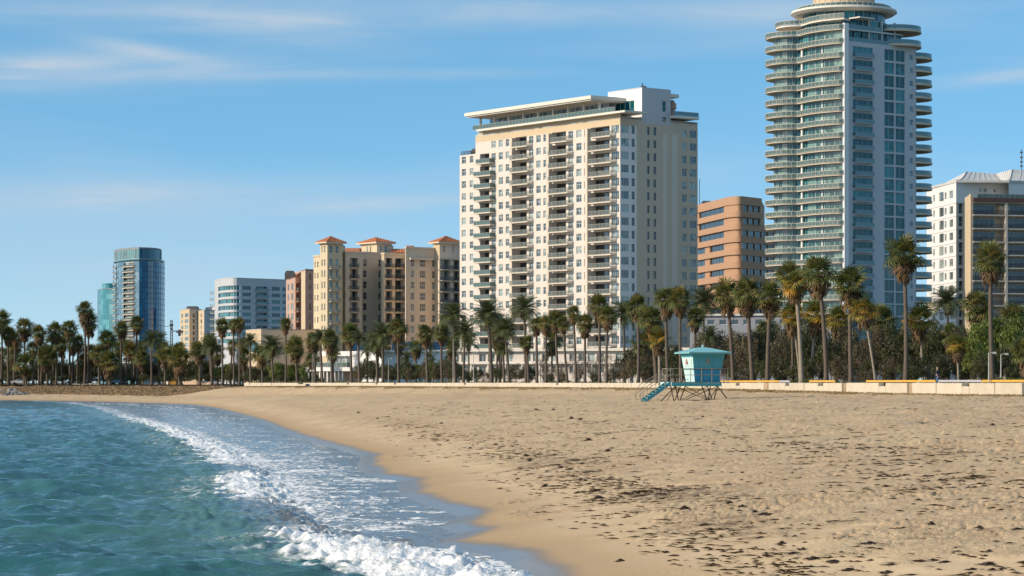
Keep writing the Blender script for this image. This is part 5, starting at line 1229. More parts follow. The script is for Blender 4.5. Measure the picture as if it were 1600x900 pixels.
def palm(cx, cy, bx, rpx, kind='W', d=None, yellow=False, nf=None, trunk_px=None, skirt=1.0, by=598.5, green=False):
    trunk_px = trunk_px or (6 if cx > 980 else 4.8 if cx > 480 else 4.0)
    if d is None: d = wall_d(bx) + 3.5
    gzv = 3.55 if (bx > 380 or d > 655) else 3.05; rpx = rpx * 1.18
    base = P(bx, d); h = ZY(cy, d) - gzv; R = rpx * d / FPX; top = Vector(((cx - bx) * d / FPX, rnd.uniform(-.4, .4), h))
    root = new_obj('fan_palm' if kind == 'W' else 'date_palm', None, None, (base.x, base.y, gzv), 0)
    root['category'] = 'palm tree'; root['group'] = 'palms behind the beach'
    REG.append((root, cx, cy, kind, h, abs(cx - bx) > 6, yellow, rpx * d))
    r = trunk_px * .5 * d / FPX * .88
    # trunk leaning with a gentle curve, the mesh fitted to this tree
    bend = top.x; mb = MB(); K = 8; n = 9; rr_ = random.Random(CNT[0]); CNT[0] += 1; hh = h
    bow = rr_.uniform(-.012, .012) * h
    for k in range(n + 1):
        s = k / n; x = bend * (s ** 1.3) + bow * sin(pi * s); y = top.y * s; ra = r * ((1 + .55 * math.exp(-s * 20)) * (1 - .22 * s)) * rr_.uniform(.94, 1.06)
        for j in range(K): w = 2 * pi * j / K; mb.v.append((x + ra * cos(w), y + ra * sin(w), s * hh))
    for k in range(n):
        for j in range(K): j2 = (j + 1) % K; mb.f.append((k * K + j, k * K + j2, k * K + K + j2, k * K + K + j)); mb.m.append(0)
    mb.build('trunk', M['bark'] if not yellow else M['barkp'], root, smooth=True)
    if kind == 'W':
        nf = nf or 38
        R *= rr_.uniform(.88, 1.10)
        for i in range(nf):
            f = (i + .5) / nf; elv = radians(84 - 138 * f + rr_.uniform(-9, 9)); azm = i * 2.39996 + rr_.uniform(-.25, .25)
            ms = rr_.choice(FANSY if (yellow and f > .35) else FANS[:2] if f < .4 else FANS[1:])
            o = new_obj('frond', ms, root, top); s = R * rr_.uniform(.72, 1.20) * (1 if f > .15 else .9)
            if f > .9 and not green: o.data = rr_.choice(DEADS)
            o.scale = (s, s, s); o.rotation_euler = (rr_.uniform(-.5, .5), -elv, azm)
        if skirt:
            o = new_obj('dead_frond_skirt', SKIRTS[CNT[0] % 3], root, top); o.scale = (R * skirt * 1.15, R * skirt * 1.15, R * .95 * skirt); o.rotation_euler = (0, 0, rr_.uniform(0, 6))
    else:
        nf = nf or 38
        for i in range(nf):
            f = (i + .5) / nf; elv = radians(88 - 105 * f + rr_.uniform(-7, 7)); azm = i * 2.39996 + rr_.uniform(-.25, .25)
            o = new_obj('frond', DATES[min(3, int(f * 4))], root, top); s = R * rr_.uniform(.9, 1.1) * 1.05; o.scale = (s, s, s); o.rotation_euler = (rr_.uniform(-.3, .3), -elv * .8, azm)
        o = new_obj('dead_frond_skirt', SKIRTS[CNT[0] % 3], root, top); o.scale = (R * .55, R * .55, R * .45); o.rotation_euler = (0, 0, rr_.uniform(0, 6))
    return root
PL = [ # crown px, crown centre y, base px, crown radius px, kind, extras
 (1412, 399, 1415, 31, 'W', dict(trunk_px=8.5)), (1548, 407, 1551, 30, 'W', dict(trunk_px=8.5)), (1279, 427, 1291, 31, 'W', dict(trunk_px=8.5)), (1328, 447, 1330, 31, 'W', dict(trunk_px=8)),
 (1350, 484, 1369, 24, 'W', dict(yellow=True, trunk_px=5)), (1243, 442, 1253, 26, 'W', dict(trunk_px=8, yellow=True)), (1237, 494, 1250, 22, 'W', dict(yellow=True, trunk_px=4.5, d=231)),
 (1204, 463, 1199, 28, 'W', dict(trunk_px=8)), (1168, 459, 1176, 26, 'W', dict(trunk_px=8)), (1137, 461, 1146, 26, 'W', dict(trunk_px=7)), (1436, 500, 1442, 24, 'W', dict(yellow=True, trunk_px=5, d=222)),
 (1495, 541, 1498, 19, 'W', dict(trunk_px=4.5, yellow=True, d=196)), (1602, 552, 1606, 24, 'W', dict(trunk_px=6)), (1063, 468, 1064, 22, 'W', dict(trunk_px=6)), (1041, 468, 1044, 21, 'W', dict(trunk_px=6)),
 (995, 478, 997, 20, 'W', dict(trunk_px=6)), (1019, 500, 1026, 24, 'W', dict(trunk_px=8)), (1030, 530, 1031, 20, 'W', dict(yellow=True, trunk_px=6)), (1086, 497, 1088, 17, 'W', dict(trunk_px=5, d=262)),
 (1099, 474, 1099, 27, 'D', dict(d=300, trunk_px=5)), (1480, 474, 1479, 28, 'D', dict(d=300, trunk_px=5)), (1275, 492, 1268, 25, 'W', dict(d=250, yellow=True)), (1310, 500, 1306, 24, 'W', dict(d=255, yellow=True)),
 (1232, 430, 1238, 22, 'W', dict(d=240, trunk_px=5)), (1525, 480, 1523, 24, 'W', dict(d=280)), (1583, 500, 1580, 26, 'W', dict(d=260)), (1375, 500, 1380, 24, 'W', dict(d=260)),
 (936, 478, 937, 18, 'W', dict(trunk_px=5)), (950, 494, 948, 18, 'W', {}), (914, 506, 914, 17, 'W', {}), (896, 490, 900, 12, 'W', {}), (880, 506, 887, 14, 'W', {}), (868, 500, 873, 14, 'W', {}), (853, 506, 853, 13, 'W', {}),
 (838, 508, 839, 14, 'W', {}), (819, 484, 822, 24, 'D', {}), (789, 516, 796, 20, 'D', {}), (762, 492, 768, 26, 'D', dict(trunk_px=7)), (726, 520, 724, 22, 'D', {}), (708, 494, 712, 24, 'D', {}), (786, 546, 788, 16, 'D', {}), (823, 536, 826, 12, 'W', {}),
 (974, 492, 976, 24, 'D', dict(d=330)), (690, 520, 691, 14, 'W', {}), (665, 522, 668, 15, 'W', {}), (622, 513, 623, 17, 'W', {}), (597, 524, 598, 22, 'D', {}), (588, 540, 590, 18, 'D', {}), (547, 522, 549, 16, 'W', {}), (560, 530, 562, 14, 'D', {}),
 (516, 530, 519, 15, 'W', {}), (500, 528, 504, 14, 'D', {}), (489, 532, 492, 14, 'W', {}), (461, 543, 464, 16, 'W', {}), (446, 507, 446, 11, 'W', dict(trunk_px=3.5)), (425, 544, 427, 22, 'D', {}), (408, 553, 410, 14, 'W', {}), (391, 533, 392, 13, 'D', {}),
 (374, 506, 374, 11, 'W', dict(trunk_px=3.5)), (365, 508, 366, 10, 'W', dict(trunk_px=3.5)), (348, 510, 348, 14, 'W', dict(trunk_px=4)), (330, 543, 331, 18, 'D', {}), (310, 548, 312, 16, 'W', {}), (280, 560, 282, 21, 'W', dict(trunk_px=8, d=603, skirt=1.0)),
 (258, 556, 258, 14, 'W', {}), (237, 532, 237, 17, 'D', {}), (214, 506, 215, 14, 'W', {}), (190, 515, 190, 15, 'W', {}), (167, 530, 168, 16, 'W', {}), (153, 552, 155, 14, 'W', {}), (132, 484, 132, 14, 'W', dict(skirt=1.3)), (139, 502, 138, 15, 'W', dict(skirt=1.2)),
 (109, 514, 110, 15, 'W', {}), (122, 535, 121, 14, 'W', {}), (86, 518, 88, 15, 'W', {}), (96, 540, 97, 13, 'W', {}), (60, 520, 61, 15, 'W', {}), (38, 513, 38, 15, 'W', {}), (3, 500, 2, 16, 'W', {}), (14, 523, 13, 14, 'W', {}), (72, 556, 74, 17, 'W', dict(green=True)),
 (40, 570, 41, 20, 'W', dict(green=True, skirt=.8, d=640)), (132, 565, 134, 16, 'W', {}), (170, 566, 172, 20, 'W', dict(d=640, trunk_px=6)), (205, 548, 206, 14, 'W', {}), (222, 560, 223, 14, 'W', {}), (-12, 510, -12, 16, 'W', {}), (24, 540, 24, 14, 'W', {}), (52, 545, 52, 13, 'W', {})]
for (cx_, cy_, bx_, rp_, kd, kw) in PL:
    if cx_ < 262 and 'd' not in kw: kw = dict(kw, d=wall_d(max(cx_, 0)) + rnd.uniform(12, 40))
    palm(cx_, cy_, bx_, rp_, kd, **kw)
# second row, seen between and behind the first
rz2 = random.Random(31)
for i in range(70):
    px = rz2.uniform(-20, 720) if i < 52 else rz2.uniform(720, 1600); dd = wall_d(max(px, 0)) + rz2.uniform(25, 70)
    top_y = 535 + rz2.uniform(-12, 22) if px < 330 else 548 + rz2.uniform(-14, 16) if px < 720 else 520 + rz2.uniform(-12, 20)
    palm(px, top_y, px + rz2.uniform(-4, 4), rz2.uniform(11, 15) if px < 720 else rz2.uniform(17, 22), rz2.choice('WWD'), d=dd, nf=24, trunk_px=3.6)
def zones(reg, look, noun):
    by = {}
    for r_ in reg: by.setdefault((place_name(r_[1]), look(r_)), []).append(r_)
    for (pl_, lk), rs_ in by.items():
        rs_.sort(key=lambda q: q[1])
        for i, q in enumerate(rs_):
            pos_ = '' if len(rs_) == 1 else (', ' + (ORD[i] if i < 20 else ORD[len(rs_) - 1 - i] + ' from right' if i < len(rs_) - 1 else 'rightmost') + (' from left' if i < 20 else ''))
            q[0]['label'] = (lk + ' ' + noun(q) + pos_ + ', ' + pl_)
def pal_look(q):
    h = 'tall' if q[2] < 500 else 'mid-height' if q[2] < 530 else 'short'
    if q[6]: return h + ' yellowing'
    return h + ' leaning' if q[5] else h
zones(REG, pal_look, lambda q: 'fan palm' if q[3] == 'W' else 'date palm')
# fix of looks that would exist for both kinds is unneeded: the noun is part of the label
# ------------------------------------------------------------------ broadleaf trees
def crown_mesh(seed, mt, nclump, nleaf, size, flat=.75, sparse=False):
    r = np.random.RandomState(seed); V = []; 
    C = []
    while len(C) < nclump:
        p = r.uniform(-1, 1, 3); 
        if np.linalg.norm(p) < 1 and np.linalg.norm(p) > .35: C.append(p * np.array([1, 1, flat]) * .82)
    for c_ in C:
        rad = r.uniform(.16, .34)
        k = int(nleaf * (rad / .25) ** 2)
        d = r.normal(size=(k, 3)); d /= np.linalg.norm(d, axis=1)[:, None]; q = c_ + d * rad * r.uniform(.55, 1.05, (k, 1)) * np.array([1, 1, .75])
        nrm = d + r.normal(size=(k, 3)) * .5 + np.array([0, 0, .3]); nrm /= np.linalg.norm(nrm, axis=1)[:, None]
        a = np.cross(nrm, r.normal(size=(k, 3))); a /= np.linalg.norm(a, axis=1)[:, None]; b_ = np.cross(nrm, a); s = size * r.uniform(.6, 1.25, (k, 1))
        V.append(np.stack([q - a * s, q - b_ * s * .55, q + a * s, q + b_ * s * .55], 1))
    V = np.concatenate(V); n = len(V); me = bpy.data.meshes.new('crown'); me.from_pydata(V.reshape(-1, 3).tolist(), [], np.arange(4 * n).reshape(n, 4).tolist()); me.materials.append(M[mt]); return me
def limbs_mesh(seed, mt, twigs=10, th=.035):
    r = random.Random(seed); mb = MB(); mb.tube([(0, 0, -1.25), (r.uniform(-.05, .05), r.uniform(-.05, .05), -.9), (r.uniform(-.1, .1), 0, -.5)], [th * 1.5, th * 1.15, th], 7)
    top = Vector(mb.v[-1]) * 0 + Vector((0, 0, -.5))
    for i in range(twigs):
        a = i * 2.4 + r.uniform(-.4, .4); e = r.uniform(.25, 1.2); ln = r.uniform(.6, 1.1); d = Vector((cos(a) * cos(e), sin(a) * cos(e), sin(e)))
        p0 = Vector((0, 0, -.85 + .35 * r.random())); p1 = p0 + d * ln * .5 + Vector((0, 0, .08)); p2 = p1 + (d + Vector((r.uniform(-.3, .3), r.uniform(-.3, .3), .2))) * ln * .45
        mb.tube([tuple(p0), tuple(p1), tuple(p2)], [th * .6, th * .35, th * .12], 5)
        for j in range(3):
            q = p1.lerp(p2, r.random()); e2 = q + Vector((r.uniform(-.25, .25), r.uniform(-.25, .25), r.uniform(.05, .3))); mb.tube([tuple(q), tuple(e2)], [th * .18, th * .06], 3, cap=False)
    return mb.mesh('trunk', [M[mt]])
CRN = {'D': [crown_mesh(i, 'leafD', 46, 62, .050) for i in (1, 2, 3)], 'B': [crown_mesh(i, 'leafB', 44, 55, .046) for i in (4, 5, 6)], 'G': [crown_mesh(i, 'leafG', 44, 60, .060) for i in (7, 8)], 'R': [crown_mesh(i, 'leafR', 60, 22, .034) for i in (9, 10)]}
LMB = {'D': [limbs_mesh(1, 'bark'), limbs_mesh(2, 'bark')], 'B': [limbs_mesh(3, 'barkp'), limbs_mesh(4, 'barkp')], 'G': [limbs_mesh(5, 'barkp'), limbs_mesh(6, 'bark')], 'R': [limbs_mesh(7, 'barkp', 18, .03), limbs_mesh(8, 'barkp', 18, .03)]}
REGT = []
def tree(px, ytop, rpx, kind='D', d=None, off=14, by=None):
    d = d or wall_d(max(px, 0)) + off; p = P(px, d); R = rpx * d / FPX; zt = ZY(ytop, d); zb = 3.55
    H = zt - zb; Rz = H / 2.0
    root = new_obj('broadleaf_tree', None, None, (p.x, p.y, zb), rnd.uniform(0, 6.28)); root['category'] = 'tree'; root['group'] = 'broadleaf trees behind the palms'
    low = kind in 'G' 
    o = new_obj('crown', rnd.choice(CRN[kind]), root, (0, 0, H * .60)); o.scale = (R, R, H * .52)
    l = new_obj('trunk', rnd.choice(LMB[kind]), root, (0, 0, H * .60)); l.scale = (R * .9, R * .9, H * .60 / 1.25)
    REGT.append((root, px, ytop, kind)); return root
for px, y, r_, k, off in ((850, 552, 20, 'R', 16), (878, 560, 18, 'R', 22), (905, 548, 22, 'R', 14), (925, 556, 18, 'R', 20), (948, 545, 22, 'R', 14), (968, 560, 18, 'B', 22), (985, 556, 18, 'B', 12), (806, 565, 17, 'B', 20), (770, 572, 14, 'B', 24), (830, 572, 14, 'D', 26),
    (1012, 548, 20, 'B', 18), (1035, 560, 20, 'D', 26), (1055, 545, 20, 'D', 18), (1085, 540, 24, 'D', 24), (1118, 525, 26, 'B', 20), (1148, 512, 28, 'B', 30), (1170, 520, 26, 'B', 16), (1190, 505, 30, 'D', 36), (1218, 515, 26, 'B', 20), (1245, 520, 26, 'D', 28),
    (1270, 500, 30, 'D', 40), (1298, 522, 26, 'D', 22), (1322, 505, 30, 'B', 34), (1345, 528, 28, 'B', 16), (1372, 505, 30, 'B', 30), (1398, 520, 28, 'D', 20), (1420, 500, 30, 'B', 40), (1448, 515, 30, 'D', 26), (1475, 492, 34, 'D', 40), (1500, 505, 28, 'B', 26),
    (1518, 520, 26, 'G', 14), (1530, 490, 28, 'G', 24), (1558, 478, 32, 'G', 36), (1580, 500, 28, 'G', 22), (1598, 478, 30, 'G', 34), (1608, 520, 24, 'D', 14), (1565, 535, 26, 'D', 12), (1535, 545, 20, 'D', 10), (1470, 545, 24, 'D', 10), (1430, 550, 22, 'D', 10), (1390, 552, 22, 'B', 10), (1310, 555, 20, 'B', 10),
    (1262, 552, 20, 'D', 9), (1215, 552, 20, 'D', 10), (1180, 555, 18, 'D', 10), (1135, 555, 18, 'B', 9), (1100, 556, 18, 'D', 12), (1360, 556, 18, 'D', 14), (1505, 560, 18, 'D', 14),
    (575, 555, 17, 'D', 18), (560, 565, 13, 'B', 14), (603, 566, 14, 'D', 24), (637, 560, 12, 'D', 16), (650, 565, 13, 'G', 26), (676, 562, 16, 'G', 20), (696, 556, 15, 'G', 28), (712, 565, 14, 'D', 12), (640, 572, 10, 'B', 8), (745, 572, 13, 'D', 16), (725, 575, 12, 'D', 22),
    (1010, 575, 14, 'B', 8), (880, 580, 10, 'B', 8), (955, 578, 12, 'B', 8), (930, 582, 9, 'D', 8), (860, 582, 8, 'D', 8)):
    tree(px, y, r_, k, off=off)
rz4 = random.Random(77)
for i in range(34):
    px = 985 + i * 19 + rz4.uniform(-6, 6); tree(px, rz4.uniform(484, 522) if px > 1095 else rz4.uniform(530, 548), rz4.uniform(26, 33), rz4.choice('DBBD'), off=rz4.uniform(32, 70))
for i in range(26):
    px = 1000 + i * 24 + rz4.uniform(-8, 8); tree(px, rz4.uniform(560, 575), rz4.uniform(16, 22), rz4.choice('DB'), off=rz4.uniform(6, 16))
for i in range(18):
    px = 560 + i * 24 + rz4.uniform(-8, 8); tree(px, rz4.uniform(566, 580), rz4.uniform(12, 17), rz4.choice('DBR'), off=rz4.uniform(14, 34))
rz5 = random.Random(6)
for i in range(40):
    px = -20 + i * 15 + rz5.uniform(-4, 4); tree(px, rz5.uniform(566, 577), rz5.uniform(13, 18), 'D', off=rz5.uniform(150, 230))
for i in range(56):
    px = -20 + i * 9.5 + rz5.uniform(-3, 3); tree(px, rz5.uniform(582, 589), rz5.uniform(7, 10), 'D', off=rz5.uniform(22, 44))
for i in range(16):
    px = 585 + i * 8.5 + rz5.uniform(-3, 3); tree(px, rz5.uniform(556, 574), rz5.uniform(10, 14), rz5.choice('DDB'), off=rz5.uniform(8, 24))
rz3 = random.Random(5)
for i in range(70):
    px = -15 + i * 7.4 + rz3.uniform(-4, 4); tree(px, rz3.uniform(556, 576) if px < 340 else rz3.uniform(562, 578), rz3.uniform(12, 17), rz3.choice('DDDDG' if px > 330 else 'DDD'), off=rz3.uniform(45, 85))
for px, y, r_ in ((430, 562, 14), (455, 566, 12), (395, 570, 11), (360, 572, 11), (475, 570, 10)): tree(px, y, r_, 'G' if px > 420 else 'D', off=30)
tk = {'D': 'dark olive', 'B': 'brownish', 'G': 'bright green', 'R': 'dry, nearly bare'}
zones(REGT, lambda q: ('taller' if q[2] < 545 else 'low') + ' ' + tk[q[3]], lambda q: 'broadleaf tree')
# ------------------------------------------------------------------ low hedge and ground cover behind the wall
def scatter(name, pts, size, mt, kind='stuff', seed=1, upright=False):
    r = np.random.RandomState(seed); q = np.array(pts); k = len(q)
    nrm = r.normal(size=(k, 3)); nrm[:, 2] = np.abs(nrm[:, 2]) * (.3 if upright else 1); nrm /= np.linalg.norm(nrm, axis=1)[:, None]
    a = np.cross(nrm, r.normal(size=(k, 3))); 
    if upright: a = a * .3 + np.array([0, 0, 1.0]) 
    a /= np.linalg.norm(a, axis=1)[:, None]; b_ = np.cross(nrm, a); s = size * r.uniform(.5, 1.3, (k, 1))
    V = np.stack([q - a * s, q - b_ * s * .4, q + a * s, q + b_ * s * .4], 1)
    me = bpy.data.meshes.new(name); me.from_pydata(V.reshape(-1, 3).tolist(), [], np.arange(4 * k).reshape(k, 4).tolist()); me.materials.append(M[mt]); o = new_obj(name, me); o['kind'] = kind; return o
def along(a, o, z):
    p = WA + WDIR * a + NRM * o; return (p.x, p.y, z)
r = np.random.RandomState(3); pts, pts2 = [], []
LW = (WB - WA).length
for i in range(26000):
    a = -12 + (LW + 10) * r.rand() ** 1.5; o = 1.0 + 1.5 * r.rand(); patch = .5 + .5 * sin(a * .23) * sin(a * .071 + 1)
    if patch < .22 and r.rand() < .8: continue
    (pts if r.rand() < .7 else pts2).append(along(a, o, 3.6 + (0.35 + .40 * patch) * r.rand()))
scatter('hedge', pts, .10, 'leafG'); scatter('ground_cover', pts2, .09, 'leafD', seed=4)
# dry grass at the foot of the wall and dead scrub on the far bank
M['drygrass'] = leafmat('dry_grass_blade', (0.20, 0.14, 0.06), (0.36, 0.27, 0.13), None, 0.2, .8)
M['scrub'] = leafmat('dead_scrub', (0.20, 0.13, 0.07), (0.32, 0.225, 0.125), None, 0.1, .9)
pts = []
for i in range(17000):
    a = -4 + (LW + 30) * r.rand() ** 1.3; o = -(0.25 + 2.1 * r.rand() ** 1.7 * (1 + .5 * sin(a * .3)) ); p = WA + WDIR * a + NRM * o; pts.append((p.x, p.y))
A_ = np.array(pts); z, s1, q1 = base_z(A_[:, 0], A_[:, 1]); scatter('dry_grass', np.column_stack([A_, z + .04]), .13, 'drygrass', seed=6, upright=True)
pts = []
ln_ = [Vector(p) for p in WALLL[2:8]]
for i in range(30000):
    k = int(r.rand() * (len(ln_) - 1)); t_ = r.rand(); p = ln_[k].lerp(ln_[k + 1], t_); d_ = (ln_[k + 1] - ln_[k]).normalized(); n_ = Vector((d_.y, -d_.x)); n_ = n_ if n_.y > 0 else -n_
    p = p + n_ * (-17 + 15 * r.rand() ** .8); pts.append((p.x, p.y))
A_ = np.array(pts); z, s1, q1 = base_z(A_[:, 0], A_[:, 1]); k_ = s1 > 14; scatter('dead_scrub', np.column_stack([A_[k_], (z + .06 + .16 * r.rand(len(z)))[k_]]), .24, 'scrub', seed=8)
# ------------------------------------------------------------------ beach wall of separate concrete blocks
M['wallblock'] = mat('wall_block_concrete', (0.52, 0.45, 0.34), 0.9, 0.30, 0.9, bump=0.02, bscale=5, objvar=0.06)
M['wallold'] = mat('old_sandstone_block', (0.33, 0.24, 0.15), 0.9, 0.25, 1.5, bump=0.03, bscale=4, objvar=0.15)
bw = thing('beach_wall', 'long low pale concrete wall between the sand and the palms', 'wall', (WA.x, WA.y, 0))
wrz = atan2(WDIR.y, WDIR.x)
def wa(px):
    r = Vector(((px - 800) / FPX, 1)); det = WDIR.x * (-r.y) + r.x * WDIR.y
    return ((-WA.x) * (-r.y) + r.x * (-WA.y)) / det
edges = [1597, 1554.5, None, 1554, 1514.5, None, ('n', 1514.5, 1503), 1503, 1463, None, 1462.3, 1425, None, ('g', 1425, 1417.5), 1417.5, 1383.5, None, ('n', 1383.5, 1373), 1373, 1322.5, None, ('g', 1322.5, 1315.5), 1315.5, 1286, None, ('n', 1286, 1278), 1278, 1256.5, None, 1256, 1233, None, ('n', 1233, 1227), 1227, 1200.5, None, ('b', 1200.5, 1194), 1194, 1155.5, None, ('n', 1155.5, 1150), 1150, 1128, None, 1127.6, 1104, None]
segs = []
i = 0
while i < len(edges):
    e = edges[i]
    if e is None: i += 1; continue
    if isinstance(e, tuple): segs.append(e); i += 1; continue
    segs.append(('f', e, edges[i + 1])); i += 2
rw_ = random.Random(2); x = 1104
while x > 382:
    w = (36 if x > 900 else 28 if x > 600 else 20) * rw_.uniform(.75, 1.25)
    if 470 < x < 490: segs.append(('n', x, x - 8)); x -= 8; continue
    segs.append(('f', x - .2, x - w)); x -= w
    if rw_.random() < .25: segs.append(('n', x, x - 3)); x -= 3
for k, p0, p1 in segs:
    a0, a1 = wa(p0), wa(p1)
    if a1 < a0: a0, a1 = a1, a0
    g = .02; top = {'f': 3.98, 'n': 3.72, 'g': 3.93, 'b': 3.97}[k] + rw_.uniform(-.015, .015); y = 0 if k in 'fn' else (-.06 if k == 'b' else .12)
    mb = MB(); L_ = a1 - a0 - 2 * g; c_ = .035
    mb.frustum([(0, 0), (L_, 0), (L_, -.45), (0, -.45)][::-1], [(0, 0), (L_, 0), (L_, -.45), (0, -.45)][::-1], 0, top - 2.3 - c_)
    mb.frustum([(0, 0), (L_, 0), (L_, -.45), (0, -.45)][::-1], [(c_, -c_), (L_ - c_, -c_), (L_ - c_, -.45 + c_), (c_, -.45 + c_)][::-1], top - 2.3 - c_ + .0005, top - 2.3)
    w_ = WDIR * (a0 + g) + NRM * y; mb.build('wall_block', M['wallblock' if k in 'fn' else 'wallold'], bw, (w_.x, w_.y, 2.3), wrz)
# the return at the near end
MB().box(-.02, -6.0, 2.3, .42, -.5, 3.95).build('wall_block', M['wallblock'], bw, (.25, .1, 0), wrz)
# low old retaining wall behind the scrub bank on the left
ow = thing('low_stone_wall', 'low broken sandstone wall along the top of the scrubby bank, on the left', 'wall', (*P(200, 628), 0))
x = 262
while x > 52:
    w = rw_.uniform(7, 15); d0 = wall_d(x) + 2; 
    if rw_.random() < .7:
        p0 = P(x, 641); p1 = P(x - w + 1.2, 641); L_ = (p0 - p1).length; h = rw_.uniform(.5, .95)
        MB().frustum([(0, 0), (L_, 0), (L_, .6), (0, .6)], [(.05, .03), (L_ - .06, .05), (L_ - .05, .55), (.04, .57)], 0, h).build('block', M['wallblock' if rw_.random() < .5 else 'wallold'], ow, (p1.x - ow.location.x, p1.y - ow.location.y, 2.95), 0)
    x -= w
# ------------------------------------------------------------------ lifeguard tower
M['aqua'] = mat('aqua_paint', (0.05, 0.285, 0.335), 0.55, 0.08, 1.5, streak=True)
M['aquapale'] = mat('pale_aqua_roof_paint', (0.19, 0.44, 0.45), 0.55, 0.08, 1.2)
M['aquawhite'] = mat('white_and_sunlit_aqua_paint', (0.50, 0.66, 0.64), 0.55, 0.06, 1.5)
M['blue'] = mat('blue_panel_paint', (0.012, 0.24, 0.40), 0.5, 0.10, 1.5, streak=True)
M['tealdk'] = mat('dark_teal_paint', (0.02, 0.16, 0.18), 0.6, 0.15, 2)
M['rust'] = mat('weathered_steel', (0.11, 0.075, 0.05), 0.8, 0.3, 4)
M['galv'] = mat('galvanised_rail', (0.26, 0.22, 0.17), 0.6, 0.2, 4)
M['red'] = mat('red_mark', (0.45, 0.10, 0.06), 0.6, 0.05)
gl = gz(*P(1098, 200)) - .02
th = radians(15.8); lg = thing('lifeguard_tower', 'turquoise lifeguard hut on braced steel legs with a ramp, standing on the sand', 'lifeguard tower', (*P(1098, 200), gl), th)
dz0 = 2.53 - gl
D0, D1 = 1.2 + dz0, 1.52 + dz0; HB, HT = D1 + .02, 3.74 + dz0
def sq(h, x=0, y=0): return [(x - h, y - h), (x + h, y - h), (x + h, y + h), (x - h, y + h)]
hb, ht = 1.03, 1.33
def lerp_h(z): return hb + (ht - hb) * (z - HB) / (HT - HB)
zm = HB + .96
def panel(name, side, u0, u1, z0, z1, m, proud=0.0, th_=.05):
    """flat wall panel on a face of the tapering hut; u from -1 to 1 across the face"""
    mb = MB(); P_ = []
    for z in (z0, z1):
        h = lerp_h(z)
        for u in (u0, u1):
            for pr in (proud, proud - th_):
                if side == 'f': P_.append((u * h, -h - pr, z))
                elif side == 'l': P_.append((-h - pr, -u * h, z))
                elif side == 'r': P_.append((h + pr, u * h, z))
                else: P_.append((-u * h, h + pr, z))
    a, b_, c_, d_, e, f, g_, h_ = P_  # (z0u0 out, z0u0 in, z0u1 out, z0u1 in, z1...)
    mb.quad(a, c_, g_, e); mb.quad(d_, b_, f, h_); mb.quad(b_, a, e, f); mb.quad(c_, d_, h_, g_); mb.quad(e, g_, h_, f); mb.quad(a, b_, d_, c_)
    return mb.build(name, M[m], lg)
for side in 'flrb':
    n = {'f': 3, 'l': 2, 'r': 2, 'b': 3}[side]; cut = {3: [-1, -.62, .32, 1], 2: [-1, .05, 1]}[n]
    for i in range(n):
        up = 'aqua' if side != 'l' else 'aquawhite'; lo = 'blue' if side != 'l' else 'aquawhite'  # left side: white panels, with sunlit paleness put into their colour
        panel('wall_panel', side, cut[i] + .008, cut[i + 1] - .008, zm + .012, HT - .28, up); panel('wall_panel', side, cut[i] + .008, cut[i + 1] - .008, HB, zm - .012, lo)
    panel('top_rail', side, -1.0, 1.0, HT - .27, HT, 'aqua', .03); panel('mid_batten', side, -1, 1, zm - .03, zm + .03, 'tealdk', .015)
MB().frustum(sq(hb - .08), sq(ht - .08), HB, HT).build('inner_lining', M['tealdk'], lg)
panel('shutter', 'l', -.72, .72, zm + .25, HT - .42, 'aquawhite', .035)
mb = MB(); h = lerp_h(zm + .65) + .05; mb.tri((-h - .05, .22, zm + .42), (-h - .05, -.18, zm + .42), (-h - .07, .05, zm + .92)); mb.build('emblem', M['red'], lg)
mb = MB(); h = lerp_h(zm + .75) + .02; mb.box(-.16, -h - .05, zm + .45, .06, -h + .02, zm + .85); mb.build('plaque', M['galv'], lg)
rs_ = 1.74; mb = MB(); mb.frustum(sq(rs_), sq(rs_), HT + .0, HT + .10); mb.build('fascia', M['aquapale'], lg)
mb = MB(); mb.v = [(*p, HT + .105) for p in sq(rs_ + .02)] + [(*p, HT + .42) for p in sq(.55)] + [(0, 0, HT + .52)]
mb.f = [(0, 1, 5, 4), (1, 2, 6, 5), (2, 3, 7, 6), (3, 0, 4, 7), (4, 5, 8), (5, 6, 8), (6, 7, 8), (7, 4, 8), (3, 2, 1, 0)]; mb.m = [0] * 9; mb.build('roof', M['aquapale'], lg)
MB().tube([(0, 0, HT + .5), (0, 0, HT + .62)], [.06, .05], 8).tube([(-.1, 0, HT + .63), (.1, 0, HT + .63)], .05, 6).build('finial', M['aquawhite'], lg)
for i in range(9):
    y = -1.3 + i * .29; MB().box(-3.0, y, D1 - .06, 1.72, y + .27, D1).build('deck_board', M['tealdk'], lg)
mb = MB(); mb.prism([(-3.0, -1.33), (1.06, -1.33), (1.06, -1.27), (-3.0, -1.27)], D0, D1 - .07); mb.prism([(-3.0, 1.27), (1.06, 1.27), (1.06, 1.33), (-3.0, 1.33)], D0, D1 - .07)
mb.build('deck_skirt', mat('teal_skirt_paint', (0.03, 0.24, 0.27), .6, .12, 2), lg)
MB().box(-3.06, -1.33, D0 + .05, -3.0, 1.33, D1).build('deck_end', M['aquawhite'], lg)
for x in (-2.4, -.8, .8): MB().box(x, -1.2, D0, x + .1, 1.2, D1 - .07).build('joist', M['rust'], lg)
def bar(name, pts, r, m, n=6): MB().tube(pts, r, n).build(name, M[m], lg)
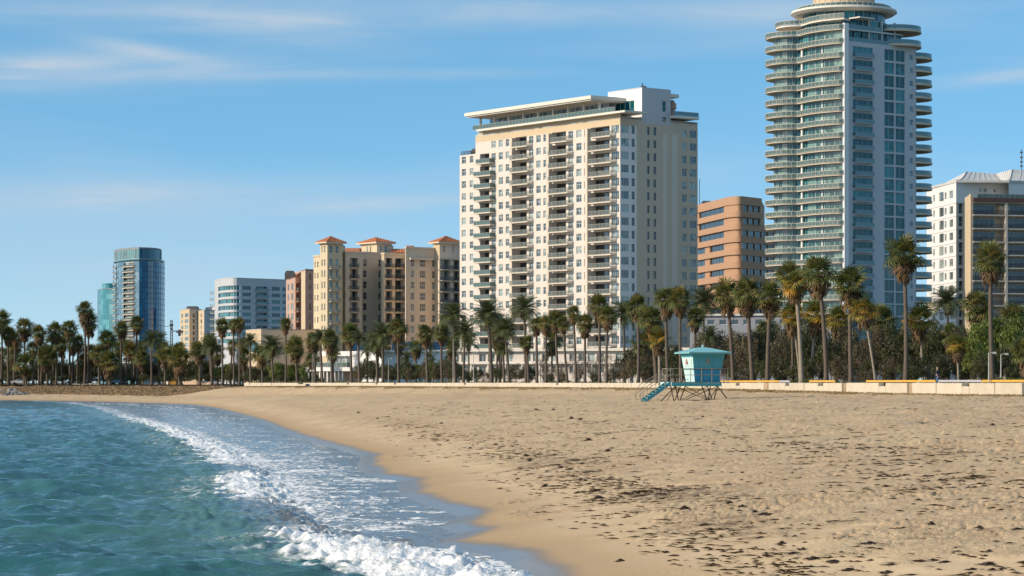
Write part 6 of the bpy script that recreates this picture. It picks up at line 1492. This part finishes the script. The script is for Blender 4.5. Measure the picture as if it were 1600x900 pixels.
for yy in (-1.0, 1.0):
    for x0, x1 in (((-2.62, -3.92), (-2.62, -2.31), (-1.79, -2.31), (.03, .5), (.86, .5), (.86, 1.9)) if yy < 0 else ((-2.3, -2.0), (-1.5, -2.0), (.3, .8), (1.0, .8))):
        bar('leg', [(x0, yy, D0), (x1, yy, -.1)], .045, 'rust')
    for x0, x1 in (((-2.62, .3), (.03, -2.25), (.86, -2.0), (-1.79, .5)) if yy < 0 else ()):
        bar('brace', [(x0, yy + .06, D0), (x1, yy + .06, .02)], .03, 'rust')
for x in (-2.62, .86): bar('brace', [(x, -1.0, D0 - .05), (x, 1.0, .05)], .03, 'rust')
# rails round the deck
RT = D1 + 1.05; px_ = [-2.9, -2.2, -1.45, -.55, .3, 1.0, 1.62]
for yy in (-1.25, 1.25):
    for x in px_: bar('rail_post', [(x, yy, D1 - .1), (x, yy, RT)], .028, 'galv')
    for z in (RT, D1 + .55): bar('handrail', [(px_[0] if yy > 0 else px_[0], yy, z), (px_[-1], yy, z)], .026, 'galv')
for y in (-.4, .45): bar('rail_post', [(1.62, y, D1 - .1), (1.62, y, RT)], .028, 'galv')
for z in (RT, D1 + .55): bar('handrail', [(1.62, -1.25, z), (1.62, 1.25, z)], .026, 'galv')
for yy in (.1, 1.25):
    for z in (RT, D1 + .55): bar('handrail', [(-2.9, yy, z), (-2.9, 1.25, z)], .026, 'galv')
# ramp stair going down to the left
R0, R1 = Vector((-3.05, 0, D1 - .05)), Vector((-5.15, 0, .02))
for yy in (-1.2, -.25):
    mb = MB(); dd = (R1 - R0).normalized(); up = Vector((-dd.z, 0, dd.x)) * .13
    if up.z < 0: up = -up
    a, b_ = R0 + Vector((0, yy, 0)), R1 + Vector((0, yy, 0)); q = [a - up, b_ - up, b_ + up, a + up]; w = Vector((0, .05, 0))
    i0 = len(mb.v); mb.v += [tuple(p) for p in q] + [tuple(p + w) for p in q]; mb.f += [(0, 1, 2, 3), (7, 6, 5, 4), (0, 4, 5, 1), (1, 5, 6, 2), (2, 6, 7, 3), (3, 7, 4, 0)]; mb.m += [0] * 6
    mb.build('stringer', M['aqua' if yy < -1 else 'tealdk'], lg)
for i in range(8):
    p = R0.lerp(R1, (i + .5) / 8); MB().box(p.x - .13, -1.15, p.z - .02, p.x + .13, -.25, p.z + .02).build('tread', M['aquapale'], lg)
for yy in (-1.28, -.15):
    for hgt in (1.0, .55):
        pts = [(-2.9, yy, D1 + hgt + .05), (-3.3, yy, D1 + hgt - .1), (-5.2, yy, .32 + hgt), (-5.5, yy, .20 + hgt * .8), (-5.62, yy, .1 + hgt * .45)] + ([(-5.5, yy, 0)] if hgt > .9 else [])
        bar('handrail', pts, .026, 'galv')
    for s in (.25, .6, .92): p = R0.lerp(R1, s); bar('rail_post', [(p.x, yy, p.z - .1), (p.x, yy, p.z + 1.02)], .026, 'galv')
# ------------------------------------------------------------------ yellow rail along the promenade
M['yellow'] = mat('yellow_rail_paint', (0.62, 0.34, 0.045), 0.5, 0.12, 2); M['railgrey'] = mat('bare_rail_metal', (0.40, 0.38, 0.40), 0.5, 0.1, 2)
def rail_at(px, off): 
    p = WA + NRM * off; r = Vector(((px - 800) / FPX, 1)); det = WDIR.x * (-r.y) + r.x * WDIR.y
    a = ((-p.x) * (-r.y) + r.x * (-p.y)) / det; return p + WDIR * a
for n_, (p0, p1, m_, lb) in enumerate(((1126, 1217, 'yellow', 'yellow pipe rail right of the lifeguard tower'), (1218, 1234, 'railgrey', 'short bare grey end piece of rail between two yellow rails'), (1265, 1305, 'yellow', 'shortest yellow pipe rail, before the round tower'), (1354, 1462, 'yellow', 'yellow pipe rail passing behind the tallest palm'),
                               (1467, 1534, 'railgrey', 'grey pipe rail between the yellow and the orange rail'), (1535, 1606, 'yellow', 'orange yellow pipe rail at the right edge'))):
    a, b_ = rail_at(p1, .75), rail_at(p0, .75); rt = thing('pipe_rail', lb, 'railing', (a.x, a.y, 3.55), atan2(b_.y - a.y, b_.x - a.x), 'rails along the promenade'); L_ = (b_ - a).length
    MB().box(0, -.04, .50, L_, .04, .66).build('rail_beam', M[m_], rt)
    n = max(1, round(L_ / 2.4))
    for i in range(n + 1): MB().box(L_ * i / n - .045, -.03, -.05, L_ * i / n + .045, .03, .52).build('rail_post', M[m_ if i in (0, n) else 'galv'], rt)
# ------------------------------------------------------------------ lamp posts
M['lamp'] = mat('pale_post_paint', (0.36, 0.36, 0.33), 0.5, 0.08, 1)
for px, yt, off, kd, lb in ((708, 507, 2, 2, 'tall pale lamp post with two arms left of the date palms'), (740, 550, 1.5, 1, 'slim pale lamp post before the podium, right of the two-armed one'), (1545, 551, 1.2, 1, 'slim white lamp post just left of the palm before the tan block'), (1564, 553, 8, 1, 'dim lamp post right of the palm before the tan block'),
                           (607, 560, 3, 1, 'short lamp post before the white annex'), (488, 553, 4, 1, 'lamp post at the left end of the white pavilion'), (1107, 556, 3, 0, 'thin pole left of the lifeguard hut roof')):
    d = wall_d(px) + off; p = P(px, d); o = thing('lamp_post', lb, 'lamp post', (p.x, p.y, 3.55), 0, 'lamp posts along the promenade'); h = ZY(yt, d) - 3.55
    MB().tube([(0, 0, 0), (0, 0, .4), (0, 0, h)], [.10, .06, .04], 7).build('post', M['lamp'], o)
    for s in ((-1, 1) if kd == 2 else (1,) if kd == 1 else ()):
        MB().tube([(0, 0, h - .1), (s * .15, 0, h), (s * .45, 0, h + .02)], .03, 5).build('arm', M['lamp'], o); MB().frustum([(s * .42 - .15, -.1), (s * .42 + .15, -.1), (s * .42 + .15, .1), (s * .42 - .15, .1)], [(s * .42 - .1, -.05), (s * .42 + .1, -.05), (s * .42 + .1, .05), (s * .42 - .1, .05)], h - .08, h + .06).build('lamp_head', M['lamp'], o)
# ------------------------------------------------------------------ bins, boxes, sand heaps, rocks
M['bindark'] = mat('dark_bin_paint', (0.03, 0.035, 0.045), 0.6, 0.2, 3); M['ycont'] = mat('yellow_box_paint', (0.55, 0.30, 0.06), 0.6, 0.1, 1)
def binn(px0, px1, y0, y1, d, lb, m='bindark', name='bin', cat='bin', lid=True):
    a, b_ = P(px0, d), P(px1, d); w = b_.x - a.x; zb, zt = ZY(y1, d), ZY(y0, d); o = thing(name, lb, cat, ((a.x + b_.x) / 2, d, zb - .25)); h = zt - zb + .25; dp = min(w * .8, 1.8)
    MB().frustum([(-w * .44, -dp / 2), (w * .44, -dp / 2), (w * .44, dp / 2), (-w * .44, dp / 2)], [(-w / 2, -dp / 2 - .06), (w / 2, -dp / 2 - .06), (w / 2, dp / 2 + .06), (-w / 2, dp / 2 + .06)], 0, h * .9).build('bin_body', M[m], o)
    MB().frustum([(-w / 2 - .03, -dp / 2 - .1), (w / 2 + .03, -dp / 2 - .1), (w / 2 + .03, dp / 2 + .1), (-w / 2 - .03, dp / 2 + .1)], [(-w / 2 + .08, -dp / 2), (w / 2 - .08, -dp / 2), (w / 2 - .08, dp / 2), (-w / 2 + .08, dp / 2)], h * .905, h).build('lid', M[m], o)
    for k in range(max(2, int(w / .8))): x = -w * .42 + (w * .84) * k / max(1, int(w / .8) - 1); MB().box(x - .04, -dp / 2 - .1, .1, x + .04, -dp / 2 - .02, h * .85).build('rib', M[m], o)
binn(355, 379, 600.3, 607, 572, 'long dark container at the left end of the concrete wall', name='container', cat='container')
binn(341, 347.5, 600.5, 606.5, 580, 'small round-shouldered dark bin left of the long dark container')
binn(477.5, 484.5, 600, 605.5, 476, 'dark blue bin set in the wall before the white pavilion', m='bluefence')
binn(264, 276, 591.5, 600, 650, 'yellow skip among the palm trunks below the antenna mast', m='ycont', name='skip', cat='skip')
M['heap'] = mat('heaped_sand', (0.46, 0.32, 0.20), 0.95, 0.15, .6, bump=.1, bscale=1)
def mound(name, p, rx, ry, h, m, lb, cat, seed, group=None, rough=.25, parent=None):
    r = np.random.RandomState(seed); mb = MB(); nr, na = 5, 12; ph = r.uniform(0, 6.28, 4)
    mb.v.append((0, 0, h))
    for i in range(1, nr + 1):
        for j in range(na):
            a = 2 * pi * j / na; k = 1 + rough * (sin(2 * a + ph[0]) * .5 + sin(3 * a + ph[1]) * .4 + sin(5 * a + ph[2]) * .3); t_ = i / nr
            mb.v.append((rx * k * t_ * cos(a), ry * k * t_ * sin(a), h * (cos(t_ * pi / 2) ** .8 if i < nr else 0) * (1 + rough * r.uniform(-.5, .5)) - (.06 if i == nr else 0)))
    for j in range(na): mb.f.append((0, 1 + j, 1 + (j + 1) % na)); mb.m.append(0)
    for i in range(nr - 1):
        for j in range(na): a, b_ = 1 + i * na + j, 1 + i * na + (j + 1) % na; mb.f.append((a, a + na, b_ + na, b_)); mb.m.append(0)
    o = mb.build(name, M[m], None, p, 0, smooth=False); return tag(o, lb, cat, group)
for k, (px, d, rx, h, lb) in enumerate(((297, 618, 2.6, 1.5, 'sand heap right of the yellow skip, leftmost of three'), (308, 612, 3.2, 1.9, 'largest sand heap, middle of the three below the small cream block'), (327, 604, 2.6, 1.4, 'reddish sand heap left of the small dark bin'))):
    p = P(px, d); mound('sand_heap', (p.x, p.y, 2.9), rx, 2.2, h, 'heap', lb, 'sand heap', k + 1, 'sand heaps')
M['rock'] = mat('grey_rock', (0.22, 0.20, 0.185), 0.9, 0.3, 1.2, bump=.08, bscale=2, objvar=.3)
rk = random.Random(8)
for k in range(18):
    px = 1 + k * 2.3 + rk.uniform(-1, 1); d = 612 + rk.uniform(-5, 18); p = P(px, d); s = rk.uniform(.6, 1.15)
    z = gz(p.x, p.y); o = mound('rock', (p.x, p.y, z - .1), s * rk.uniform(.9, 1.5), s, s * rk.uniform(.7, 1.1), 'rock', None, 'rock', 40 + k, 'rocks at the foot of the left bank', .45)
    o['label'] = 'grey rock at the far left of the beach, ' + ORD[k] + ' from the left edge'
# ------------------------------------------------------------------ seaweed clumps
M['kelp'] = mat('dark_dried_kelp', (0.060, 0.037, 0.023), 0.75, 0.5, 6, objvar=.25)
def clump_mesh(seed, n=150):
    r = random.Random(seed); mb = MB()
    for i in range(n):
        a = r.uniform(0, 2 * pi); ra = min(.62, abs(r.gauss(0, .36))); x, y = ra * cos(a), ra * sin(a) * .9; hz = .33 * math.exp(-(ra / .42) ** 2) * r.uniform(.3, 1.05)
        b_ = r.uniform(0, 2 * pi); ln = r.uniform(.10, .30); e = r.uniform(-.4, .5) * math.exp(-ra); d = Vector((cos(b_), sin(b_), e)); s = Vector((-sin(b_), cos(b_), 0)) * r.uniform(.015, .05); s.z = r.uniform(-.03, .03)
        p = Vector((x, y, hz)); q = p + d * ln * .5 + Vector((0, 0, .03)); t_ = p + d * ln; t_.z = max(t_.z, .0)
        mb.quad(tuple(p - s), tuple(p + s), tuple(q + s), tuple(q - s)); mb.quad(tuple(q - s), tuple(q + s), tuple(t_ + s * .4), tuple(t_ - s * .4))
    # dense heart
    nr, na = 4, 11; mb.v.append((0, 0, .24)); b0 = len(mb.v) - 1
    for i in range(1, nr + 1):
        for j in range(na):
            aa = 2 * pi * j / na; k = r.uniform(.85, 1.15); t_ = i / nr; mb.v.append((.46 * k * t_ * cos(aa), .42 * k * t_ * sin(aa), .25 * (1 - t_ ** 1.6) * r.uniform(.8, 1.15) - (.03 if i == nr else 0)))
    for j in range(na): mb.f.append((b0, b0 + 1 + j, b0 + 1 + (j + 1) % na)); mb.m.append(0)
    for i in range(nr - 1):
        for j in range(na): a, b_ = b0 + 1 + i * na + j, b0 + 1 + i * na + (j + 1) % na; mb.f.append((a, a + na, b_ + na, b_)); mb.m.append(0)
    return mb.mesh('kelp_clump', [M['kelp']])
KM = [clump_mesh(i) for i in range(5)]
def on_sand(px, py):
    lo, hi = 25.0, 420.0
    # march the ray until it meets the sand
    ds = np.geomspace(lo, hi, 700); X = (px - 800) / FPX * ds; zr_ = EYE - (py - HOR) / FPX * ds
    zz_, s, q = base_z(X[None, :], ds[None, :]); k = np.argmax(zr_ <= zz_[0]); d = ds[k]; return P(px, d), float(zz_[0, k]), float(s[0, k])
KL = [(852, 760, 20), (937, 780, 26), (1103, 820, 27), (970, 877, 24), (1320, 732, 15), (905, 721, 14), (876, 731, 16), (889, 734, 14), (812, 731, 12), (908, 751, 16), (901, 771, 14), (930, 768, 20), (1095, 802, 40), (1070, 797, 26), (1126, 777, 18), (1195, 804, 42), (1180, 800, 22),
      (1160, 792, 20), (1140, 789, 18), (1190, 841, 30), (1222, 850, 26), (1240, 866, 34), (1255, 860, 22), (1272, 873, 38), (1303, 878, 40), (1328, 891, 44), (1392, 885, 36), (1388, 896, 40), (1462, 876, 30), (1478, 880, 40), (1546, 881, 48), (1530, 822, 18), (1360, 850, 46), (1590, 828, 30), (838, 642, 12),
      (865, 641, 10), (893, 653, 14), (907, 657, 12), (1098, 652, 12), (1140, 660, 10), (1551, 668, 14), (1510, 678, 8), (1242, 841, 14), (1042, 864, 16), (1111, 860, 14), (770, 714, 12), (735, 701, 10), (700, 690, 9), (660, 668, 9), (828, 722, 16), (920, 690, 22), (1455, 821, 20), (640, 681, 8), (1520, 890, 34), (1160, 740, 12), (1012, 718, 14), (1545, 862, 20), (690, 662, 10), (560, 645, 9), (590, 655, 9), (950, 705, 18)]
kz = []
for i, (px, py, w) in enumerate(KL):
    p, z, s = on_sand(px, py); sc = w / FPX * p.y * .62
    o = new_obj('kelp_clump', KM[i % 5], None, (p.x, p.y, gz(p.x, p.y) - .01)); o.scale = (sc, sc * rw_.uniform(1.0, 1.8), min(sc, .55) * rw_.uniform(.8, 1.1) if w < 28 else sc * .42); o.rotation_euler = (0, 0, rw_.uniform(-.5, .5))
    o['category'] = 'seaweed'; o['group'] = 'clumps of seaweed on the beach'; kz.append((o, px, py, w))
def kzone(px, py):
    r_ = 'on the far sand' if py < 700 else 'midway up the beach' if py < 800 else 'in the foreground'
    c_ = 'nearest the water' if px < 860 + (py - 700) * .8 else 'among the footprints' if px < 1250 else 'towards the right edge'
    return r_, c_
KM[4] = KM[3]
by = {}
for q in kz: by.setdefault(kzone(q[1], q[2]) + (q[3] >= 22,), []).append(q)
for (r_, c_, bg_), qs in by.items():
    qs.sort(key=lambda q: q[1])
    for i, q in enumerate(qs): q[0]['label'] = ('wide' if bg_ else 'small') + ' kelp clump' + ('' if len(qs) == 1 else ', ' + ORD[i] + ' from left,') + ' ' + r_ + ' ' + c_
# small bits of weed strewn over the sand
r = np.random.RandomState(12); q = []
while len(q) < 3600:
    n = 6000; dd = 34 * np.exp(r.rand(n) * 2.0); X = dd * r.uniform(-.05, .215, n); z, s, qq = base_z(X[None], dd[None]); s = s[0]; qq = qq[0]
    wd_ = np.abs(sdist(WRL, X[None], dd[None]))[0]; dens = .9 * np.exp(-(wd_ / 1.3) ** 2) * (.25 + .75 * sm(dd, 50, 85)) + .09 + .25 * np.exp(-((s - 14) / 3) ** 2)
    cl_ = samp(T_low, X, dd, 25.0) + .6 * samp(T_f2, X, dd, 13.0); dens *= sm(cl_, -.1, 1.5) + .12
    ok = (s > 2.6) & (qq < -1) & (r.rand(n) < dens * (28 / dd) ** .35)
    for a, b_, c_ in zip(X[ok], dd[ok], z[0][ok]): q.append((a, b_, c_))
q = np.array(q[:3600]); w_, _ = wobble(q[:, 0], q[:, 1], *base_z(q[:, 0], q[:, 1])[1:]); k = len(q)
an = r.uniform(-.9, .9, k); ln = r.uniform(.03, .12, k) * (1 + q[:, 1] / 110) * (1 + (r.rand(k) < .10) * 1.4); wd = r.uniform(.012, .035, k)
dx = np.stack([np.cos(an), np.sin(an), np.zeros(k)], 1); dy = np.stack([-np.sin(an), np.cos(an), np.zeros(k)], 1); c0 = np.column_stack([q[:, 0], q[:, 1], q[:, 2] + w_ + .012])
V = np.stack([c0 - dx * ln[:, None], c0 - dy * wd[:, None] + [0, 0, .03], c0 + dx * ln[:, None], c0 + dy * wd[:, None] + [0, 0, .015]], 1)
me = bpy.data.meshes.new('seaweed_bits'); me.from_pydata(V.reshape(-1, 3).tolist(), [], np.arange(4 * k).reshape(k, 4).tolist()); me.materials.append(M['kelp']); tag(new_obj('seaweed_bits', me), kind='stuff')
# ------------------------------------------------------------------ people behind the wall
M['skin'] = mat('skin', (0.42, 0.26, 0.18), .6, .05); M['wshirt'] = mat('white_shirt_cloth', (0.72, 0.72, 0.70), .8, .05); M['dtrous'] = mat('dark_trouser_cloth', (0.03, 0.03, 0.04), .8, .1); M['btrous'] = mat('blue_trouser_cloth', (0.05, 0.12, 0.22), .8, .1); M['hair'] = mat('dark_hair', (0.03, 0.02, 0.015), .7, .1)
def skinned(name, vs, es, rs2, m, parent, root=0):
    me = bpy.data.meshes.new(name); me.from_pydata(vs, es, []); me.materials.append(M[m]); o = new_obj(name, me, parent); sk = o.modifiers.new('skin', 'SKIN'); sk.use_smooth_shade = True
    for i, r_ in enumerate(rs2): v = me.skin_vertices[0].data[i]; v.radius = (r_, r_); v.use_root = (i == root)
    su = o.modifiers.new('sub', 'SUBSURF'); su.levels = 1; su.render_levels = 1; return o
def person(px, d, zg, h, top, bot, lb, rz, stride=.12):
    p = P(px, d); o = thing('person', lb, 'person', (p.x, p.y, zg), rz); k = h / 1.75
    J = [(0, 0, .95), (0, 0, 1.15), (0, -.01, 1.38), (0, 0, 1.50), (0, -.02, 1.60), (0, -.02, 1.70),
         (-.10, 0, .92), (-.11, -stride, .50), (-.11, stride * -.6, .07), (-.11, stride * -.6 - .14, .04), (.10, 0, .92), (.11, stride * .5, .50), (.11, stride, .07), (.11, stride - .14, .04),
         (-.19, 0, 1.40), (-.24, .03, 1.14), (-.23, -.10, .90), (-.23, -.14, .80), (.19, 0, 1.40), (.24, -.02, 1.14), (.24, -.14, .93), (.24, -.2, .84)]
    E_ = [(0, 1), (1, 2), (2, 3), (3, 4), (4, 5), (0, 6), (6, 7), (7, 8), (8, 9), (0, 10), (10, 11), (11, 12), (12, 13), (2, 14), (14, 15), (15, 16), (16, 17), (2, 18), (18, 19), (19, 20), (20, 21)]
    R_ = [.13, .12, .14, .055, .085, .095, .085, .06, .04, .035, .085, .06, .04, .035, .055, .042, .032, .035, .055, .042, .032, .035]
    s = lambda L_: [tuple(c_ * k for c_ in v) for v in L_]
    skinned('body', s(J), E_, [x * k for x in R_], 'skin', o)
    skinned('shirt', s([J[0], J[1], J[2], J[14], J[15], J[18], J[19]]), [(0, 1), (1, 2), (2, 3), (3, 4), (2, 5), (5, 6)], [x * k for x in (.145, .14, .16, .072, .058, .072, .058)], top, o)
    skinned('trousers', s([J[0], J[6], J[7], (J[8][0], J[8][1], .12), J[10], J[11], (J[12][0], J[12][1], .12)]), [(0, 1), (1, 2), (2, 3), (0, 4), (4, 5), (5, 6)], [x * k for x in (.14, .10, .078, .06, .10, .078, .06)], bot, o)
    skinned('hair', s([(0, .02, 1.66), (0, .01, 1.74)]), [(0, 1)], [.095 * k, .085 * k], 'hair', o); return o
person(1226, 320, 3.56, 1.72, 'wshirt', 'dtrous', 'person in a white shirt standing among the trees right of the lifeguard hut', 2.6)
person(1464.5, 203.5, 3.56, 1.75, 'dtrous', 'btrous', 'person in dark top and blue trousers right of the tallest palm', 1.2)
# ------------------------------------------------------------------ a few cars parked in the shade far left
M['tyre'] = mat('tyre_rubber', (0.02, 0.02, 0.02), .8, .1); 
def car(px, d, colr, lb, rz):
    m_ = mat('car_paint', colr, .3, .03, 1, spec=.6); p = P(px, d); o = thing('parked_car', lb, 'car', (p.x, p.y, 3.56), rz, 'cars parked behind the palms')
    pr = [(-2.2, .35), (-2.25, .75), (-1.95, .92), (-1.2, .98), (-.6, 1.42), (.9, 1.45), (1.6, 1.0), (2.15, .92), (2.2, .4)]
    mb = MB(); n = len(pr)
    for y in (-.85, .85): mb.v += [(x, y * (.82 if z > 1.2 else 1), z) for x, z in pr]
    for k in range(n): k2 = (k + 1) % n; mb.f.append((k, k2, n + k2, n + k)); mb.m.append(0)
    mb.f.append(tuple(range(n))[::-1]); mb.f.append(tuple(range(n, 2 * n))); mb.m += [0, 0]; b_ = MB(); b_ = mb.build('body', m_, o)
    for y in (-1, 1):
        w = MB(); w.quad((-1.05, y * .84, 1.02), (1.4, y * .84, 1.02), (.85, y * .735, 1.38), (-.58, y * .735, 1.36)); w.build('side_window', M['g_dark'], o)
        for x in (-1.4, 1.35): MB().tube([(x, y * .68, .33), (x, y * .9, .33)], .33, 12).build('wheel', M['tyre'], o)
    return o
for px, d, cl_, lb, rz in ((31, 668, (.6, .6, .6), 'white car glimpsed between trunks at the far left', .1), (118, 676, (.35, .38, .4), 'silver car glimpsed between trunks left of the turquoise tower', .05), (186, 670, (.10, .25, .32), 'blue-green car glimpsed between trunks below the blue tower', -.1), (305, 640, (.6, .6, .58), 'white car glimpsed behind the sand heaps', 0)):
    car(px, d, cl_, lb, rz)
